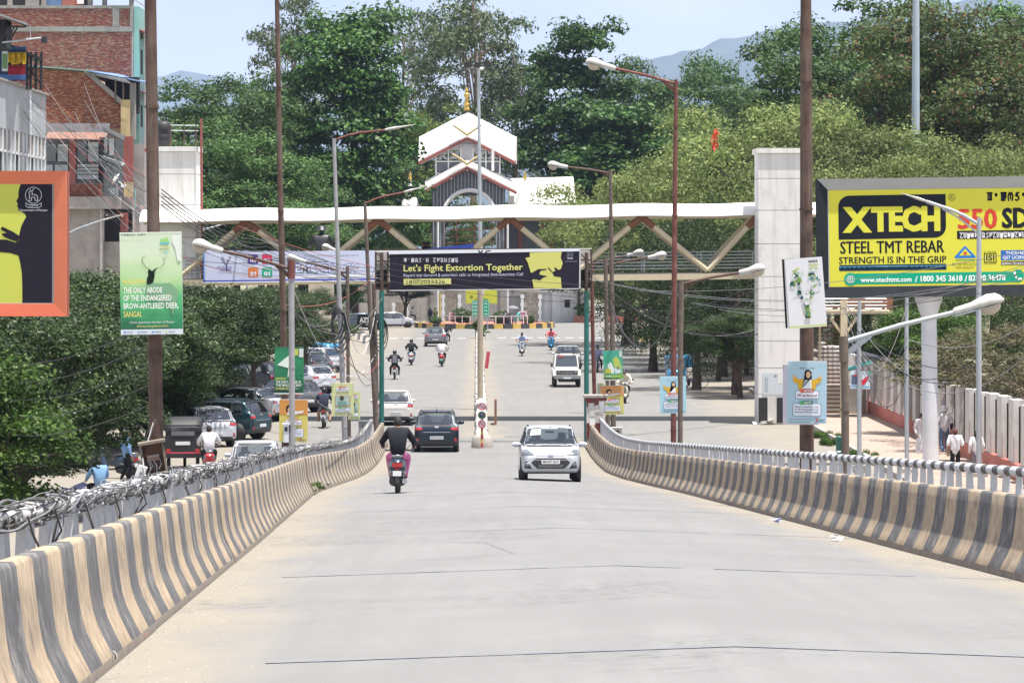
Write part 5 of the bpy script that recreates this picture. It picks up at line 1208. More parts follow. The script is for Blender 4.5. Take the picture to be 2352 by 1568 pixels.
hiv((641, 917, 706, 1015), 83.4, 'orange and yellow health poster behind the tall brown pole on the left', 'ccc06a', 'c98f4e', 'child', None, R(.6), 0)
hiv((763, 879, 813, 955), 109.4, 'pale green health poster with a mother and baby on the grey lamp post', 'cbd29a', None, 'baby', None, R(-1), R(3))
hiv((800, 899, 827, 963), 110.6, 'narrow pale green poster behind the mother and baby poster', 'c3cf96', None, 'baby', None, R(1), R(10), False)
DG('park_ground', [(0, '123f30'), (.2, '1c6a48'), (.5, '237a52'), (.8, '2c8a5e'), (1, '1c6a4c')], 1.2, 2.5, .3)
pp = Sign('poster', 'dark green festival poster with white swirl behind the tall brown pole', 'poster', (630, 797, 697, 905), 83.6, 'park_ground', 'ink_5a6a60', .06, R(2), R(.5))
pp.tri([(636, 838), (648, 828), (660, 818), (672, 815), (676, 830), (670, 850), (660, 868), (662, 845)], 'd8e4dc', 2); pp.rect(686, 800, 696, 820, 'c9d0cc', 2); pp.rect(676, 801, 684, 816, 'b8c25a', 2)
for k, (t, c) in enumerate((('MANIPUR:', 'c8c866'), ('THE ONLY ABODE OF', 'e4e8e0'), ('THE MAGNIFICENT', 'e4e8e0'), ('SANGAI FAWNS', 'c8c866'))): pp.text(t, 633, 872 + k * 7.5, 5.5, c, 3, w=(24, 58, 60, 44)[k], bold=.015)
pp.ring(690, 862, 7, 2, '3fa07c', 2); pp.rect(630, 902, 697, 905, 'c8cec8', 2); pp.text('Come experience the best of Manipur', 640, 893, 2.6, 'd8e4dc', 3, w=48, bold=0); pp.done()
DG('sport_ground', [(0, '2f6a2c'), (.15, '7fb85a'), (.4, '7fc8a8'), (.65, '3fae84'), (1, '48b094')], 1.1, 4.0, .35)
ps = Sign('poster', 'turquoise and green festival poster above the orange one on the right poles', 'poster', (1387, 805, 1431, 873), 131.5, 'sport_ground', 'ink_b8bcb8', .06, R(-2), R(-1.5))
ps.tri([(1408, 825), (1416, 818), (1424, 826), (1428, 845), (1420, 850), (1412, 842)], 'b8c86a', 2); ps.tri([(1396, 838), (1404, 830), (1412, 848), (1410, 858), (1400, 856)], 'dfe8e2', 2); ps.tri([(1412, 846), (1422, 840), (1428, 856), (1414, 858)], 'cfe0e6', 2); ps.rect(1390, 847, 1404, 856, 'c8c84e', 3); ps.text('MANIPUR', 1391, 866, 4, 'e8f0e4', 3, w=15, bold=.02); ps.text('SANGAI FESTIVAL', 1408, 866, 3.4, 'd6dc6a', 3, w=20, bold=.02); ps.rect(1424, 807, 1430, 820, 'c9d6d2', 2); ps.rect(1387, 871, 1431, 873, 'd8dcd8', 3); ps.done()
# tilted festival board high on the right pole
pf = Sign('poster', 'tilted white festival poster board high on the rusty right pole', 'poster', (1813, 592, 1900, 752), 64.2, 'ink_d6d7da', 'ink_26262a', .05, R(4), R(-4.2))
rd = random.Random(4)
for k in range(150):
    t = rd.uniform(0, 1); s2 = rd.choice((-1, 1)); yy = 618 + t * 110; wd = 31 * math.sin(min(1, t * 1.25 + .18) * math.pi) ** .6; xx = 1857 + s2 * rd.uniform(.32 * wd, wd); c = rd.choice(('2c5f52', '1f4a58', '6f9a48', 'b9c45a', '274030', 'cfd9cf', '3f8a9a', '8aa85a'))
    pf.poly([(xx + rd.uniform(-8, 8), yy + rd.uniform(-8, 8)) for _ in range(3)], c, 2 + k % 5)
pf.line([(1846, 650), (1850, 668), (1857, 676), (1864, 668), (1868, 645)], 3.5, 'd6d7da', 8); pf.tri([(1848, 676), (1857, 672), (1866, 676), (1861, 700), (1853, 700)], 'd6d7da', 8); pf.text('2022', 1852, 690, 5, '6fae5a', 9, w=10); pf.text('MANIPUR', 1868, 604, 5.5, '33343a', 3, w=21, bold=.03); pf.text('SANGAI', 1869, 612, 5.5, 'c2c46a', 3, w=20, bold=.03); pf.text('FESTIVAL', 1869, 620, 5.5, 'b4c276', 3, w=20, bold=.03); pf.text('2022', 1870, 626, 4, '8ac0d8', 3, w=10)
pf.text('21 - 30 NOVEMBER', 1846, 716, 4, 'b0b478', 9, w=24, bold=0); pf.rect(1813, 747, 1900, 750, 'b9c86a', 3); pf.done()
pe = Sign('poster', 'back board seen edge on behind the tilted white festival poster', 'poster', (1804, 594, 1842, 752), 64.8, 'ink_c4c5ca', 'ink_1a1a1c', .06, R(38), R(-4.2)); pe.done()
sm = Sign('sign', 'small red and grey event banner on the thin galvanised pole', 'sign', (1953, 852, 1998, 893), 112, 'ink_cfdbe4', 'ink_aab4bc', .03, R(-3), R(2)); sm.rect(1955, 861, 1978, 883, '5d6a80', 2); sm.rect(1960, 860, 1974, 864, 'c84450', 3); sm.poly([(1978, 874), (1992, 862), (1995, 866), (1984, 884), (1980, 884)], 'd2384a', 3); sm.poly([(1992, 852), (1998, 852), (1998, 870)], '3f9a84', 2); sm.rect(1955, 886, 1996, 889, '6fa6d0', 2); sm.text('RALLY', 1961, 858, 4, '7d8ea0', 3, w=14); sm.done()
# far signs by the junction
ar = Sign('sign', 'black arrow sign board pointing left at the far junction', 'sign', (820, 722, 878, 758), 262, 'ink_23252a', 'ink_1a1b20', .08); ar.text('AZTECS', 826, 740, 11, 'c9cccc', 2, w=42, bold=.04); ar.text('SECTOR 9', 840, 747, 5, 'a8acac', 2, w=22); ar.poly([(822, 754), (830, 750), (830, 752.5), (845, 752.5), (845, 755.5), (830, 755.5), (830, 757.5)], 'dfe2e2', 2); ar.done()
gs = Sign('direction_sign', 'green direction sign behind the beige mast at the roundabout', 'sign', (1084, 690, 1124, 727), 315, 'ink_1f9a7a', 'ink_1f9a7a', .08); gs.rect(1085, 691, 1123, 726, 'cfe8de', 1); gs.rect(1085.8, 691.8, 1122.2, 725.2, '1f9a7a', 2)
for k in range(4): gs.script('aif', 1087, 699 + k * 8, 4.5, 9, 'e6f2ee', 3, .2); gs.text('IMPHAL'[:5], 1112, 699 + k * 8, 3.5, 'e6f2ee', 3, w=8)
gs.poly([(1110, 685), (1118, 690), (1110, 690)], '1f9a7a', 1); gs.done()
for x in (1088, 1120): MB().tube(((x - 1104) / gs.S, .1, -wz(727, 315)), ((x - 1104) / gs.S, .1, 0), .05, .05, 6).build('post', 'galv', gs.root, False)
yb_ = Sign('billboard', 'small yellow board behind the roundabout', 'billboard', (1070, 655, 1142, 697), 340, 'ink_c6c84a', 'ink_2c2c2c', .2); yb_.rect(1072, 657, 1140, 695, 'c9cb4c', 1); yb_.ell(1083, 682, 4, 4, '8a8c3c', 2); yb_.rect(1108, 657, 1112, 678, 'd8d8e0', 2); yb_.text('XTECH', 1090, 690, 5, '6a6c34', 2, w=30); yb_.done()
MB().tube((0, .15, -wz(697, 340)), (0, .15, 0), .1, .1, 8).build('post', 'galv', yb_.root, False)
for (x0_, x1_, y0_, y1_, Yp, lab) in ((1031, 1055, 717, 733, 322, 'pale notice board with red writing on the roundabout fence'), (1168 + 22, 1210, 715, 731, 322, 'small pale notice by the white sentry post')):
    q = Sign('notice', lab, 'notice', (x0_, y0_, x1_, y1_), Yp, 'ink_d8cdd6', 'ink_b8b0b8', .05)
    for k in range(2): q.script('aifcd', x0_ + 3, y0_ + 7 + k * 6, 4, x1_ - x0_ - 6, 'b05a7a', 2, .2)
    q.done(); MB().tube((0, .06, -.9), (0, .06, 0), .04, .04, 6).build('post', 'galv', q.root, False)
tg = Sign('sign', 'turquoise overhead sign board beyond the right green post', 'sign', (1412, 662, 1462, 676), 330, 'ink_2fa890', 'ink_2fa890', .1); tg.ell(1420, 669, 5, 5, 'b9d8dc', 2); tg.done(); MB().tube((0, .1, -wz(676, 330)), (0, .1, 0), .07, .07, 6).build('post', 'galv', tg.root, False)
# ---------------------------------------------------------------- lamp posts and poles
def pole(name, label, pts, Y, r, mat, bands=0, group=None, z0=0.0, cat='pole'):
    # pts: (x, y) picture positions from foot to top at distance Y; foot goes down to z0
    t = thing(name, label, cat, (wx(pts[0][0], Y), Y, z0), 0, group)
    P = [Vector((wx(pts[0][0], Y), Y, z0))] + [W(x, y, Y) for x, y in pts[1:]]
    n = len(P); rr = r if isinstance(r, (list, tuple)) else [lerp(r, r * .86, k / (n - 1)) for k in range(n)]
    MB().path(P, rr, 14).build('shaft', mat, t)
    for k in range(bands):
        f = (k + .6) / (bands + .3); i = min(n - 2, int(f * (n - 1))); a = P[i].lerp(P[i + 1], f * (n - 1) - i); d = (P[i + 1] - P[i]).normalized()
        MB().tube(a - d * .02, a + d * .02, rr[i] * 1.12, rr[i] * 1.12, 12).build('weld_ring', mat, t)
    return t
def cobra(t, p0, p1, L, armr=.04, mat='rust_pole'):
    # old lamp: bent shell on a slanting arm with a frosted bowl below; p0 arm root, p1 where the shell begins, L shell length
    p0, p1 = Vector(p0), Vector(p1); d = (p1 - p0).normalized()
    MB().path([p0, p0.lerp(p1, .5) + Vector((0, 0, .03)), p1 + d * .08], armr, 8).build('arm', mat, t)
    MB().beam(p0 + Vector((0, 0, -.22)), p0.lerp(p1, .22), .02, .10).build('gusset', mat, t)
    side = Vector((0, 1, 0)); up = side.cross(d).normalized(); up = up if up.z > 0 else -up
    secs = []
    for f, w, hgt, lo in ((0, .05, .06, -.05), (.05, .075, .085, -.055), (.38, .085, .10, -.06), (.5, .13, .13, -.055), (.7, .165, .17, -.05), (.87, .15, .15, -.05), (.96, .10, .09, -.045), (1, .04, .02, -.03)):
        c = p1 + d * (L * f); s = []
        for k in range(12):
            a = 2 * math.pi * k / 12; u, v = math.cos(a), math.sin(a); s.append(c + side * (u * w) + up * (v * hgt if v > 0 else -lo * v))
        secs.append(s)
    h = MB().loft(secs).build('lamp_head', 'lamp_shell', t)
    bm = MB(); c = p1 + d * (L * .72); secs = []
    for k in range(6):
        a = k / 5 * math.pi / 2; s = []
        for j in range(14):
            b = 2 * math.pi * j / 14; s.append(c + d * (math.cos(b) * .19 * math.cos(a)) + side * (math.sin(b) * .14 * math.cos(a)) - up * (.05 + .16 * math.sin(a)))
        secs.append(s)
    o = bm.loft(secs).build('bowl', 'lamp_glass', t); o.parent = t
    MB().beam(p1 - up * .06, p1 + d * L * .9 - up * .055, .2, .018).build('rim', 'galv', t)
def led(t, p0, p1, p2, mat='galv', r=.03, strut=True):
    # slim lamp: p0 arm root, p1 head start, p2 head tip
    p0, p1, p2 = Vector(p0), Vector(p1), Vector(p2)
    mid = p0.lerp(p1, .5) + Vector((0, 0, abs(p1.x - p0.x) * .05)); MB().path([p0, p0.lerp(p1, .25) + Vector((0, 0, abs(p1.x - p0.x) * .045)), mid, p1], r, 8).build('arm', mat, t)
    if strut: MB().path([p0 - Vector((0, 0, .32)), p0.lerp(p1, .35) + Vector((0, 0, -.08)), p0.lerp(p1, .7) + Vector((0, 0, .0))], r * .6, 6).build('strut', mat, t)
    d = (p2 - p1); side = Vector((0, 1, 0)); up = Vector((0, 0, 1)); secs = []
    for f, w, h in ((0, .035, .035), (.08, .05, .045), (.12, .10, .05), (.35, .15, .055), (.55, .15, .03), (.97, .12, .012), (1, .06, .006)):
        c = p1 + d * f; secs.append([c + side * (math.cos(a) * w) + up * (math.sin(a) * h + .01) for a in [2 * math.pi * k / 10 for k in range(10)]])
    MB().loft(secs).build('lamp_head', 'lamp_shell', t)
SLG = 'old lamp posts along the ramp'
pole('pole', 'thick rusty pole carrying the deer poster at the left', [(361, 1568), (360, 1100), (356, 800), (352, 500), (345, -40)], 45, [.105, .1, .095, .088, .08], 'rust_pole', 5)
pole('pole', 'tall brown pole standing beside the ramp on the left', [(657, 1070), (655, 1000), (650, 700), (643, 400), (636, -20)], 84, [.10, .097, .085, .072, .058], 'rust_pole', 5, None, .8)
pole('pole', 'thick rusty pole carrying two posters at the right', [(1853, 1080), (1853, 900), (1852, 500), (1851, -20)], 65, [.146, .142, .127, .108], 'rust_pole', 5, None, 1.0)
t = pole('street_lamp', 'old lamp post with its arm over the footbridge banner, nearest on the left', [(671, 1060), (671, 1000), (669, 600)], 82, [.075, .075, .075], 'grey_pole', 2, None, 1.0, 'lamp post'); cobra(t, W(669, 618, 82), W(512, 577, 82), .80)
MB().tube(W(669, 640, 82), W(669, 597, 82), .095, .095, 12).build('sleeve', 'red_rust_pole', t)
t = pole('street_lamp', 'grey lamp post with a slim lamp arm reaching right, left of the ramp', [(794, 1060), (790, 950), (780, 700), (773, 500), (767, 318)], 110, [.095, .095, .083, .067, .06], 'grey_pole', 3, None, .5, 'lamp post'); led(t, W(769, 322, 110), W(884, 299, 110), W(953, 287, 110), 'red_rust_pole', .035, False)
t = pole('street_lamp', 'old lamp post with a low white lamp beside the coiled cable, left', [(803, 1040), (800, 900), (798, 612)], 127, [.07, .07, .07], 'wood_pole', 1, None, 0, 'lamp post'); cobra(t, W(798, 628, 127), W(702, 602, 127), .78, .045)
t = pole('street_lamp', 'brown lamp post with a slim lamp left of the green post', [(866, 1020), (860, 900), (846, 640), (838, 462)], 132, [.11, .105, .08, .065], 'wood_pole', 3, None, 0, 'lamp post'); led(t, W(839, 468, 132), W(928, 442, 132), W(979, 428, 132), 'red_rust_pole', .04, False)
t = pole('street_lamp', 'old lamp post hidden behind the brown one, arm to the left', [(866, 1000), (863, 800), (857, 600)], 153, [.10, .10, .09], 'wood_pole', 1, None, 0, 'lamp post'); cobra(t, W(857, 608, 153), W(774, 577, 153), .75, .05)
t = pole('street_lamp', 'nearest old lamp post with a big lamp reaching right', [(1943, 1080), (1941, 900), (1938, 772)], 58, [.075, .07, .064], 'wood_pole', 1, None, 1.0, 'lamp post'); cobra(t, W(1946, 783, 58), W(2190, 718, 58), .92, .042, 'galv'); MB().tube(W(1938, 830, 58), W(1938, 772, 58), .082, .082, 12).build('sleeve', 'wood_pole', t)
t = pole('street_lamp', 'tall red rusty lamp post with a curved arm over the street at the right', [(1547, 1040), (1547, 880), (1549, 600), (1551, 350), (1553, 183)], 97, [.085, .085, .078, .065, .055], 'red_rust_pole', 4, None, .5, 'lamp post'); cobra(t, W(1551, 192, 97), W(1414, 158, 97), .92, .04, 'red_rust_pole')
t = pole('street_lamp', 'dark lamp post with a low lamp beside the red rusty pole', [(1562, 1040), (1563, 800), (1565, 645)], 95, [.075, .075, .08], 'wood_pole', 1, None, .5, 'lamp post'); cobra(t, W(1566, 652, 95), W(1697, 627, 95), .78, .042)
t = pole('street_lamp', 'brown lamp post with its lamp in front of the white side roof', [(1409, 1020), (1407, 800), (1404, 560), (1402, 391)], 132, [.11, .105, .085, .07], 'wood_pole', 3, None, 0, 'lamp post'); cobra(t, W(1402, 398, 132), W(1304, 384, 132), .82, .045)
t = pole('street_lamp', 'old lamp post right of the brown pair with its lamp before the truss', [(1397, 1010), (1394, 800), (1391, 592)], 134, [.085, .085, .085], 'wood_pole', 1, None, 0, 'lamp post'); cobra(t, W(1393, 610, 134), W(1488, 592, 134), .78, .045)
t = pole('street_lamp', 'thin red lamp post next to the right green post', [(1367, 920), (1362, 800), (1359, 600)], 152, [.10, .09, .08], 'red_rust_pole', 2, None, 0, 'lamp post'); cobra(t, W(1361, 606, 152), W(1440, 587, 152), .80, .05)
# galvanised posts on the right pavement
def galv_post(x, yt, Y, r, label, ledp=None, foot=True):
    t = pole('street_lamp' if ledp else 'pole', label, [(x, 1000), (x - 1, (yt + 900) / 2), (x, yt)], Y, [r, r * .95, r * .8], 'galv', 0, None, 0, 'lamp post' if ledp else 'pole')
    if ledp: led(t, W(*ledp[0], Y), W(*ledp[1], Y), W(*ledp[2], Y), 'galv', r * .62)
    if foot: MB().box((wx(x, Y), Y, .12), (.5, .5, .26)).build('foot', 'concrete', t)
    return t
galv_post(2249, 500, 108, .095, 'galvanised lamp post with a braced slim arm before the yellow billboard', ((2247, 515), (2128, 463), (2069, 444)))
galv_post(2083, 684, 110, .075, 'thin galvanised pole under the left half of the billboard')
galv_post(1974, 690, 112, .08, 'thin galvanised pole holding the small event banner')
galv_post(1862, 520, 176, .12, 'galvanised lamp post behind the rusty right pole with slim lamp', ((1861, 528), (1797, 499), (1766, 488)))
galv_post(1905, 500, 200, .12, 'galvanised lamp post hidden behind the billboard edge', ((1903, 503), (1862, 492), (1828, 485)))
for x, yt, Y, tip, lab in ((318, 544, 200, ((318, 556), (392, 512), (420, 506)), 'slim lamp post rising left of the deer poster'), (130, 560, 196, ((132, 552), (228, 508), (288, 492)), 'slim lamp post just right of the orange billboard'), (420, 560, 230, ((420, 545), (492, 521), (520, 513)), 'slim lamp post between deer poster and white banner'), (568, 596, 250, ((570, 602), (594, 590), (612, 580)), 'short slim lamp post under the truss behind the banner')):
    galv_post(x, yt, Y, .10, lab, tip, False)
# pale blue mast far right, high mast on the median
pole('pole', 'tall pale blue mast rising out of the right trees', [(2104, 700), (2103, 320), (2104, 0), (2105, -160)], 216, [.30, .27, .22, .2], 'bluepole', 0)
hm_ = pole('high_mast', 'tall beige and grey mast on the median with floodlights on top', [(1103, 960), (1103, 690), (1103, 560)], 156, [.14, .135, .13], 'beige_pole', 0, None, 0, 'lamp post')
MB().path([W(1103, 562, 156), W(1101, 360, 156), W(1099, 152, 156)], [.105, .09, .07], 12).build('upper_shaft', 'galv', hm_)
MB().beam(W(1072, 156, 156), W(1130, 155, 156), .06, .06).build('crossbar', 'galv', hm_)
for x in (1074, 1097, 1121): MB().box(W(x, 150, 155.8), (.32, .12, .26)).build('floodlight', 'black', hm_)
MB().lathe([(0, 0), (.1, .02), (.1, .14), (0, .16)], W(1106, 162, 155.8), 10).build('camera_dome', 'white_paint', hm_); MB().tube(W(1097, 150, 156), W(1096, 118, 156), .015, .01, 5).build('antenna', 'galv', hm_); MB().tube(W(1119, 150, 156), W(1119, 145, 156), .05, .05, 8).build('beacon', 'red_awning', hm_)
# junction box on the big rusty pole, and smaller cabinets
DM('old_wood', (.20, .17, .13), .85, 0, .25, 4, .2, 20, (.32, .29, .25), (.55, .75)); DM('porcelain', (.30, .19, .15), .5, 0, .15, 8)
jb = thing('junction_box', 'open weathered junction box with loose wires on the big rusty pole', 'junction box', W(357, 1088, 44.7)); jb.rotation_euler = (0, R(-9), R(8)); sJ = F / 44.7
def jq(name, x0, x1, y0, y1, yy, d, mat): return MB().box((((x0 + x1) / 2 - 357) / sJ, yy, (1088 - (y0 + y1) / 2) / sJ), ((x1 - x0) / sJ, d, (y1 - y0) / sJ)).build(name, mat, jb, False)
jq('back', 332, 384, 1018, 1086, -.02, .02, 'brown_awning'); jq('side', 330, 335, 1016, 1088, -.10, .18, 'old_wood'); jq('side', 381, 386, 1016, 1088, -.10, .18, 'old_wood'); jq('bottom', 330, 386, 1083, 1088, -.11, .2, 'old_wood'); jq('top', 328, 390, 1010, 1016, -.13, .26, 'old_wood')
jq('terminal_block', 343, 372, 1042, 1056, -.08, .06, 'porcelain')
for k in range(7): jq('terminal', 345 + k * 3.8, 347 + k * 3.8, 1044, 1047, -.115, .01, 'cable_white')
rd = random.Random(8)
for k in range(9):
    x = 340 + rd.uniform(0, 36); P = [((x - 357) / sJ, -.1, (1088 - 1055) / sJ), ((x + rd.uniform(-6, 6) - 357) / sJ, -.16, (1088 - 1066) / sJ), ((x + rd.uniform(-9, 9) - 357) / sJ, -.14, (1088 - 1076 - rd.uniform(0, 8)) / sJ)]
    MB().path(P, .006, 5).build('wire', rd.choice(('cable_white', 'cable_grey', 'cable')), jb, False)
mt = thing('meter_box', 'small white meter box hanging by the left railing', 'meter box', W(315, 1108, 44.2)); mt.rotation_euler = (0, R(20), 0)
MB().box((0, 0, .12), (.12, .10, .24)).build('case', 'white_paint', mt, False); MB().box((.02, -.052, .10), (.06, .005, .12)).build('face', 'grey_old', mt, False)
for x0, x1, y0, y1, Y, lab, m in ((824, 852, 968, 1006, 127, 'grey steel cabinet beside the left railing end', 'tin'), (1405, 1428, 983, 1018, 128, 'pale steel cabinet behind the right railing end', 'dirty_white'), (652, 664, 975, 1015, 82, 'small pale box on the brown left pole', 'white_steel')):
    c = thing('cabinet', lab, 'cabinet', W((x0 + x1) / 2, y1, Y)); w, h = (x1 - x0) * Y / F, (y1 - y0) * Y / F
    if Y > 100: c.location.z = 0; h = wz(y0, Y)
    MB().box((0, 0, h / 2), (w, .3, h)).build('case', m, c, False); MB().box((0, -.155, h * .82), (w * .5, .01, .05)).build('vent', 'black', c, False); MB().box((0, -.155, h * .70), (w * .5, .01, .05)).build('vent', 'black', c, False)
    MB().box((0, 0, h + .02), (w + .06, .36, .04)).build('lid', m, c, False)
# tiled pier at the right barrier end
pr = thing('end_pier', 'maroon tiled pier with torn posters at the right barrier end', 'pier', (wx(1368, 126.5), 126.5, 0)); z1 = wz(912, 126.5)
MB().box((0, 0, z1 / 2), (.72, .7, z1)).build('core', 'concrete', pr, False)
for k in range(6):
    for j in range(2): MB().box((-.18 + .36 * j, -.362, .16 + k * .31), (.35, .02, .30)).build('tile', 'tile_maroon' if k in (0, 1, 2, 5) else 'dirty_white', pr, False)
MB().box((0, 0, z1 + .05), (.95, .9, .10)).build('cap', 'concrete', pr, False); MB().box((0, 0, z1 - .06), (.85, .8, .12)).build('cap_band', 'tile_maroon', pr, False); MB().box((.22, -.02, .22), (1.1, .9, .45)).build('plinth', 'tile_maroon', pr, False)
for k in range(6):
    a = random.Random(k); MB().box((a.uniform(-.25, .25), -.377 - .002 * k, a.uniform(.9, 1.7)), (.22, .004, .26)).build('torn_paper', 'dirty_white' if k % 2 else 'white_paint', pr, False)
# ---------------------------------------------------------------- road vehicles
for n, c in (('car_white', (.50, .52, .57)), ('car_cream', (.62, .61, .58)), ('car_blue', (.004, .015, .030)), ('car_teal', (.012, .045, .06)), ('car_silver', (.50, .52, .55)), ('car_grey', (.16, .17, .185)), ('car_black', (.02, .022, .028)), ('car_navy', (.07, .10, .15)), ('car_sky', (.05, .30, .55))):
    DM(n, c, .32, .0 if 'white' in n or 'cream' in n else .35, .03, 2, 0, 10, None, (.5, .7), None, .6)
DM('tyre', (.022, .022, .023), .85, 0, .2, 6); DM('rim', (.32, .33, .34), .4, .6, .1, 5); DM('trim', (.03, .031, .034), .55, 0, .15, 5); DM('seat', (.035, .036, .042), .8, 0, .15, 5)
DM('chrome', (.62, .63, .65), .15, .9, 0); DM('tail_red', (.42, .02, .025), .2, 0, .05, 5, coat=.5); DM('lamp_clear', (.13, .15, .17), .15, 0, .3, 9, coat=.35); DM('amber', (.65, .25, .04), .3, 0, 0); DM('plate', (.70, .71, .72), .5, 0, .03, 5); DM('plate_green', (.18, .55, .40), .5, 0, .03, 5)
gm = bpy.data.materials.new('car_glass'); gm.use_nodes = True; _made['car_glass'] = gm; _n = gm.node_tree; _n.nodes.clear()
_o = _n.nodes.new('ShaderNodeOutputMaterial'); _t = _n.nodes.new('ShaderNodeBsdfTransparent'); _t.inputs[0].default_value = (.55, .62, .64, 1); _g = _n.nodes.new('ShaderNodeBsdfGlossy'); _g.inputs['Roughness'].default_value = .04; _g.inputs['Color'].default_value = (.85, .92, 1, 1)
_x = _n.nodes.new('ShaderNodeMixShader'); _x.inputs[0].default_value = .16; _n.links.new(_t.outputs[0], _x.inputs[1]); _n.links.new(_g.outputs[0], _x.inputs[2]); _n.links.new(_x.outputs[0], _o.inputs['Surface'])
def crow(rows, sub):
    rows = [np.array(r, float) for r in rows]; n = len(rows); out = []
    for i in range(n - 1):
        p0, p1, p2, p3 = rows[max(i - 1, 0)], rows[i], rows[i + 1], rows[min(i + 2, n - 1)]
        for k in range(sub):
            t = k / sub; m1, m2 = (p2 - p0) * .42, (p3 - p1) * .42
            out.append((2 * t ** 3 - 3 * t ** 2 + 1) * p1 + (t ** 3 - 2 * t ** 2 + t) * m1 + (-2 * t ** 3 + 3 * t ** 2) * p2 + (t ** 3 - t ** 2) * m2)
    out.append(rows[-1]); return out
HATCH = [(-1.88, .66, .40, .70, .74, .55), (-1.85, .76, .33, .86, .90, .62), (-1.79, .81, .28, .97, 1.01, .68), (-1.72, .825, .26, 1.0, 1.12, .68), (-1.45, .83, .22, 1.0, 1.44, .655), (-1.25, .83, .2, .99, 1.50, .64), (-.3, .83, .2, .97, 1.54, .63), (.35, .83, .2, .95, 1.50, .62), (.55, .83, .2, .95, 1.43, .62), (1.12, .825, .2, .94, 1.04, .64), (1.25, .82, .2, .92, .99, .66), (1.62, .79, .24, .84, .91, .62), (1.80, .72, .28, .72, .80, .56), (1.88, .60, .38, .62, .66, .48)]
SEDAN = [(-1.90, .64, .40, .74, .78, .5), (-1.86, .76, .32, .92, .96, .62), (-1.75, .81, .26, .98, 1.03, .66), (-1.45, .83, .22, 1.0, 1.08, .64), (-1.28, .83, .2, 1.0, 1.14, .62), (-.80, .83, .2, .98, 1.43, .58), (-.3, .83, .2, .97, 1.50, .58)] + HATCH[7:]
def inq(q, a, b):
    s = None
    for i in range(4):
        (x0, y0), (x1, y1) = q[i], q[(i + 1) % 4]; c = (x1 - x0) * (b - y0) - (y1 - y0) * (a - x0)
        if s is None: s = c > 0
        elif (c > 0) != s: return False
    return True
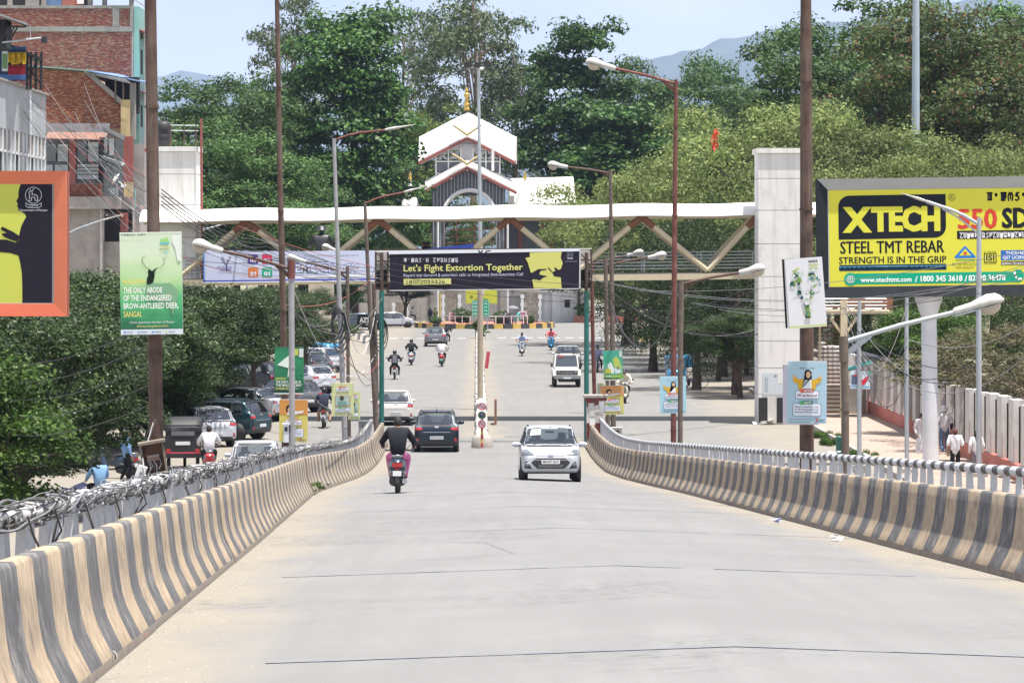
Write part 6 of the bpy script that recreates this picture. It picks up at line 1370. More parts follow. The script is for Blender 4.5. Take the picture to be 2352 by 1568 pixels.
def car(name, label, loc, rz, body, L=3.77, Wd=1.66, H=1.52, st=HATCH, spec=(), group=None, lower='trim', roof=None, rails=False, tail='hatch', plate=None, nose='grin', rot=(0, 0), driver=True):
    root = thing(name, label, 'car', loc, rz, group); root.rotation_euler = (rot[0], rot[1], rz)
    ky, kx, kz = L / 3.77, Wd / 1.66, H / 1.52; rows = []
    for y, w, zb, zt_, z1, wr in st:
        h = [(w * .90, zb), (w * .985, zb + .1), (w, lerp(zb, zt_, .55)), (w * .975, zt_), (lerp(w * .955, wr, .55), lerp(zt_, z1, .55)), (wr, z1 - .35 * min(.1, z1 - zt_)), (wr * .55, z1 - .008), (0, z1)]
        rows.append([(x * kx, y * ky, z * kz) for x, z in h])
    rows = crow(rows, 5); R2 = []
    for r in rows:
        q = crow(list(r), 3); R2.append([Vector(p) for p in q] + [Vector((-p[0], p[1], p[2])) for p in q[-2::-1]])
    full = MB().loft(R2, 0, True, True)
    bvh = BVHTree.FromPolygons(full.v, full.f)
    rear = [(-.64, 1.06), (.64, 1.06), (.56, 1.42), (-.56, 1.42)] if tail != 'sedan' else [(-.58, 1.13), (.58, 1.13), (.50, 1.40), (-.50, 1.40)]
    front = [(-.70, 1.01), (.70, 1.01), (.59, 1.44), (-.59, 1.44)]
    sides = [[(.92, 1.0), (.02, 1.0), (.02, 1.40), (.50, 1.40)], [(-.05, 1.0), (-.92, 1.0), (-.90, 1.40), (-.05, 1.40)], [(-.99, 1.02), (-1.38, 1.06), (-1.22, 1.37), (-.97, 1.39)]]
    sc = lambda q, a: [(u * a, v * kz) for u, v in q]
    rear, front = sc(rear, kx), sc(front, kx); sides = [sc(q, ky) for q in sides]
    keep = []
    for f in full.f:
        if len(f) != 4: keep.append(f); continue
        P = [Vector(full.v[i]) for i in f]; c = sum(P, Vector()) / 4; n = (P[1] - P[0]).cross(P[3] - P[0])
        if n.length > 0: n.normalize()
        n = n if n.dot(c - Vector((0, c.y * .5, .7))) > 0 else -n
        if (n.y < -.12 and c.y < 0 and inq(rear, c.x, c.z)) or (n.y > .12 and c.y > 0 and inq(front, c.x, c.z)) or (abs(n.x) > .3 and any(inq(q, c.y, c.z) for q in sides)): continue
        keep.append(f)
    bm = MB(); bm.v = full.v; bm.f = keep; bm.s = [len(f) == 4 for f in keep]
    bm.m = [1 if roof and min(full.v[i][2] for i in f) > 1.42 * kz else (2 if max(full.v[i][2] for i in f) < .36 * kz else 0) for f in keep]
    bo = bm.build('body', [body, roof or body, lower], root, False)
    def ray(ax, a, b):
        o, d = {'r': ((a, -9, b), (0, 1, 0)), 'f': ((a, 9, b), (0, -1, 0)), 's': ((9, a, b), (-1, 0, 0)), 'l': ((-9, a, b), (1, 0, 0))}[ax]
        h = bvh.ray_cast(Vector(o), Vector(d)); return (h[0], Vector(d)) if h[0] is not None else (None, None)
    def decal(nm, ax, q, mat, off=.008, n=6, m=4, par=root):
        g = []
        for j in range(m + 1):
            for i in range(n + 1):
                u, v = i / n, j / m; a = lerp(lerp(q[0][0], q[1][0], u), lerp(q[3][0], q[2][0], u), v); b = lerp(lerp(q[0][1], q[1][1], u), lerp(q[3][1], q[2][1], u), v)
                h, d = ray(ax, a, b); g.append(None if h is None else h - d * off)
        mb = MB(); ix = {}
        for k, p in enumerate(g):
            if p is not None: ix[k] = len(mb.v); mb.v.append(tuple(p))
        for j in range(m):
            for i in range(n):
                f = [j * (n + 1) + i, j * (n + 1) + i + 1, (j + 1) * (n + 1) + i + 1, (j + 1) * (n + 1) + i]
                if all(k in ix for k in f): mb.f.append([ix[k] for k in f]); mb.m.append(0); mb.s.append(True)
        return mb.build(nm, mat, par, False) if mb.f else None
    def grow(q, d):
        cx, cy = sum(p[0] for p in q) / 4, sum(p[1] for p in q) / 4; return [(x + math.copysign(d, x - cx), y + math.copysign(d, y - cy)) for x, y in q]
    def border(ax, q, w):
        o = grow(q, w)
        for i in range(4): decal('gasket', ax, [o[i], o[(i + 1) % 4], q[(i + 1) % 4], q[i]], 'trim', .006, 8, 2)
    for nm, ax, q in [('rear_window', 'r', rear), ('windscreen', 'f', front)] + [('side_window', a, q) for a in 'sl' for q in sides]:
        decal(nm, ax, q, 'car_glass', .003, 8, 5); border(ax, grow(q, -.02), .055)
    # inside
    MB().box((0, -.1 * ky, .58 * kz), (1.4 * kx, 2.3 * ky, .3)).build('floor', 'seat', root, False); MB().box((0, .86 * ky, .86 * kz), (1.4 * kx, .4, .2)).build('dashboard', 'seat', root, False)
    for sx in (-.36, .36):
        MB().box((sx * kx, -.12 * ky, .86 * kz), (.46, .16, .60), 0, None, .8).box((sx * kx, -.14 * ky, 1.24 * kz), (.25, .09, .18), 0, None, .8).build('front_seat', 'seat', root, False)
    MB().box((0, -1.0 * ky, .88 * kz), (1.15 * kx, .16, .5), 0, None, .9).build('rear_seat', 'seat', root, False)
    # wheels
    r = .29 * kz; wb = 1.22 * ky; Mx = Matrix.Rotation(R(90), 3, 'Y')
    for sx in (-1, 1):
        for yy in (-wb, wb + .0):
            x = sx * (.83 * kx - .115); c = (x, yy, r)
            MB().lathe([(0, -.09), (r * 1.2, -.09), (r * 1.2, .075), (0, .075)], (sx * (.83 * kx - .078), yy, r + .03), 20, 0, Mx).build('wheel_arch', 'black', root, False)
            wh = MB().lathe([(r * .60, -.10), (r * .93, -.10), (r, -.06), (r, .06), (r * .93, .10), (r * .60, .10)], c, 20, 0, Mx).build('wheel', 'tyre', root, False)
            rm = MB().lathe([(0, -.07), (r * .62, -.08), (r * .62, .08), (0, .07)], c, 16, 0, Mx)
            rm.build('rim', 'rim', wh, False)
            if sx < 0 or True:
                for k in range(5):
                    a = k * 2 * math.pi / 5; o = Vector((x + sx * .078, yy + math.cos(a) * r * .36, r + math.sin(a) * r * .36)); MB().box(o, (.012, .07, .07)).build('rim_hole', 'black', wh, False)
    # tail
    k = lambda q: [(u * kx, v * kz) for u, v in q]; S = set(spec)
    if 'norear' not in S:
        for s in (-1, 1):
            q = [(.52, .86), (.80, .84), (.79, 1.02), (.56, 1.0)] if tail == 'hatch' else ([(.45, .83), (.80, .84), (.79, .98), (.42, .95)] if tail == 'sedan' else [(.62, .84), (.80, .84), (.79, 1.12), (.68, 1.10)])
            decal('tail_light', 'r', k([(u * s, v) for u, v in q]), 'tail_red', .012); q2 = [(lerp(q[0][0], q[3][0], .55), lerp(q[0][1], q[3][1], .55)), (lerp(q[1][0], q[2][0], .55), lerp(q[1][1], q[2][1], .55)), q[2], q[3]]
            decal('indicator', 'r', k([(u * s, v) for u, v in q2]), 'lamp_clear', .014)
            decal('reflector', 'r', k([(.66 * s, .42), (.76 * s, .42), (.72 * s, .56), (.67 * s, .56)]), 'tail_red', .012, 3, 3)
        decal('rear_bumper', 'r', k([(-.74, .30), (.74, .30), (.78, .42), (-.78, .42)]), lower, .006, 10, 2)
        decal('badge', 'r', k([(-.07, .93), (.07, .93), (.07, 1.0), (-.07, 1.0)]), 'chrome', .012, 3, 3)
        decal('trim_bar', 'r', k([(-.50, .76), (.50, .76), (.50, .775), (-.50, .775)]), 'chrome' if 'bar' in S else 'trim', .01, 8, 1)
        h, d = ray('r', 0, .56 * kz)
        if h is not None:
            p = MB().box((0, h.y - .012, .56 * kz), (.50, .015, .115)).build('number_plate', 'plate', root, False)
            if plate: text_on(p, plate, (0, h.y - .022, .53 * kz), .065, .42, False)
        MB().box((0, -1.30 * ky, 1.50 * kz), (1.05 * kx, .22, .03)).build('spoiler', body, root, False)
    if 'nofront' not in S:
        for s in (-1, 1):
            q = [(.44, .72), (.78, .70), (.76, .88), (.62, .86)] if nose == 'grin' else [(.46, .70), (.76, .70), (.75, .84), (.48, .83)]
            decal('headlight', 'f', k([(u * s, v) for u, v in q]), 'lamp_clear', .012); q = [(.50, .34), (.72, .36), (.70, .54), (.62, .53)]
            decal('fog_surround', 'f', k([(u * s, v) for u, v in q]), 'trim', .010, 5, 4); h, d = ray('f', .64 * s * kx, .45 * kz)
            if h is not None: MB().lathe([(0, .0), (.06, .0), (.065, .02), (.05, .03), (0, .025)], h + Vector((0, .012, 0)), 14, 0, Matrix.Rotation(R(-90), 3, 'X')).build('fog_lamp', 'lamp_clear', root, False)
        if nose == 'grin':
            decal('grille', 'f', k([(-.36, .34), (.36, .34), (.54, .51), (-.54, .51)]), 'trim', .012, 10, 3); decal('grille', 'f', k([(-.54, .51), (.54, .51), (.40, .62), (-.40, .62)]), 'trim', .012, 10, 3)
            decal('chrome_bar', 'f', k([(-.44, .57), (.44, .57), (.42, .585), (-.42, .585)]), 'chrome', .018, 10, 1); decal('chrome_bar', 'f', k([(-.40, .70), (.40, .70), (.40, .715), (-.40, .715)]), 'chrome', .014, 10, 1)
            for z in (.37, .40, .43): decal('grille_slat', 'f', k([(-.34, z), (.34, z), (.34, z + .012), (-.34, z + .012)]), 'rim', .016, 8, 1)
        else:
            decal('grille', 'f', k([(-.40, .70), (.40, .70), (.42, .80), (-.42, .80)]), 'trim', .012, 10, 3); decal('grille', 'f', k([(-.5, .36), (.5, .36), (.5, .46), (-.5, .46)]), 'trim', .012, 10, 3)
        decal('badge', 'f', k([(-.075, .685), (.075, .685), (.075, .745), (-.075, .745)]), 'chrome', .02, 4, 3)
        h, d = ray('f', 0, .52 * kz)
        if h is not None:
            p = MB().box((0, h.y + .02, .53 * kz), (.50, .015, .11)).build('number_plate', 'plate', root, False)
            if plate: text_on(p, plate, (0, h.y + .031, .505 * kz), .06, .42, True)
        decal('wiper', 'f', k([(-.55, 1.015), (.02, 1.05), (.02, 1.07), (-.55, 1.03)]), 'trim', .016, 8, 1); decal('wiper', 'f', k([(.0, 1.015), (.55, 1.05), (.55, 1.07), (.0, 1.03)]), 'trim', .016, 8, 1)
        MB().box((0, .62 * ky, 1.345 * kz), (.24, .03, .07)).build('mirror', 'trim', root, False)
    for s in (-1, 1):
        c = Vector((s * (.83 * kx + .10), .74 * ky, .98 * kz)); secs = []
        for f, a, b in ((0, .03, .04), (.25, .06, .07), (.7, .065, .075), (1, .03, .035)):
            secs.append([c + Vector((s * (-.13 + .24 * f), math.cos(t) * a, math.sin(t) * b + .02)) for t in [2 * math.pi * j / 10 for j in range(10)]])
        MB().loft(secs).build('door_mirror', body, root, False)
        if rails: MB().path([(s * .575 * kx, .28 * ky, 1.455 * kz), (s * .58 * kx, .1 * ky, 1.525 * kz), (s * .59 * kx, -.9 * ky, 1.53 * kz), (s * .60 * kx, -1.15 * ky, 1.44 * kz)], .02, 6).build('roof_rail', 'trim', root, False)
        for yy in (.0, -.92): decal('door_handle', 's' if s > 0 else 'l', [(yy * ky - .22, .87 * kz), (yy * ky - .06, .87 * kz), (yy * ky - .06, .90 * kz), (yy * ky - .22, .90 * kz)], 'chrome' if 'bar' in S else body, .02, 3, 1)
        decal('sill', 's' if s > 0 else 'l', [(-.85 * ky, .23 * kz), (.85 * ky, .23 * kz), (.85 * ky, .33 * kz), (-.85 * ky, .33 * kz)], lower, .006, 10, 2)
    if 'antenna' in S: MB().beam((0, -1.15 * ky, 1.50 * kz), (0, -1.22 * ky, 1.60 * kz), .03, .05).build('antenna_fin', body, root, False)
    if 'sticker' in S: decal('paper_sticker', 'f', k([(.26, 1.27), (.54, 1.26), (.50, 1.41), (.24, 1.42)]), 'white_paint', .012, 3, 3)
    if driver == 'driver':
        MB().lathe([(0, -.12), (.09, -.08), (.105, 0), (.08, .09), (0, .13)], (-.36 * kx if False else .36 * kx, .06 * ky, 1.20 * kz), 12).box((.36 * kx, .02, .92), (.42, .2, .4), 0, None, .7).build('driver', 'seat', root, False)
        MB().path([(.36 * kx + .18 * math.cos(t), .48 * ky, 1.0 + .16 * math.sin(t)) for t in [j * math.pi / 8 for j in range(17)]], .015, 5).build('steering_wheel', 'seat', root, False)
    return root
def text_on(par, s, loc, h, w, front):
    vs, fs = text_faces(s, .01); x0 = min(v[0] for v in vs); x1 = max(v[0] for v in vs); kx = w / (x1 - x0); ky = h / .7; sg = -1 if front else 1
    MB().add([(loc[0] + sg * ((v[0] - x0) * kx - w / 2), loc[1], loc[2] + v[1] * ky) for v in vs], fs).build('lettering', 'black', par, False)
def gat(x, y):
    # street or ramp point seen at picture position (x, y)
    Y = 18.0; best = None
    while Y < 420:
        X = wx(x, Y); yy = HY + (ZC - zg(X, Y)) * F / Y
        if yy <= y: return Vector((X, Y, zg(X, Y)))
        Y += .1
    return Vector((wx(x, 420), 420, 0))
SLOPE = math.atan(.0533)
def put(x, y, rz, L, end):
    p = gat(x, y); d = Vector((-math.sin(rz), math.cos(rz), 0)); q = p + d * (L / 2 if end == 'rear' else -L / 2); q.z = zg(q.x, q.y); return q
def car_at(name, label, x, y, rz, end, *a, **k):
    L = k.get('L', 3.77); q = put(x, y, rz, L, end)
    e = .6; d = Vector((-math.sin(rz), math.cos(rz), 0)); za, zb2 = zg(q.x + d.x * e, q.y + d.y * e), zg(q.x - d.x * e, q.y - d.y * e); pit = math.atan2(za - zb2, 2 * e)
    return car(name, label, q, rz, *a, rot=(pit, 0), **k)
car_at('parked_car', 'dark blue hatchback driving away in the left lane at the foot of the ramp', 1003, 1039, R(1.2), 'rear', 'car_blue', spec=('bar', 'antenna', 'nofront'), rails=True, plate='MN01AK5060', lower='trim', tail='hatch', Wd=1.68).name = 'hatchback'
car_at('hatchback', 'white hatchback coming up the ramp towards the viewer', 1265, 1105, R(180.8), 'front', 'car_white', Wd=1.66, spec=('sticker', 'norear'), plate='MN03P 3674', rails=True, lower='car_white', driver='driver')
car_at('hatchback', 'white hatchback with dark bumper half hidden behind the left green post', 909, 978, R(5), 'rear', 'car_cream', L=3.68, Wd=1.58, H=1.48, spec=('nofront',), lower='trim', plate='MN01AB 7478')
car_at('hatchback', 'grey hatchback far ahead near the roundabout', 1000, 796, R(1), 'rear', 'car_grey', Wd=1.72, spec=('nofront', 'bar'), plate='MN01Z 1204')
car_at('sedan', 'silver car following the white jeep in the oncoming lane', 1303, 849, R(178), 'front', 'car_silver', L=3.9, Wd=1.68, spec=('norear',), st=SEDAN, tail='sedan', nose='plain', driver='driver')
car_at('compact_suv', 'teal blue compact car parked side on under the left trees', 604, 1010, R(66), 'rear', 'car_teal', L=3.99, Wd=1.76, H=1.60, rails=True, spec=('bar', 'nofront'))
car_at('hatchback', 'silver car parked just behind the teal one', 648, 968, R(64), 'rear', 'car_silver', L=3.9, spec=('nofront',), st=SEDAN, tail='sedan')
car_at('hatchback', 'grey hatchback parked behind the orange health poster', 712, 948, R(40), 'rear', 'car_grey', spec=('nofront',))
car_at('compact_suv', 'white car with black roof parked behind the dark green poster', 748, 906, R(48), 'rear', 'car_white', L=4.0, H=1.58, Wd=1.78, roof='car_black', spec=('nofront', 'bar'), tail='sedan')
car_at('hatchback', 'white hatchback parked farthest along the left side', 772, 856, R(40), 'rear', 'car_white', spec=('nofront',))
car_at('hatchback', 'dark grey car parked between the two white ones', 742, 868, R(42), 'rear', 'car_grey', spec=('nofront',))
car_at('hatchback', 'white car with black tailgate parked in front of the teal car', 497, 1028, R(22), 'rear', 'car_white', spec=('nofront',), roof='car_white', lower='trim', Wd=1.7)
car_at('hatchback', 'white car driving away on the left service road behind the railing', 585, 1130, R(3), 'rear', 'car_white', spec=('nofront', 'bar'), Wd=1.68)
car_at('large_suv', 'big dark car standing in the shade of the left trees', 640, 914, R(72), 'rear', 'car_black', L=4.4, Wd=1.82, H=1.9, spec=('nofront',), lower='trim')
car_at('compact_suv', 'dark blue car crossing the junction to the right', 886, 757, R(-84), 'front', 'car_navy', L=4.0, Wd=1.75, H=1.6, spec=('norear',))
car_at('hatchback', 'silver white hatchback crossing the junction in front of the cyclist', 951, 752, R(-82), 'front', 'car_white', L=3.8, spec=('norear',))
car_at('hatchback', 'dark car waiting behind the crossing white hatchback', 900, 735, R(-80), 'front', 'car_black', L=3.9, spec=('norear',))
# boxy jeep
def jeep(name, label, x, y, rz, body, hard=True, scale=1.0):
    q = put(x, y, rz, 3.9, 'front'); t = thing(name, label, 'jeep', q, rz)
    secs = []
    for yy, w, zb, z1 in ((-1.85, .70, .5, 1.02), (-1.2, .72, .48, 1.05), (.4, .72, .46, 1.08), (.55, .70, .46, 1.08), (1.5, .66, .5, 1.02), (1.62, .64, .52, .98), (1.66, .60, .56, .94)):
        secs.append([Vector((a * w, yy, z)) for a, z in ((-1, zb), (1, zb), (1, lerp(zb, z1, .9)), (.92, z1), (-.92, z1), (-1, lerp(zb, z1, .9)))])
    MB().loft(secs, 0, True, True, False).build('body', body, t, False)
    secs = []
    for yy, w0, w1, z1 in ((-1.84, .70, .62, 1.78), (.12, .70, .60, 1.80), (.22, .68, .58, 1.78)):
        secs.append([Vector((a * (w0 if z < 1.3 else w1), yy, z)) for a, z in ((-1, 1.05), (1, 1.05), (1, z1 - .06), (.9, z1), (-.9, z1), (-1, z1 - .06))])
    if hard: MB().loft(secs, 0, True, True, False).build('hard_top', body, t, False)
    ws = MB(); a, b = [(-.66, .56, 1.08), (.66, .56, 1.08), (.58, .26, 1.74), (-.58, .26, 1.74)], None
    ws.quad(*a).build('windscreen', 'car_glass', t, False); MB().quad(*[(x_ * .98, y_ - .03, z_) for x_, y_, z_ in a]).build('cabin_dark', 'seat', t, False)
    for p0, p1 in zip(a, a[1:] + a[:1]): MB().beam(p0, p1, .06, .06).build('screen_frame', body, t, False)
    MB().box((.3, .36, 1.66), (.28, .01, .07)).build('red_sticker', 'red_awning', t, False)
    for s in (-1, 1):
        for yy in (-1.05, 1.12):
            Mx = Matrix.Rotation(R(90), 3, 'Y'); wh = MB().lathe([(.2, -.1), (.30, -.1), (.33, -.07), (.33, .07), (.30, .1), (.2, .1)], (s * .66, yy, .33), 18, 0, Mx).build('wheel', 'tyre', t, False); MB().lathe([(0, -.06), (.2, -.09), (.2, .09), (0, .06)], (s * .66, yy, .33), 14, 0, Mx).build('rim', 'rim', wh, False)
            MB().path([(s * .70, yy - .46, .58), (s * .70, yy - .34, .84), (s * .70, yy, .90), (s * .70, yy + .34, .84), (s * .70, yy + .48, .62)], .10, 6).build('mudguard', body, t, False)
        MB().lathe([(0, .03), (.08, .02), (.09, 0)], (s * .46, 1.67, .84), 14, 0, Matrix.Rotation(R(-90), 3, 'X')).build('headlight', 'lamp_clear', t, False)
        MB().box((s * .82, .5, 1.2), (.12, .06, .2)).build('door_mirror', 'trim', t, False); MB().box((s * .706, -.3, 1.42), (.01, .8, .5)).build('side_window', 'dusk_glass', t, False)
    MB().box((0, 1.665, .84), (1.16, .03, .24)).build('grille', 'trim', t, False)
    for z in (.79, .89): MB().box((0, 1.685, z), (.7, .02, .03)).build('grille_bar', 'chrome', t, False)
    MB().box((0, 1.78, .56), (1.42, .14, .16)).build('bumper', 'rim', t, False); MB().box((0, 1.86, .53), (.42, .01, .10)).build('number_plate', 'plate', t, False); MB().box((0, .2, .40), (.9, 3.0, .2)).build('underbody', 'black', t, False)
    for s in (-.42, .42): MB().lathe([(0, -.05), (.08, -.03), (.09, .02), (.05, .07), (0, .08)], (s, .30, 1.86), 10).build('roof_lamp', 'trim', t, False)
    return t
jeep('jeep', 'white boxy jeep coming towards the ramp in the right lane', 1303, 890, R(181), 'car_cream')
# front of a minivan by the white wall
def van(label, x, y, rz):
    q = put(x, y, rz, 3.6, 'front'); t = thing('minivan', label, 'van', q, rz); secs = []
    for yy, z1, w in ((-1.8, 1.7, .72), (-1.5, 1.82, .74), (.6, 1.84, .74), (1.05, 1.72, .73), (1.5, 1.12, .72), (1.78, .9, .68), (1.82, .6, .64)):
        secs.append([Vector((a * w, yy, z)) for a, z in ((-.95, .3), (.95, .3), (1, .6), (.97, min(1.0, z1 - .05)), (.86, z1 - .05), (.6, z1), (-.6, z1), (-.86, z1 - .05), (-.97, min(1.0, z1 - .05)), (-1, .6))])
    MB().loft(secs, 0, True, True, True).build('body', 'car_cream', t, False); MB().add([(-.62, 1.53, 1.13), (.62, 1.53, 1.13), (.54, 1.1, 1.70), (-.54, 1.1, 1.70)], [(0, 1, 2, 3)]).build('windscreen', 'dusk_glass', t, False)
    for s in (-1, 1):
        MB().box((s * .54, 1.80, .80), (.22, .06, .16)).build('headlight', 'lamp_clear', t, False)
        for yy in (-1.1, 1.1): MB().lathe([(0, -.08), (.27, -.08), (.27, .08), (0, .08)], (s * .62, yy, .27), 16, 0, Matrix.Rotation(R(90), 3, 'Y')).build('wheel', 'tyre', t, False)
    MB().box((0, 1.84, .52), (.5, .02, .11)).build('grille', 'trim', t, False); MB().box((0, 1.86, .66), (.42, .01, .1)).build('number_plate', 'plate', t, False)
van('white minivan parked beyond the right green post', 1371, 738, R(180))
# passenger three-wheelers
def rickshaw(label, x, y, rz, main, low, hood):
    q = put(x, y, rz, 2.6, 'front'); t = thing('auto_rickshaw', label, 'rickshaw', q, rz)
    MB().box((0, -.35, .72), (1.26, 1.7, .56)).build('tub', low, t, False); secs = []
    for yy, z1 in ((-1.2, 1.50), (-1.05, 1.74), (.3, 1.80), (.72, 1.66)): secs.append([Vector((a * .64, yy, z)) for a, z in ((-1, z1 - .14), (1, z1 - .14), (.94, z1 - .03), (.6, z1), (-.6, z1), (-.94, z1 - .03))])
    MB().loft(secs, 0, True, True, True).build('hood', hood, t, False); MB().box((0, -1.16, 1.28), (1.2, .04, .6)).build('back_curtain', hood, t, False)
    secs = []
    for yy, w, zb, z1 in ((.5, .62, .35, 1.0), (.9, .52, .35, .98), (1.2, .26, .45, .82), (1.3, .12, .5, .7)): secs.append([Vector((a * w, yy, z)) for a, z in ((-1, zb), (1, zb), (.8, z1), (-.8, z1))])
    MB().loft(secs, 0, True, True, True).build('nose', main, t, False); MB().quad((-.56, .95, .98), (.56, .95, .98), (.52, .72, 1.62), (-.52, .72, 1.62)).build('windscreen', 'dusk_glass', t, False)
    for s in (-1, 1):
        MB().tube((s * .58, .8, .95), (s * .58, .66, 1.66), .025, .025, 6).build('pillar', main, t, False); MB().tube((s * .6, -.2, .98), (s * .6, -.2, 1.68), .025, .025, 6).build('pillar', main, t, False); MB().lathe([(0, -.06), (.22, -.06), (.22, .06), (0, .06)], (s * .5, -.8, .22), 14, 0, Matrix.Rotation(R(90), 3, 'Y')).build('wheel', 'tyre', t, False)
        MB().box((s * .5, -1.22, .7), (.14, .03, .12)).build('tail_light', 'tail_red', t, False)
    MB().lathe([(0, -.05), (.22, -.05), (.22, .05), (0, .05)], (0, 1.05, .22), 14, 0, Matrix.Rotation(R(90), 3, 'Y')).build('wheel', 'tyre', t, False); MB().box((0, -.6, 1.0), (1.1, .2, .5)).build('bench', 'seat', t, False)
    MB().lathe([(0, .03), (.08, .02), (.09, 0)], (0, 1.3, .72), 12, 0, Matrix.Rotation(R(-90), 3, 'X')).build('headlight', 'lamp_clear', t, False)
    MB().box((0, -1.23, .95), (.5, .02, .12)).build('number_plate', 'plate', t, False); MB().box((0, -1.21, .62), (1.2, .02, .05)).build('stripe', 'red_awning', t, False); MB().box((0, -1.19, 1.36), (.8, .02, .3)).build('rear_window', 'dusk_glass', t, False)
    return t
rickshaw('blue and white three wheeler parked in the shade right of the street', 1548, 889, R(168), 'car_sky', 'dirty_white', 'car_sky')
rk = rickshaw('black three wheeler seen from behind left of the meter box', 425, 1070, R(4), 'car_black', 'car_black', 'black'); rk.scale = (1.0, 1.0, 1.0)
rickshaw('bright blue three wheeler parked among the left cars', 716, 850, R(40), 'car_sky', 'car_sky', 'car_sky')
# ---------------------------------------------------------------- people: one skinned body each, posed by its joints
for n, c in (('skin', (.36, .20, .13)), ('skin_face', (.40, .23, .15)), ('hair_black', (.012, .011, .012)), ('hair_red', (.10, .025, .02)), ('cloth_black', (.018, .02, .026)), ('cloth_navy', (.03, .035, .06)), ('cloth_white', (.72, .72, .74)), ('cloth_pink', (.62, .17, .36)), ('cloth_rose', (.75, .14, .17)), ('cloth_blue', (.20, .36, .58)), ('cloth_jean', (.12, .20, .32)), ('cloth_grey', (.20, .20, .22)), ('cloth_cream', (.64, .57, .44)), ('cloth_brown', (.22, .10, .07)), ('cloth_teal', (.10, .50, .44)), ('cloth_lilac', (.34, .38, .56)), ('cloth_khaki', (.13, .12, .07)), ('helmet_black', (.02, .02, .024)), ('helmet_white', (.7, .7, .72))):
    DM(n, c, .75 if not n.startswith('helmet') else .2, 0, .12, 9, .12 if n.startswith('cloth') else 0, 14, spec=.18 if n.startswith('cloth') else .5)
POSE = {
 'scooter': dict(pel=(0, -.12, .86), sp=(0, -.14, 1.06), ch=(0, -.08, 1.26), nk=(0, -.03, 1.44), hd=(0, .01, 1.57), tp=(0, .01, 1.67), sh=(.20, -.07, 1.37), el=(.36, .10, 1.12), wr=(.34, .36, 1.02), ha=(.35, .44, 1.02), hip=(.10, -.10, .84), kn=(.22, .30, .80), an=(.16, .26, .38), to=(.17, .40, .33)),
 'moto': dict(pel=(0, -.15, .86), sp=(0, -.12, 1.06), ch=(0, -.02, 1.27), nk=(0, .05, 1.44), hd=(0, .10, 1.57), tp=(0, .11, 1.67), sh=(.20, -.01, 1.37), el=(.38, .16, 1.14), wr=(.36, .42, 1.06), ha=(.36, .50, 1.06), hip=(.12, -.12, .84), kn=(.25, .26, .66), an=(.24, .0, .30), to=(.26, .15, .26)),
 'walk': dict(pel=(0, 0, .92), sp=(0, .0, 1.10), ch=(0, .01, 1.28), nk=(0, .02, 1.45), hd=(0, .04, 1.57), tp=(0, .04, 1.68), sh=(.19, .01, 1.38), el=(.25, -.05, 1.12), wr=(.26, .05, .90), ha=(.25, .09, .80), hip=(.09, 0, .88), kn=(.10, .10, .48), an=(.09, -.02, .08), to=(.10, .13, .04), kn2=(.10, .02, .48), an2=(.09, -.16, .11), to2=(.10, -.04, .04)),
 'sit': dict(pel=(0, 0, .50), sp=(0, -.02, .70), ch=(0, .04, .90), nk=(0, .08, 1.06), hd=(0, .10, 1.19), tp=(0, .10, 1.30), sh=(.20, .04, 1.0), el=(.30, .12, .76), wr=(.26, .34, .66), ha=(.24, .42, .64), hip=(.10, .02, .48), kn=(.14, .42, .50), an=(.14, .40, .08), to=(.15, .54, .04)),
}
BONES = [('pel', 'sp', 's'), ('sp', 'ch', 's'), ('ch', 'nk', 's'), ('nk', 'hd', 'k'), ('hd', 'tp', 'k'), ('ch', 'sh', 's'), ('sh', 'el', 's'), ('el', 'wr', 'a'), ('wr', 'ha', 'k'), ('pel', 'hip', 'p'), ('hip', 'kn', 'p'), ('kn', 'an', 'q'), ('an', 'to', 'f')]
RAD = dict(pel=(.175, .14), sp=(.175, .13), ch=(.195, .14), nk=(.06, .065), hd=(.078, .095), tp=(.055, .065), sh=(.10, .10), el=(.068, .068), wr=(.038, .038), ha=(.038, .022), hip=(.095, .10), kn=(.078, .078), an=(.052, .052), to=(.04, .032))
_body = {}
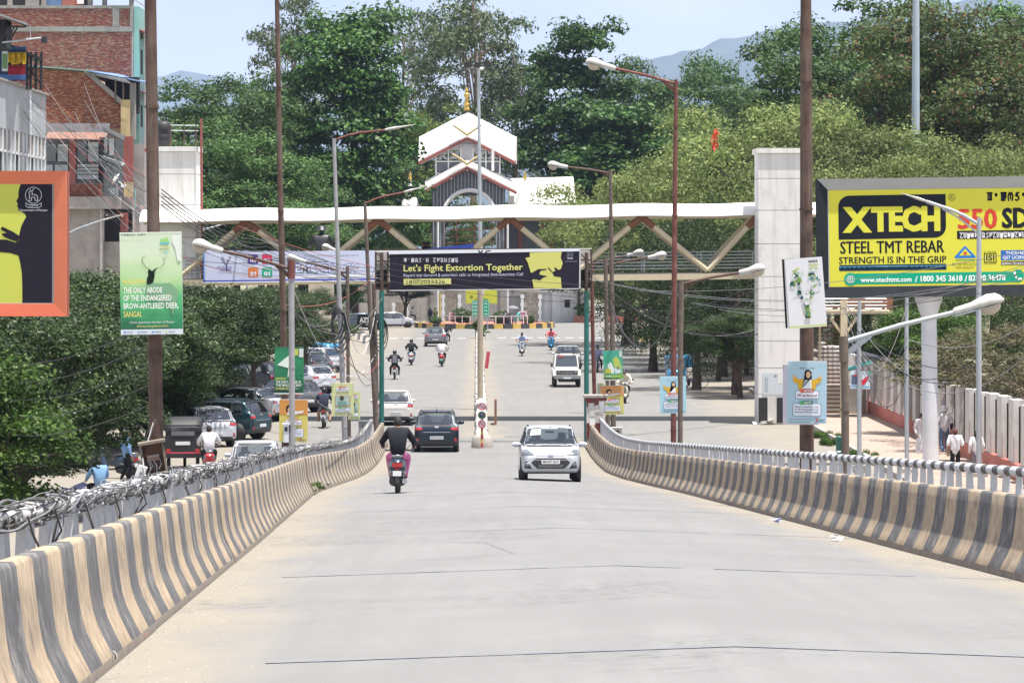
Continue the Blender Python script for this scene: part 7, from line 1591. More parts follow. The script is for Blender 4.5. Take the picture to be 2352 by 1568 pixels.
def body(pose):
    if pose in _body: return _body[pose]
    J = POSE[pose]; vs = []; rad = []; ix = {}; ed = []; zone = []
    def vid(j, s):
        key = (j, s if abs(J[j][0]) > 1e-6 else 0)
        if key not in ix:
            src = J.get(j + '2', J[j]) if s < 0 else J[j]
            ix[key] = len(vs); vs.append((src[0] * (s if abs(J[j][0]) > 1e-6 else 1), src[1], src[2])); rad.append(RAD[j])
        return ix[key]
    for a, b, z in BONES:
        for s in ((1, -1) if abs(J[b][0]) > 1e-6 else (1,)):
            i, k = vid(a, s), vid(b, s); ed.append((i, k)); zone.append(z)
    me = bpy.data.meshes.new('b'); me.from_pydata(vs, ed, []); o = bpy.data.objects.new('b', me); COL.objects.link(o)
    o.modifiers.new('s', 'SKIN'); 
    for v, r in zip(me.skin_vertices[0].data, rad): v.radius = r
    me.skin_vertices[0].data[0].use_root = True
    ss = o.modifiers.new('u', 'SUBSURF'); ss.levels = 2; ss.render_levels = 2
    bpy.context.view_layer.update(); ev = o.evaluated_get(bpy.context.evaluated_depsgraph_get()); m2 = ev.to_mesh()
    mb = MB(); mb.v = [tuple(v.co) for v in m2.vertices]; mb.f = [list(p.vertices) for p in m2.polygons]
    A = np.array([vs[a] for a, b in ed]); B = np.array([vs[b] for a, b in ed]); AB = B - A; L2 = (AB ** 2).sum(1)
    ra = np.array([min(rad[a]) for a, b in ed]); rb_ = np.array([min(rad[b]) for a, b in ed]); Z = {'s': 0, 'p': 1, 'q': 2, 'k': 3, 'a': 4, 'f': 5}
    for f in mb.f:
        c = np.mean([mb.v[i] for i in f], axis=0); t = np.clip(((c - A) * AB).sum(1) / L2, 0, 1); d = np.linalg.norm(A + AB * t[:, None] - c, axis=1) - (ra + (rb_ - ra) * t)
        mb.m.append(Z[zone[int(np.argmin(d))]]); mb.s.append(True)
    ev.to_mesh_clear(); bpy.data.objects.remove(o)
    hd = Vector(J['hd'])
    mb.add([hd + Vector(p) for p in ((-.018, .085, -.015), (.018, .085, -.015), (0, .118, -.012), (0, .09, .03))], [(0, 1, 2), (0, 2, 3), (2, 1, 3)], 3)
    for s in (-1, 1):
        mb.box(hd + Vector((s * .085, -.005, 0)), (.02, .04, .06), 3); mb.box(hd + Vector((s * .032, .088, .022)), (.022, .012, .010), 6)
        h0 = Vector((J['ha'][0] * s, J['ha'][1], J['ha'][2])); d = (h0 - Vector((J['wr'][0] * s, J['wr'][1], J['wr'][2]))).normalized(); sd = Vector((1, 0, 0))
        for k in range(4):
            p = h0 + d * .02 + sd * (-.030 + .02 * k); l = (.05, .06, .062, .048)[k]; mb.path([p, p + d * l * .6 + Vector((0, 0, -.012)), p + d * l * .75 + Vector((0, -.02, -.04))], [.010, .009, .007], 5, 3)
        mb.path([h0 - sd * s * .03, h0 - sd * s * .055 + d * .02, h0 - sd * s * .055 + d * .05 + Vector((0, 0, -.02))], [.011, .010, .008], 5, 3)
    mb.box(hd + Vector((0, .090, -.045)), (.04, .012, .010), 6)
    _body[pose] = (mb, J); return _body[pose]
def person(label, pose, loc, rz, shirt, pants, head='hair', hair='hair_black', sleeve=None, shin=None, shoe='cloth_black', scale=1.0, dz=0.0, dy=0.0, hairlen=.0, skirt=None, group=None, pack=None):
    mb, J = body(pose); t = thing('person', label, 'person', loc, rz, group); t.scale = (scale,) * 3
    q = MB(); q.v = [(x, y + dy, z + dz) for x, y, z in mb.v]; q.f, q.m, q.s = mb.f, mb.m, mb.s
    q.build('body', [shirt, pants, shin or pants, 'skin', sleeve or 'skin', shoe, 'black'], t, False)
    hd = Vector(J['hd']) + Vector((0, dy, dz))
    if head == 'hair':
        h = MB(); secs = []
        for k in range(7):
            a = k / 6 * math.pi * .62; r = math.sin(a); secs.append([hd + Vector((math.cos(b) * .094 * r, math.sin(b) * .112 * r - .018, .115 * math.cos(a) + .02 - (.05 if math.sin(b) < .2 else 0) * (k / 6))) for b in [2 * math.pi * j / 14 for j in range(14)]])
        h.loft(secs)
        if hairlen: h.path([hd + Vector((0, -.06, .03)), hd + Vector((0, -.10, -.12)), hd + Vector((0, -.09, -hairlen))], [.09, .085, .05], 8)
        h.build('hair', hair, t, False)
    else:
        h = MB(); secs = []
        for k in range(9):
            a = k / 8 * math.pi * .74; r = math.sin(a); secs.append([hd + Vector((math.cos(b) * .128 * r, math.sin(b) * .145 * r - .012, .14 * math.cos(a) + .02)) for b in [2 * math.pi * j / 16 for j in range(16)]])
        ho = h.loft(secs).build('helmet', hair, t, False); MB().box(hd + Vector((0, .125, .01)), (.17, .03, .09)).build('visor', 'dusk_glass', ho, False)
    if skirt:
        p = Vector(J['pel']) + Vector((0, dy, dz)); secs = []
        for z, r in ((.06, .15), (-.1, .19), (-.45, .22), (-.80, .26)): secs.append([p + Vector((math.cos(b) * r, math.sin(b) * r * .8, z)) for b in [2 * math.pi * j / 16 for j in range(16)]])
        MB().loft(secs).build('skirt', skirt, t, False)
    if pack: c = Vector(J['ch']) + Vector((0, dy - .17, dz - .08)); MB().box(c, (.28, .14, .42), 0, None, .8).build('backpack', pack, t, False)
    return t
# ---------------------------------------------------------------- two-wheelers
DM('scooter_dark', (.015, .035, .065), .3, .2, .05, 4, coat=.5); DM('scooter_red', (.55, .03, .04), .3, 0, .05, 4, coat=.5); DM('scooter_white', (.68, .68, .70), .3, 0, .05, 4, coat=.5); DM('scooter_blue', (.06, .32, .62), .3, 0, .05, 4, coat=.5); DM('scooter_cream', (.66, .60, .50), .3, 0, .05, 4, coat=.5)
def wheel(t, y, r, w):
    Mx = Matrix.Rotation(R(90), 3, 'Y'); o = MB().lathe([(r * .62, -w), (r * .92, -w), (r, -w * .5), (r, w * .5), (r * .92, w), (r * .62, w)], (0, y, r), 18, 0, Mx).build('wheel', 'tyre', t, False); MB().lathe([(0, -w * .5), (r * .64, -w * .8), (r * .64, w * .8), (0, w * .5)], (0, y, r), 14, 0, Mx).build('rim', 'rim', o, False)
def bars(t, z, y, w, mirrors=True):
    MB().path([(-w, y - .08, z - .02), (-w * .6, y, z), (w * .6, y, z), (w, y - .08, z - .02)], .016, 6).build('handlebar', 'trim', t, False)
    for s in (-1, 1):
        MB().tube((s * w, y - .08, z - .02), (s * (w - .12), y - .06, z - .015), .022, .022, 8).build('grip', 'black', t, False)
        if mirrors: MB().path([(s * w * .55, y, z), (s * (w + .02), y - .02, z + .14), (s * (w + .08), y - .02, z + .17)], .007, 5).build('mirror_stalk', 'trim', t, False); MB().lathe([(0, -.012), (.055, -.01), (.055, .01), (0, .012)], (s * (w + .10), y - .02, z + .18), 12, 0, Matrix.Rotation(R(90), 3, 'X')).build('mirror', 'trim', t, False)
def shell(name, secs, mat, t):
    out = []
    for y, w, z0, z1 in secs: out.append([Vector((math.copysign(abs(math.cos(a)) ** .7, math.cos(a)) * w, y, (z0 + z1) / 2 + math.copysign(abs(math.sin(a)) ** .7, math.sin(a)) * (z1 - z0) / 2)) for a in [2 * math.pi * j / 14 for j in range(14)]])
    return MB().loft(out).build(name, mat, t, False)
def scooter(label, loc, rz, col, pl='plate', group=None, pit=0.0, side=None):
    t = thing('scooter', label, 'scooter', loc, rz, group); t.rotation_euler = (pit, 0, rz)
    wheel(t, -.62, .22, .05); wheel(t, .62, .22, .045)
    shell('body', [(-.80, .06, .60, .72), (-.74, .16, .52, .80), (-.55, .205, .40, .80), (-.25, .20, .36, .76), (-.08, .13, .32, .66)], col, t); shell('floorboard', [(-.15, .14, .28, .36), (.15, .15, .27, .33), (.38, .14, .28, .36)], 'trim', t)
    shell('apron', [(.30, .19, .34, .40), (.36, .20, .34, .62), (.42, .17, .44, .84), (.46, .10, .60, .95), (.50, .05, .75, .92)], col, t); shell('headset', [(.30, .05, .90, 1.0), (.38, .15, .90, 1.05), (.46, .13, .90, 1.03), (.52, .05, .93, .99)], col, t)
    shell('seat', [(-.72, .09, .78, .83), (-.55, .13, .76, .86), (-.2, .13, .74, .83), (.0, .08, .70, .78)], 'seat', t); shell('front_mudguard', [(.44, .06, .30, .44), (.62, .075, .40, .48), (.80, .05, .30, .40)], col, t)
    shell('engine', [(-.75, .05, .18, .30), (-.6, .19, .16, .42), (-.25, .18, .16, .38), (-.1, .08, .2, .34)], 'trim', t); MB().tube((.15, -.25, .24), (.17, -.78, .28), .05, .06, 10).build('exhaust', 'rim', t, False)
    MB().box((0, -.795, .655), (.22, .06, .10)).build('tail_light', 'tail_red', t, False)
    for s in (-1, 1): MB().box((s * .155, -.77, .67), (.09, .06, .11)).build('indicator', 'lamp_clear', t, False); MB().path([(s * .19, -.3, .52), (s * .20, -.62, .46), (s * .14, -.80, .50)], .012, 5).build('crash_rail', 'chrome', t, False)
    MB().path([(-.12, -.5, .84), (-.12, -.80, .86), (0, -.86, .88), (.12, -.80, .86), (.12, -.5, .84)], .014, 6).build('grab_rail', 'chrome', t, False)
    MB().box((0, -.82, .46), (.20, .01, .12)).build('number_plate', pl, t, False); MB().box((0, -.80, .56), (.10, .02, .04)).build('brake_light', 'tail_red', t, False); shell('rear_mudguard', [(-.82, .05, .30, .40), (-.76, .06, .34, .46)], 'trim', t)
    MB().lathe([(0, .05), (.07, .03), (.085, 0)], (0, .50, .96), 14, 0, Matrix.Rotation(R(-90), 3, 'X')).build('headlight', 'lamp_clear', t, False)
    MB().path([(0, .45, .9), (0, .62, .22)], .03, 6).build('fork', 'trim', t, False); bars(t, 1.0, .40, .30); return t
def moto(label, loc, rz, col, pl='plate', group=None, pit=0.0):
    t = thing('motorcycle', label, 'motorcycle', loc, rz, group); t.rotation_euler = (pit, 0, rz)
    wheel(t, -.66, .30, .05); wheel(t, .66, .30, .045)
    shell('tank', [(-.05, .09, .70, .84), (.12, .15, .68, .94), (.32, .14, .70, .94), (.42, .06, .76, .88)], col, t); shell('seat', [(-.75, .08, .82, .87), (-.5, .12, .74, .83), (-.15, .12, .72, .80), (.0, .09, .72, .78)], 'seat', t); shell('tail', [(-.82, .05, .72, .80), (-.6, .10, .64, .76), (-.2, .11, .55, .72)], col, t); shell('engine', [(-.22, .12, .26, .56), (.1, .15, .22, .60), (.32, .10, .28, .54)], 'rim', t)
    for s in (-1, 1): MB().path([(s * .07, .40, .98), (s * .07, .66, .30)], .022, 6).build('fork', 'chrome', t, False); MB().tube((s * .08, -.66, .30), (s * .09, -.4, .74), .02, .02, 6).build('shock', 'chrome', t, False); MB().lathe([(0, -.03), (.03, 0), (0, .03)], (s * .16, -.74, .66), 8).build('indicator', 'amber', t, False)
    MB().tube((.16, .1, .26), (.17, -.75, .34), .04, .055, 8).build('exhaust', 'chrome', t, False); MB().box((0, -.83, .74), (.12, .04, .08)).build('tail_light', 'tail_red', t, False); MB().box((0, -.88, .50), (.19, .01, .13)).build('number_plate', pl, t, False); shell('rear_mudguard', [(-.92, .05, .36, .42), (-.86, .06, .54, .60), (-.7, .07, .60, .66)], 'trim', t); shell('front_mudguard', [(.5, .05, .52, .58), (.68, .06, .60, .66), (.86, .04, .52, .58)], col, t)
    MB().lathe([(0, .06), (.08, .04), (.09, -.04), (0, -.06)], (0, .52, .92), 14, 0, Matrix.Rotation(R(-90), 3, 'X')).build('headlight', 'lamp_clear', t, False); bars(t, 1.06, .40, .36); return t
def rider(kind, x, y, rz, vlabel, col, plabel, pl='plate', **k):
    p = gat(x, y); d = Vector((-math.sin(rz), math.cos(rz), 0)); q = p + d * (.8 if abs(rz) < 1.6 else -.8) * (1 if abs(rz) < 1.6 else -1) * (1 if abs(rz) < 1.6 else 1)
    if abs(rz) >= 1.6: q = p - d * .85
    q.z = zg(q.x, q.y); pit = math.atan2(zg(q.x, q.y + .6 * math.cos(rz)) - zg(q.x, q.y - .6 * math.cos(rz)), 1.2)
    (scooter if kind == 'scooter' else moto)(vlabel, q, rz, col, pl, None, pit)
    o = person(plabel, kind, q, rz, **k); o.rotation_euler = (pit, 0, rz); return o
rider('scooter', 912, 1133, R(0.5), 'dark blue scooter nearest on the ramp seen from behind', 'scooter_dark', 'man in a dark shirt riding the nearest scooter up ahead', shirt='cloth_black', pants='cloth_pink', sleeve='cloth_black', scale=1.04)
rider('moto', 906, 872, R(1), 'black motorcycle just above the left green post', 'scooter_dark', 'rider in dark clothes with a backpack on the black motorcycle', shirt='cloth_black', pants='cloth_black', sleeve='cloth_black', head='helmet', hair='helmet_black', pack='cloth_grey')
rider('scooter', 944, 839, 0.0, 'silver scooter in the middle of the three leaving riders', 'scooter_white', 'rider in black with a black helmet on the silver scooter', shirt='cloth_black', pants='cloth_jean', head='helmet', hair='helmet_black')
rider('scooter', 1014, 842, R(-1), 'red scooter with green plate closest to the median', 'scooter_red', 'rider in a white shirt on the red scooter', pl='plate_green', shirt='cloth_white', pants='cloth_black', sleeve='cloth_white', head='helmet', hair='helmet_black')
rider('moto', 742, 984, R(0), 'brown motorcycle on the left service road', 'cloth_brown', 'rider in a dark purple shirt on the left service road', shirt='cloth_navy', pants='cloth_grey', shin='skin', head='helmet', hair='helmet_black', sleeve='cloth_navy')
rider('scooter', 481, 1096, R(6), 'red scooter behind the left railing', 'scooter_red', 'rider in a white shirt behind the left railing', shirt='cloth_white', pants='cloth_black', sleeve='cloth_white')
rider('scooter', 1199, 818, R(180), 'white scooter coming down the middle of the right lane', 'scooter_white', 'bare headed rider in pale blue on the white oncoming scooter', shirt='cloth_lilac', pants='cloth_jean')
rider('scooter', 1266, 805, R(180), 'sky blue scooter oncoming ahead of the silver car', 'scooter_blue', 'rider in a pink shirt on the sky blue scooter', shirt='cloth_rose', pants='cloth_jean')
rider('moto', 1373, 856, R(180), 'dark motorcycle half hidden by the right green post', 'scooter_dark', 'helmeted rider in blue beside the right green post', shirt='cloth_lilac', pants='cloth_black', sleeve='cloth_lilac', head='helmet', hair='helmet_black')
rider('scooter', 1437, 927, R(183), 'cream scooter right of the orange health poster', 'scooter_cream', 'helmeted rider in a cream shirt on the cream scooter', shirt='cloth_cream', pants='cloth_black', sleeve='cloth_cream', head='helmet', hair='helmet_black')
rider('moto', 1024, 792, R(-2), 'dark motorcycle right of the far grey hatchback', 'scooter_dark', 'rider in black beside the far grey hatchback', shirt='cloth_black', pants='cloth_black', sleeve='cloth_black', head='helmet', hair='helmet_black')
rider('scooter', 1180, 752, R(82), 'dark scooter crossing at the roundabout under an umbrella', 'scooter_dark', 'front rider of the scooter with the umbrella', shirt='cloth_grey', pants='cloth_navy', sleeve='cloth_grey')
q = gat(1180, 752)
person('pillion passenger in turquoise holding an umbrella', 'scooter', q + Vector((.45, 0, .02)), R(80), 'cloth_teal', 'cloth_teal', sleeve='cloth_teal', skirt=None)
um = thing('umbrella', 'grey umbrella held over the scooter at the roundabout', 'umbrella', q + Vector((-.1, 0, 1.5))); secs = []
for k in range(6): a = k / 5 * 1.15; secs.append([Vector((math.cos(b) * .62 * math.sin(a) / math.sin(1.15), math.sin(b) * .62 * math.sin(a) / math.sin(1.15), .55 + .28 * (math.cos(a) - 1) / (1 - math.cos(1.15)) + .1)) for b in [2 * math.pi * j / 8 for j in range(8)]])
MB().loft(secs, 0, True, False, False).build('canopy', 'cloth_grey', um, False); MB().tube((0, 0, -.1), (0, 0, .68), .012, .012, 6).build('shaft', 'chrome', um, False)
# bicycles
def bicycle(label, loc, rz, col='scooter_dark'):
    t = thing('bicycle', label, 'bicycle', loc, rz)
    for y in (-.52, .52):
        o = MB().path([(0, y + .33 * math.cos(a), .34 + .33 * math.sin(a)) for a in [k * math.pi / 10 for k in range(21)]], .018, 6).build('wheel', 'tyre', t, False)
        sp = MB()
        for k in range(8): a = k * math.pi / 8; sp.tube((0, y + .32 * math.cos(a), .34 + .32 * math.sin(a)), (0, y - .32 * math.cos(a), .34 - .32 * math.sin(a)), .003, .003, 4)
        sp.build('spokes', 'chrome', o, False)
    f = MB()
    for a, b in (((0, -.52, .34), (0, -.05, .30)), ((0, -.05, .30), (0, -.2, .82)), ((0, -.52, .34), (0, -.18, .74)), ((0, -.18, .74), (0, .36, .80)), ((0, -.05, .30), (0, .38, .70)), ((0, .34, .90), (0, .52, .34))): f.tube(a, b, .018, .018, 6)
    f.build('frame', col, t, False); MB().box((0, -.22, .88), (.14, .24, .05), 0, None, .7).build('saddle', 'black', t, False); MB().path([(-.26, .24, .98), (-.1, .34, .96), (.1, .34, .96), (.26, .24, .98)], .014, 6).build('handlebar', 'chrome', t, False); MB().lathe([(.03, -.02), (.08, -.02), (.08, .02), (.03, .02)], (0, -.05, .30), 12, 0, Matrix.Rotation(R(90), 3, 'Y')).build('chainring', 'chrome', t, False); return t
bicycle('dark bicycle standing in the shade beside the three wheeler', gat(1592, 890), R(-88)); q = gat(947, 744); bicycle('dark bicycle ridden past the roundabout', q, R(-90)); person('cyclist in a white shirt by the roundabout', 'scooter', q + Vector((0, 0, .08)), R(-90), 'cloth_white', 'cloth_navy', sleeve='cloth_white')
# people on foot
def walker(label, x, y, rz, **k): return person(label, k.pop('pose', 'walk'), gat(x, y), rz, **k)
walker('woman in a long white dress walking on the right pavement', 2116, 1046, R(200), shirt='cloth_white', pants='cloth_white', sleeve='cloth_white', hairlen=.32, skirt='cloth_white', scale=.93)
walker('tall man in a white and black shirt and cap on the right pavement', 2169, 1044, R(5), shirt='cloth_white', pants='cloth_jean', sleeve='cloth_black', head='helmet', hair='helmet_white', scale=1.07)
walker('woman with red hair in a white tee shirt on the right pavement', 2194, 1096, R(-5), shirt='cloth_white', pants='cloth_black', hair='hair_red', scale=.97)
walker('woman with long black hair in a white blouse behind the galvanised lamp post', 2243, 1096, R(8), shirt='cloth_white', pants='cloth_grey', sleeve='cloth_white', hairlen=.42, scale=.92)
walker('man in a blue shirt standing by the parked scooter under the left trees', 291, 1108, R(-60), shirt='cloth_blue', pants='cloth_black', sleeve='cloth_blue', scale=1.02)
walker('man in a pale blue shirt sitting behind the left railing', 228, 1155, R(30), pose='sit', shirt='cloth_blue', pants='cloth_black', sleeve='cloth_blue', scale=1.05)
scooter('dark teal scooter parked under the left trees', gat(262, 1098), R(70), 'scooter_dark'); scooter('dark blue scooter parked under the right trees near the junction', gat(1500, 752), R(150), 'scooter_blue')
for x, y, c, lab in ((1000, 744, 'cloth_khaki', 'guard in khaki standing by the orange post'), (988, 743, 'cloth_black', 'person in dark clothes beside the guards near the gate'), (918, 738, 'cloth_brown', 'person in brown behind the crossing white hatchback'), (928, 738, 'cloth_black', 'person in black under the roadside tree')): walker(lab, x, y, R(40), shirt=c, pants=c, sleeve=c, pose='walk')
for x, lab in ((975, 'person with black hair on the footbridge above the blue strip, left one'), (984, 'person with black hair on the footbridge above the blue strip, right one')): person(lab, 'walk', Vector((wx(x, YB + 1.6), YB + 1.6, wz(633 + ysl(x), YB))), R(100), 'cloth_black', 'cloth_black', sleeve='cloth_black', scale=.9)
# ---------------------------------------------------------------- median, roundabout, kerbs
DM('block_white', (.52, .50, .47), .9, 0, .2, 3, .3, 8, (.34, .31, .28), (.45, .65)); DM('kerb_yellow', (.58, .40, .10), .8, 0, .15, 2); DM('kerb_black', (.06, .06, .065), .8, 0, .2, 2); DM('paver_red', (.45, .15, .12), .8, 0, .15, 1.5); DM('sign_white', (.72, .72, .72), .5, 0, .05, 3)
md = thing('median', 'low whitewashed stone block median down the middle of the far street', 'median', (-1.15, 126, 0)); rd = random.Random(2); mes = []
for i in range(6):
    b = MB(); b.box((0, 0, .26), (.46 + rd.uniform(-.04, .06), 1.16, .52), 0, None, .92).box((rd.uniform(-.04, .04), rd.uniform(-.2, .2), .55), (.36, .7, .1), 0, None, .8); mes.append(b.mesh('kerb_block', 'block_white'))
Y = 126.6
while Y < 284:
    o = link(bpy.data.objects.new('kerb_block', rd.choice(mes)), md); o.location = Vector((MEDX(Y) + rd.uniform(-.03, .03), Y, rd.uniform(-.05, .01))) - md.location; o.rotation_euler = (0, 0, rd.uniform(-.05, .05) + .011); Y += 1.2
MB().lathe([(.42, 0), (.40, .35), (.25, .5), (0, .52)], (-1.15, 126.0, 0), 12).build('nose', 'concrete', md)
MB().box((-.72, 143, .55), (.1, 1.6, 1.1)).build('steel_gate', 'brown_awning', md)
sp = thing('sign_post', 'striped post with three round traffic signs on the median nose', 'sign', (wx(1107, 125.4), 125.4, 0)); 
for k in range(8): MB().box((0, 0, .12 + k * .16), (.10, .06, .16)).build('post_band', 'kerb_yellow' if k % 2 else 'red_awning', sp, False)
for z, c in ((.95, 0), (1.28, 1), (1.62, 0)):
    dk = MB().lathe([(0, -.012), (.16, -.012), (.16, .012), (0, .012)], (0, -.06, z), 20, 0, Matrix.Rotation(R(90), 3, 'X')).build('disc', 'sign_white' if not c else 'kerb_yellow', sp, False)
    MB().path([(.135 * math.cos(a), -.078, z + .135 * math.sin(a)) for a in [k * math.pi / 10 for k in range(21)]], .018, 5).build('ring', 'red_awning' if not c else 'green_post', dk, False)
    if c: MB().lathe([(0, -.006), (.10, -.006), (.10, .006), (0, .006)], (0, -.08, z), 16, 0, Matrix.Rotation(R(90), 3, 'X')).build('emblem', 'car_navy', dk, False)
    else: MB().beam((-.09, -.08, z + .09), (.09, -.08, z - .09), .008, .03).build('slash', 'red_awning', dk, False)
rb = MB().beam((wx(1117, 205), 205, .2), (wx(1122, 205), 205, 1.25), .22, .1).build('barrier_board', 'red_awning'); tag(rb, 'red tilted barrier board beside the median', 'barrier')
isl = thing('roundabout', 'roundabout island with yellow and black kerb stones and red paving', 'roundabout', (wx(1113, 322), 323, 0)); n = 46
kb = [MB().box((0, 0, .24), (.90, .36, .48), 0, None, .94).mesh('kerb_block', m) for m in ('kerb_yellow', 'kerb_black')]
for k in range(n):
    a = 2 * math.pi * k / n; o = link(bpy.data.objects.new('kerb_block', kb[k % 2]), isl); o.location = (6.75 * math.cos(a), 6.75 * math.sin(a), 0); o.rotation_euler = (0, 0, a + math.pi / 2)
MB().lathe([(6.55, 0), (6.55, .30), (0, .32)], isl.location, 40, 0, None, False).build('bed', 'earth', isl); MB().lathe([(6.3, .28), (6.2, .42), (5.6, .44), (5.4, .34)], isl.location, 40, 0, None, False).build('paving', 'paver_red', isl)
for k in range(14):
    a = R(200 + k * 10.5); p = isl.location + Vector((4.6 * math.cos(a), 4.6 * math.sin(a), .3)); MB().tube(p, p + Vector((0, 0, .9)), .04, .04, 6).build('fence_post', 'white_paint', isl)
MB().path([isl.location + Vector((4.6 * math.cos(R(200 + k * 7)), 4.6 * math.sin(R(200 + k * 7)), 1.15)) for k in range(21)], .03, 5).build('fence_rail', 'galv', isl)
shr, _, _ = crown(31, 1.1, .8, .8, 26, .3, 2600, .16, 'leaf_mid', shell=.3); shr2, _, _ = crown(32, .8, .9, .8, 20, .26, 1800, .13, 'leaf_fresh', shell=.3)
def shrub(x, y, label, s=1.0, me=None, Y=None):
    p = gat(x, y) if Y is None else Vector((wx(x, Y), Y, 0)); t = thing('shrub', label, 'shrub', p, random.uniform(0, 6)); t.scale = (s,) * 3
    link(bpy.data.objects.new('foliage', me or shr), t); MB().tube((0, 0, -.1), (0, 0, .7), .03, .02, 5).build('stem', 'bark_dark', t, False)
for x, Y, s, lab in ((1060, 322, 1.3, 'shrub on the roundabout left of the green direction sign'), (1150, 323, 1.1, 'shrub on the roundabout right of the green direction sign'), (1000, 321, .8, 'low shrub at the left side of the roundabout'), (1215, 322, .8, 'low shrub at the right side of the roundabout')): shrub(x, 0, lab, s, shr, Y)
shrub(1092, 0, 'leggy pale green shrub on the far median end', 1.1, shr2, 283); shrub(1115, 0, 'small pale green shrub beside the far median end', .7, shr2, 280)
for x, lab in ((1338, 'round hedge in a red planter left of the minivan'), (1412, 'round hedge in a red planter right of the minivan'), (1455, 'round hedge in a red planter by the right trees')):
    p = thing('planter', lab, 'planter', (wx(x, 344), 344, 0)); MB().box((0, 0, .35), (1.9, .8, .7)).build('box', 'paver_red', p, False); o = link(bpy.data.objects.new('hedge', shr), p); o.location = (0, 0, .5); o.scale = (.9, .9, 1.1)
op = MB().tube((wx(1010, 334), 334, 0), (wx(1010, 334), 334, 3.2), .10, .10, 8).build('marker_post', 'kerb_yellow'); tag(op, 'orange post standing behind the roundabout', 'post')
jb2 = thing('barrier_row', 'row of short black and yellow concrete barriers near the right trees', 'barrier', (wx(1490, 278), 278, 0))
for k in range(10):
    c = (wx(1441 + k * 10, 272 + k * 1.2), 272 + k * 1.2); MB().box((c[0], c[1], .38), (.42, .5, .76), 0, None, .62).build('barrier_block', ('kerb_black', 'kerb_yellow')[k % 2] if k > 1 else 'concrete', jb2)
lk = thing('barrier_row', 'short yellow and black kerb run beside the left parked cars', 'barrier', (wx(840, 268), 268, 0))
for k in range(7): c = (wx(818 + k * 6, 292 - k * 6), 292 - k * 6); MB().box((c[0], c[1], .3), (.5, 4.5, .6), 0, None, .8).build('barrier_block', ('kerb_black', 'concrete')[k % 2], lk)
MB().box((wx(853, 245), 245, .6), (.25, .3, 1.3)).build('marker', 'kerb_yellow', lk); MB().box((wx(856, 240), 240, .4), (.9, .8, .8), 0, None, .7).build('stone', 'concrete', lk)
for k in range(19):
    x = 905 + k * 31; 
    if 1070 < x < 1140: continue
    q = gat(x, 775.5 if x > 1100 else 777); mb = MB().box((q.x, q.y, .005), (.72, .7, .006)); o = mb.build('road_marking', 'white_paint'); o.parent = street
# ---------------------------------------------------------------- right pavement and its fence
pv = MB().box((14.75, 134, .06), (3.6, 84, .13)).build('pavement', 'pave'); struct(pv)
ke = MB()
for k in range(60): MB().box((12.88, 93 + k * 1.4, .08), (.18, 1.36, .2)).build('kerb', 'concrete', pv, False)
fe = thing('fence', 'long white pillar fence on a maroon wall along the right pavement', 'fence', (16.5, 132, 0))
MB().box((16.6, 134, .33), (.4, 86, .62)).build('base_wall', 'paver_red', fe); pm = MB().box((0, 0, 1.0), (.36, 1.1, 2.0), 0, None, .97).mesh('pillar', 'dirty_white'); bm_ = MB().tube((0, 0, .0), (0, 0, 1.85), .03, .03, 6).mesh('bar', 'black'); Y = 92.0; k = 0
while Y < 176:
    o = link(bpy.data.objects.new('pillar', pm), fe); o.location = Vector((16.62, Y, .64)) - fe.location; o.scale = (1, 1, rd.uniform(.94, 1.03))
    for j in range(4): o = link(bpy.data.objects.new('bar', bm_), fe); o.location = Vector((16.62, Y + .7 + j * .4, .64)) - fe.location
    Y += 2.6; k += 1
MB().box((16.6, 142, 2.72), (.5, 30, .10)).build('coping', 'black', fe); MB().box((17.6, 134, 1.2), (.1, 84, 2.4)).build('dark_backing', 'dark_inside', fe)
bn_ = thing('litter_bin', 'slim green litter bin on the right pavement edge', 'bin', gat(1929, 1043)); MB().lathe([(.12, 0), (.14, .05), (.16, .62), (.17, .66), (.15, .66), (.14, .3), (0, .28)], (0, 0, 0), 14).build('drum', 'green_post', bn_, False); MB().tube((.17, 0, 0), (.17, 0, .75), .015, .015, 6).build('stand', 'galv', bn_, False)
gc = MB().add([W(1938, 856, 147), W(2004, 832, 146), W(2000, 826, 148), W(1940, 846, 149)], [(0, 1, 2, 3)]).add([W(1938, 857, 147), W(2004, 833, 146), W(2000, 827, 148), W(1940, 847, 149)], [(3, 2, 1, 0)]).build('awning_cloth', 'cloth_teal'); tag(gc, 'small green cloth awning behind the thin galvanised pole', 'awning')
wall = MB().box((24, 230, 1.2), (.4, 110, 2.4)).build('park_wall', 'concrete'); tag(wall, 'grey park wall behind the right trees', 'wall')
gv, _, _ = crown(33, 1.2, .22, .12, 40, .2, 4200, .07, 'leaf_fresh', shell=.1, upb=.1)
for x, y, s in ((1890, 1005, 1.0), (1905, 1022, .8), (1975, 1050, .9)):
    o = link(bpy.data.objects.new('grass', gv)); o.location = gat(x, y); o.scale = (.7 * s, 1.3 * s, .8); stuff(o)
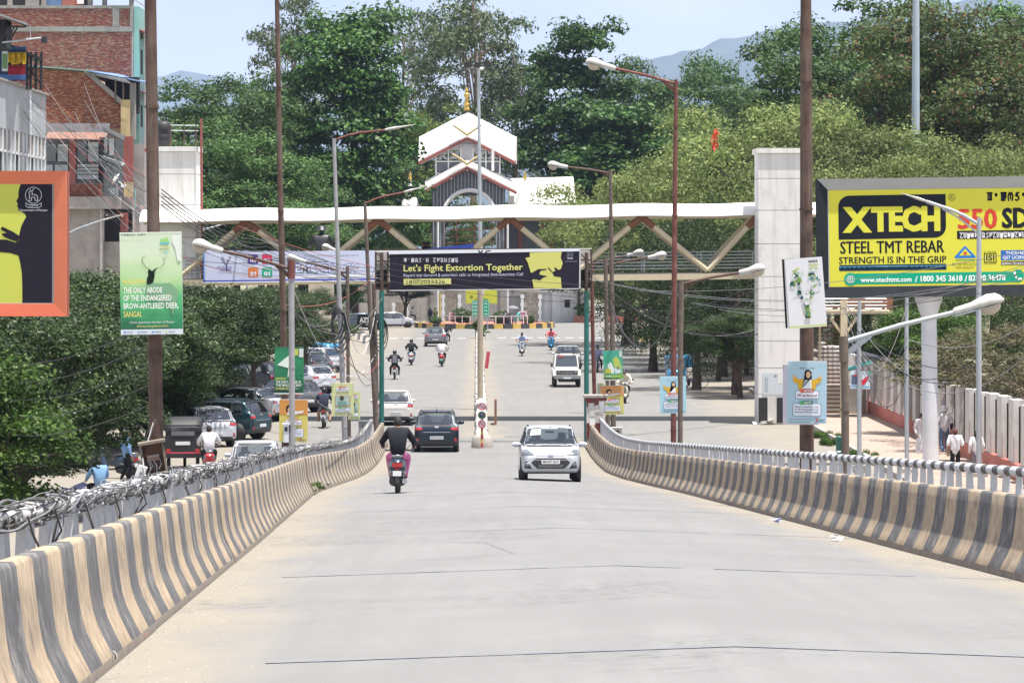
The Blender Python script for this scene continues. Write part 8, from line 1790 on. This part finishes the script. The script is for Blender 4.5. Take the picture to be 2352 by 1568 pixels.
# statue
sj = body('moto'); stt = thing('statue', 'dark bronze statue rising above the white banner left of the grey lamp post', 'statue', (wx(738, 236), 236, 0)); DM('bronze', (.03, .03, .033), .45, .5, .2, 3); DM('stone_pale', (.45, .40, .32), .85, 0, .15, 2)
q = MB(); q.v = [(x * 2.3, y * 2.3, z * 2.3 + 5.4) for x, y, z in sj[0].v]; q.f, q.m, q.s = sj[0].f, [0] * len(sj[0].f), sj[0].s; q.build('figure', 'bronze', stt, False); MB().box((0, 0, 3.4), (2.0, 2.6, 6.8), 0, None, .8).build('pedestal', 'stone_pale', stt, False); MB().lathe([(0, .3), (.35, .25), (.42, 0), (.5, -.05)], (0, .2, 9.1), 12).build('hat', 'bronze', stt, False); MB().path([(-.2, .3, 8.5), (.5, .1, 7.6), (.8, -.3, 7.2)], [.12, .16, .1], 6).build('sash', 'stone_pale', stt, False)
# ---------------------------------------------------------------- cables
def cable(label, pts, sag, r, mat, group, name='overhead_cable', n=14):
    P = [Vector(p) for p in pts]; out = []
    for a, b in zip(P, P[1:]):
        for k in range(n + (b is P[-1])):
            t = k / n; p = a.lerp(b, t); p.z -= sag * 4 * t * (1 - t); out.append(p)
    cw = {'cable': 'black', 'cable_grey': 'grey', 'cable_white': 'white', 'cable_red': 'red'}[mat]; label = label if cw in label else cw + ' ' + label.replace('dark ', ''); return tag(MB().path(out, r, 4, 0, False).build(name, mat), label, 'cable', group)
rd = random.Random(21); mats = ('cable', 'cable', 'cable', 'cable', 'cable_grey', 'cable_grey', 'cable', 'cable_red', 'cable_grey', 'cable', 'cable_white')
for k in range(16):
    cable('thin cable sweeping down from the left houses to the gantry', [W(rd.uniform(0, 110), rd.uniform(178, 232), rd.uniform(186, 198)), W(rd.uniform(640, 880), rd.uniform(585, 660), rd.uniform(120, 134))], rd.uniform(.8, 3.2), rd.choice((.009, .012, .015)), rd.choice(mats), 'cables sweeping down on the left')
for k in range(9):
    cable('dark cable crossing in front of the left houses', [W(rd.uniform(60, 200), rd.uniform(190, 330), 180), W(rd.uniform(300, 420), rd.uniform(440, 560), rd.uniform(130, 170))], rd.uniform(.2, 1.5), .014, rd.choice(mats), 'cables before the left houses')
for k in range(5):
    y = 445 + k * 9; cable('black cable running from the rusty pole over the white canopy', [W(371, y - 10, 45.1), W(612, 548 + k * 9, 90), W(880, 615 + k * 8, 128)], .25, .010, 'cable', 'cables from the rusty pole')
for k in range(14):
    cable('thin cable sagging between the left lamp posts', [W(rd.choice((655, 671, 793)), rd.uniform(600, 880), rd.uniform(84, 112)), W(rd.choice((800, 862, 878)), rd.uniform(600, 900), rd.uniform(127, 134))], rd.uniform(.3, 2.2), .011, rd.choice(mats), 'cables between the left lamp posts')
for k in range(6):
    cable('thin cable crossing from the green gantry post to the white tower', [W(1350, rd.uniform(600, 690), 129), W(1745, rd.uniform(640, 780), 143)], rd.uniform(.3, 1.4), .012, rd.choice(('cable', 'cable', 'cable_white', 'cable_grey')), 'cables before the right trees')
for k in range(11):
    cable('cable drooping between the galvanised posts under the billboard', [W(rd.choice((1940, 1975, 2083)), rd.uniform(690, 800), 111), W(rd.choice((2249, 2400, 2083.5)), rd.uniform(690, 860), 108)], rd.uniform(.4, 2.2), .014, rd.choice(('cable', 'cable', 'cable_grey', 'cable_grey', 'cable_white')), 'cables under the billboard')
for k in range(6): cable('thin cable passing in front of the yellow billboard', [W(1350 + 60 * k, 640 + 14 * k, 129), W(2420, rd.uniform(560, 690), 100)], rd.uniform(.2, .9), .010, rd.choice(('cable', 'cable_grey')), 'cables before the billboard')
for k in range(5): cable('loose cable hanging across the dark foliage on the left', [W(-20, 830 + 40 * k, 70), W(355, 740 + 46 * k, 45.2)], .25, .007, 'cable', 'cables across the left foliage')
for k in range(4): cable('cable slung across the banner face of the gantry', [W(870, 600 + 14 * k, 128.6), W(1350, 655 + 14 * k, 128.6)], .12, .009, 'cable', 'cables across the dark banner')
for x0, y0, Y0, lab in ((775, 735, 110, 'black cable coil hung on the grey lamp post'), (868, 745, 132, 'thin cable loop hung on the brown lamp post'), (1397, 1000, 133, 'cable coil at the foot of the brown right pole'), (1862, 725, 176, 'cable coil on the post behind the tower')):
    t = thing('cable_coil', lab, 'cable', W(x0, y0, Y0))
    for k in range(5):
        rr = .45 + .06 * k; MB().path([W(x0, y0, Y0) + Vector((rr * .42 * math.cos(a) + .03 * k, -.1 - .02 * k, rr * math.sin(a) - .1 * k)) for a in [j * math.pi / 9 for j in range(19)]], .022, 5).build('loop', 'cable', t)
lp = [(1402, 690), (1409, 712), (1420, 742), (1434, 768), (1450, 786), (1465, 797), (1480, 800), (1496, 795), (1512, 780), (1526, 755), (1538, 720), (1546, 680)]
tag(MB().path([W(x, y, lerp(131, 98, k / 11)) for k, (x, y) in enumerate(lp)], .032, 6).build('slack_cable', 'cable'), 'thick black cable hanging in a deep loop between the right poles', 'cable')
# cable bundle wound along the left railing
rd = random.Random(6); bd = MB(); DM('cable_dust', (.075, .073, .07), .8, 0, .3, 8); cm = ['cable_grey', 'cable_dust', 'dirty_white', 'cable_grey', 'cable_dust', 'rail_white']
for k in range(60):
    pts = []; ph = rd.uniform(0, 6.3); fr = rd.uniform(.1, .8); R0 = rd.uniform(.035, .085); Y = 14.4 + rd.uniform(0, 3); end = 126
    if k > 15: Y = rd.uniform(14, 90); end = Y + rd.uniform(5, 25)
    while Y < end:
        a = ph + fr * Y + .8 * math.sin(Y * .7 + k); rr = R0 + .03 * math.sin(Y * 1.3 + k * 2) ** 2 + (.05 if k % 7 == 0 else 0) * math.sin(Y * .45 + k) ** 4
        pts.append(Vector((xl(Y) - .62 + rr * math.cos(a), Y, zramp(xl(Y), Y) + 1.04 + rr * math.sin(a)))); Y += .20 if Y < 60 else .4
    bd.path(pts, rd.choice((.004, .006, .007, .009)), 4, (0, 1, 3, 4, 0, 1, 1, 3, 0, 5)[k % 10], False)
for k in range(70):
    Y = 14 + 70 * (k / 70) ** 1.5 + rd.uniform(0, 1); c = Vector((xl(Y) - .62, Y, zramp(xl(Y), Y) + 1.03)); l = rd.uniform(.3, .9); rr = rd.uniform(.068, .082)
    bd.path([c + Vector((rr * math.cos(t * 26 + k), -l / 2 + l * t, rr * math.sin(t * 9 + k))) for t in [j / 40 for j in range(41)]], .010, 4, rd.choice((0, 2, 5, 5, 3, 1, 0)), False)
    if k % 3 == 0: bd.path([c + Vector((.1, 0, 0)), c + Vector((.14, .05, -.15)), c + Vector((.1 + rd.uniform(-.1, .1), .1, -.28)), c + Vector((.08, .25, -.1))], .009, 4, rd.choice((0, 1, 4)), False)
stuff(bd.build('cable_bundle', cm))
for k in range(9):
    a = rd.uniform(-1, 1); cable('thin wire hanging from the rusty pole into the junction box', [W(352 + 6 * a, 960 + 10 * k % 30, 44.85), W(322 + 8 * rd.random(), 1040, 44.6), W(328 + 12 * rd.random(), 1105, 43.5)], .04, .005, rd.choice(('cable_grey', 'cable', 'cable_grey', 'cable_white')), 'wires at the junction box', 'wire', 6)
tag(MB().path([W(385, 1085, 44.5), W(392, 1110, 43.8), W(400, 1150, 42.5), W(396, 1172, 42)], .03, 6).build('conduit', 'cable'), 'thick black hose hanging over the left barrier by the junction box', 'hose')
# ---------------------------------------------------------------- litter and weeds along the barriers
def litter(x, y, s, mat, label, seed):
    r_ = random.Random(seed); t = thing('litter', label, 'litter', gat(x, y), r_.uniform(0, 6)); mb = MB()
    for k in range(3): a = [Vector((r_.uniform(-s, s), r_.uniform(-s, s), .012 + r_.uniform(0, s * .6))) for _ in range(4)]; mb.add(a, [(0, 1, 2), (0, 2, 3)])
    mb.build('scrap', mat, t, False)
cup = thing('cup', 'crushed red plastic cup at the foot of the left barrier', 'cup', gat(256, 1526)); MB().lathe([(.03, 0), (.045, .1), (.048, .1), (.034, .005), (0, .005)], (0, 0, .045), 14, 0, Matrix.Rotation(R(80), 3, 'X')).build('shell', 'red_awning', cup, False); MB().path([(.05 * math.cos(a), -.1, .06 + .05 * math.sin(a)) for a in [j * math.pi / 8 for j in range(17)]], .005, 5).build('rim', 'cable_white', cup, False)
for i, (x, y, s, m, lab) in enumerate(((458, 1312, .13, 'white_paint', 'white paper scrap by the left barrier, largest one'), (390, 1388, .10, 'dirty_white', 'torn carton by the left barrier between cup and white scrap'), (316, 1468, .09, 'cloth_rose', 'pinkish wrapper by the left barrier next to the cup'), (575, 1238, .12, 'white_paint', 'pale scrap by the left barrier farther along'), (1786, 1203, .16, 'cloth_lilac', 'pile of wrappers at the foot of the right barrier'), (1925, 1243, .13, 'white_paint', 'white and yellow bag at the foot of the right barrier'), (2310, 1325, .14, 'cloth_black', 'dark and green rubbish at the right edge by the barrier'), (1745, 975, .35, 'white_paint', 'white plastic bags heaped at the foot of the white tower'), (1766, 975, .35, 'dirty_white', 'more pale rubbish right beside the heap at the tower'), (1915, 1045, .28, 'white_paint', 'white bag in the grass at the pavement edge'), (1425, 1085, .12, 'cloth_teal', 'small green bottle scrap by the right barrier'), (180, 1130, .5, 'cloth_lilac', 'heap of pale bags behind the sitting man'))): litter(x, y, s, m, lab, i)
wd_, _, _ = crown(35, .22, .2, .2, 14, .09, 160, .07, 'leaf_fresh', shell=.2)
for x, y, lab in ((563, 1243, 'small weed growing at the foot of the left barrier'), (733, 1136, 'small weed by the far part of the left barrier')): o = link(bpy.data.objects.new('weed', wd_)); o.location = gat(x, y); tag(o, lab, 'plant')
rd = random.Random(9); gvl = MB()
for k in range(2600):
    Y = 14 + 80 * rd.random() ** 1.6; left = rd.random() < .5; d = abs(rd.gauss(0, .32)) + .02; X = xl(Y) + d if left else xr(Y) - d; s = rd.uniform(.003, .010); z = zramp(X, Y)
    gvl.add([(X - s, Y - s, z), (X + s, Y - s, z), (X + s * .5, Y + s, z), (X, Y, z + s * .8)], [(0, 1, 3), (1, 2, 3), (2, 0, 3)], rd.randrange(3))
stuff(gvl.build('gravel', ['kerb_dirt', 'concrete', 'stone']))
# ---------------------------------------------------------------- the air between here and the hills
hz = MB().box((0, 8480, 550), (26000, 17100, 1102)).mesh('haze', 'black')
hm = bpy.data.materials.new('haze_air'); hm.use_nodes = True; _n = hm.node_tree; _n.nodes.clear()
_o = _n.nodes.new('ShaderNodeOutputMaterial'); _v = _n.nodes.new('ShaderNodeVolumePrincipled')
_v.inputs['Color'].default_value = (.56, .72, 1.0, 1); _v.inputs['Density'].default_value = 7.0e-5; _v.inputs['Anisotropy'].default_value = 0.0
_n.links.new(_v.outputs[0], _o.inputs['Volume'])
hz.materials.clear(); hz.materials.append(hm)
stuff(link(bpy.data.objects.new('haze', hz)))
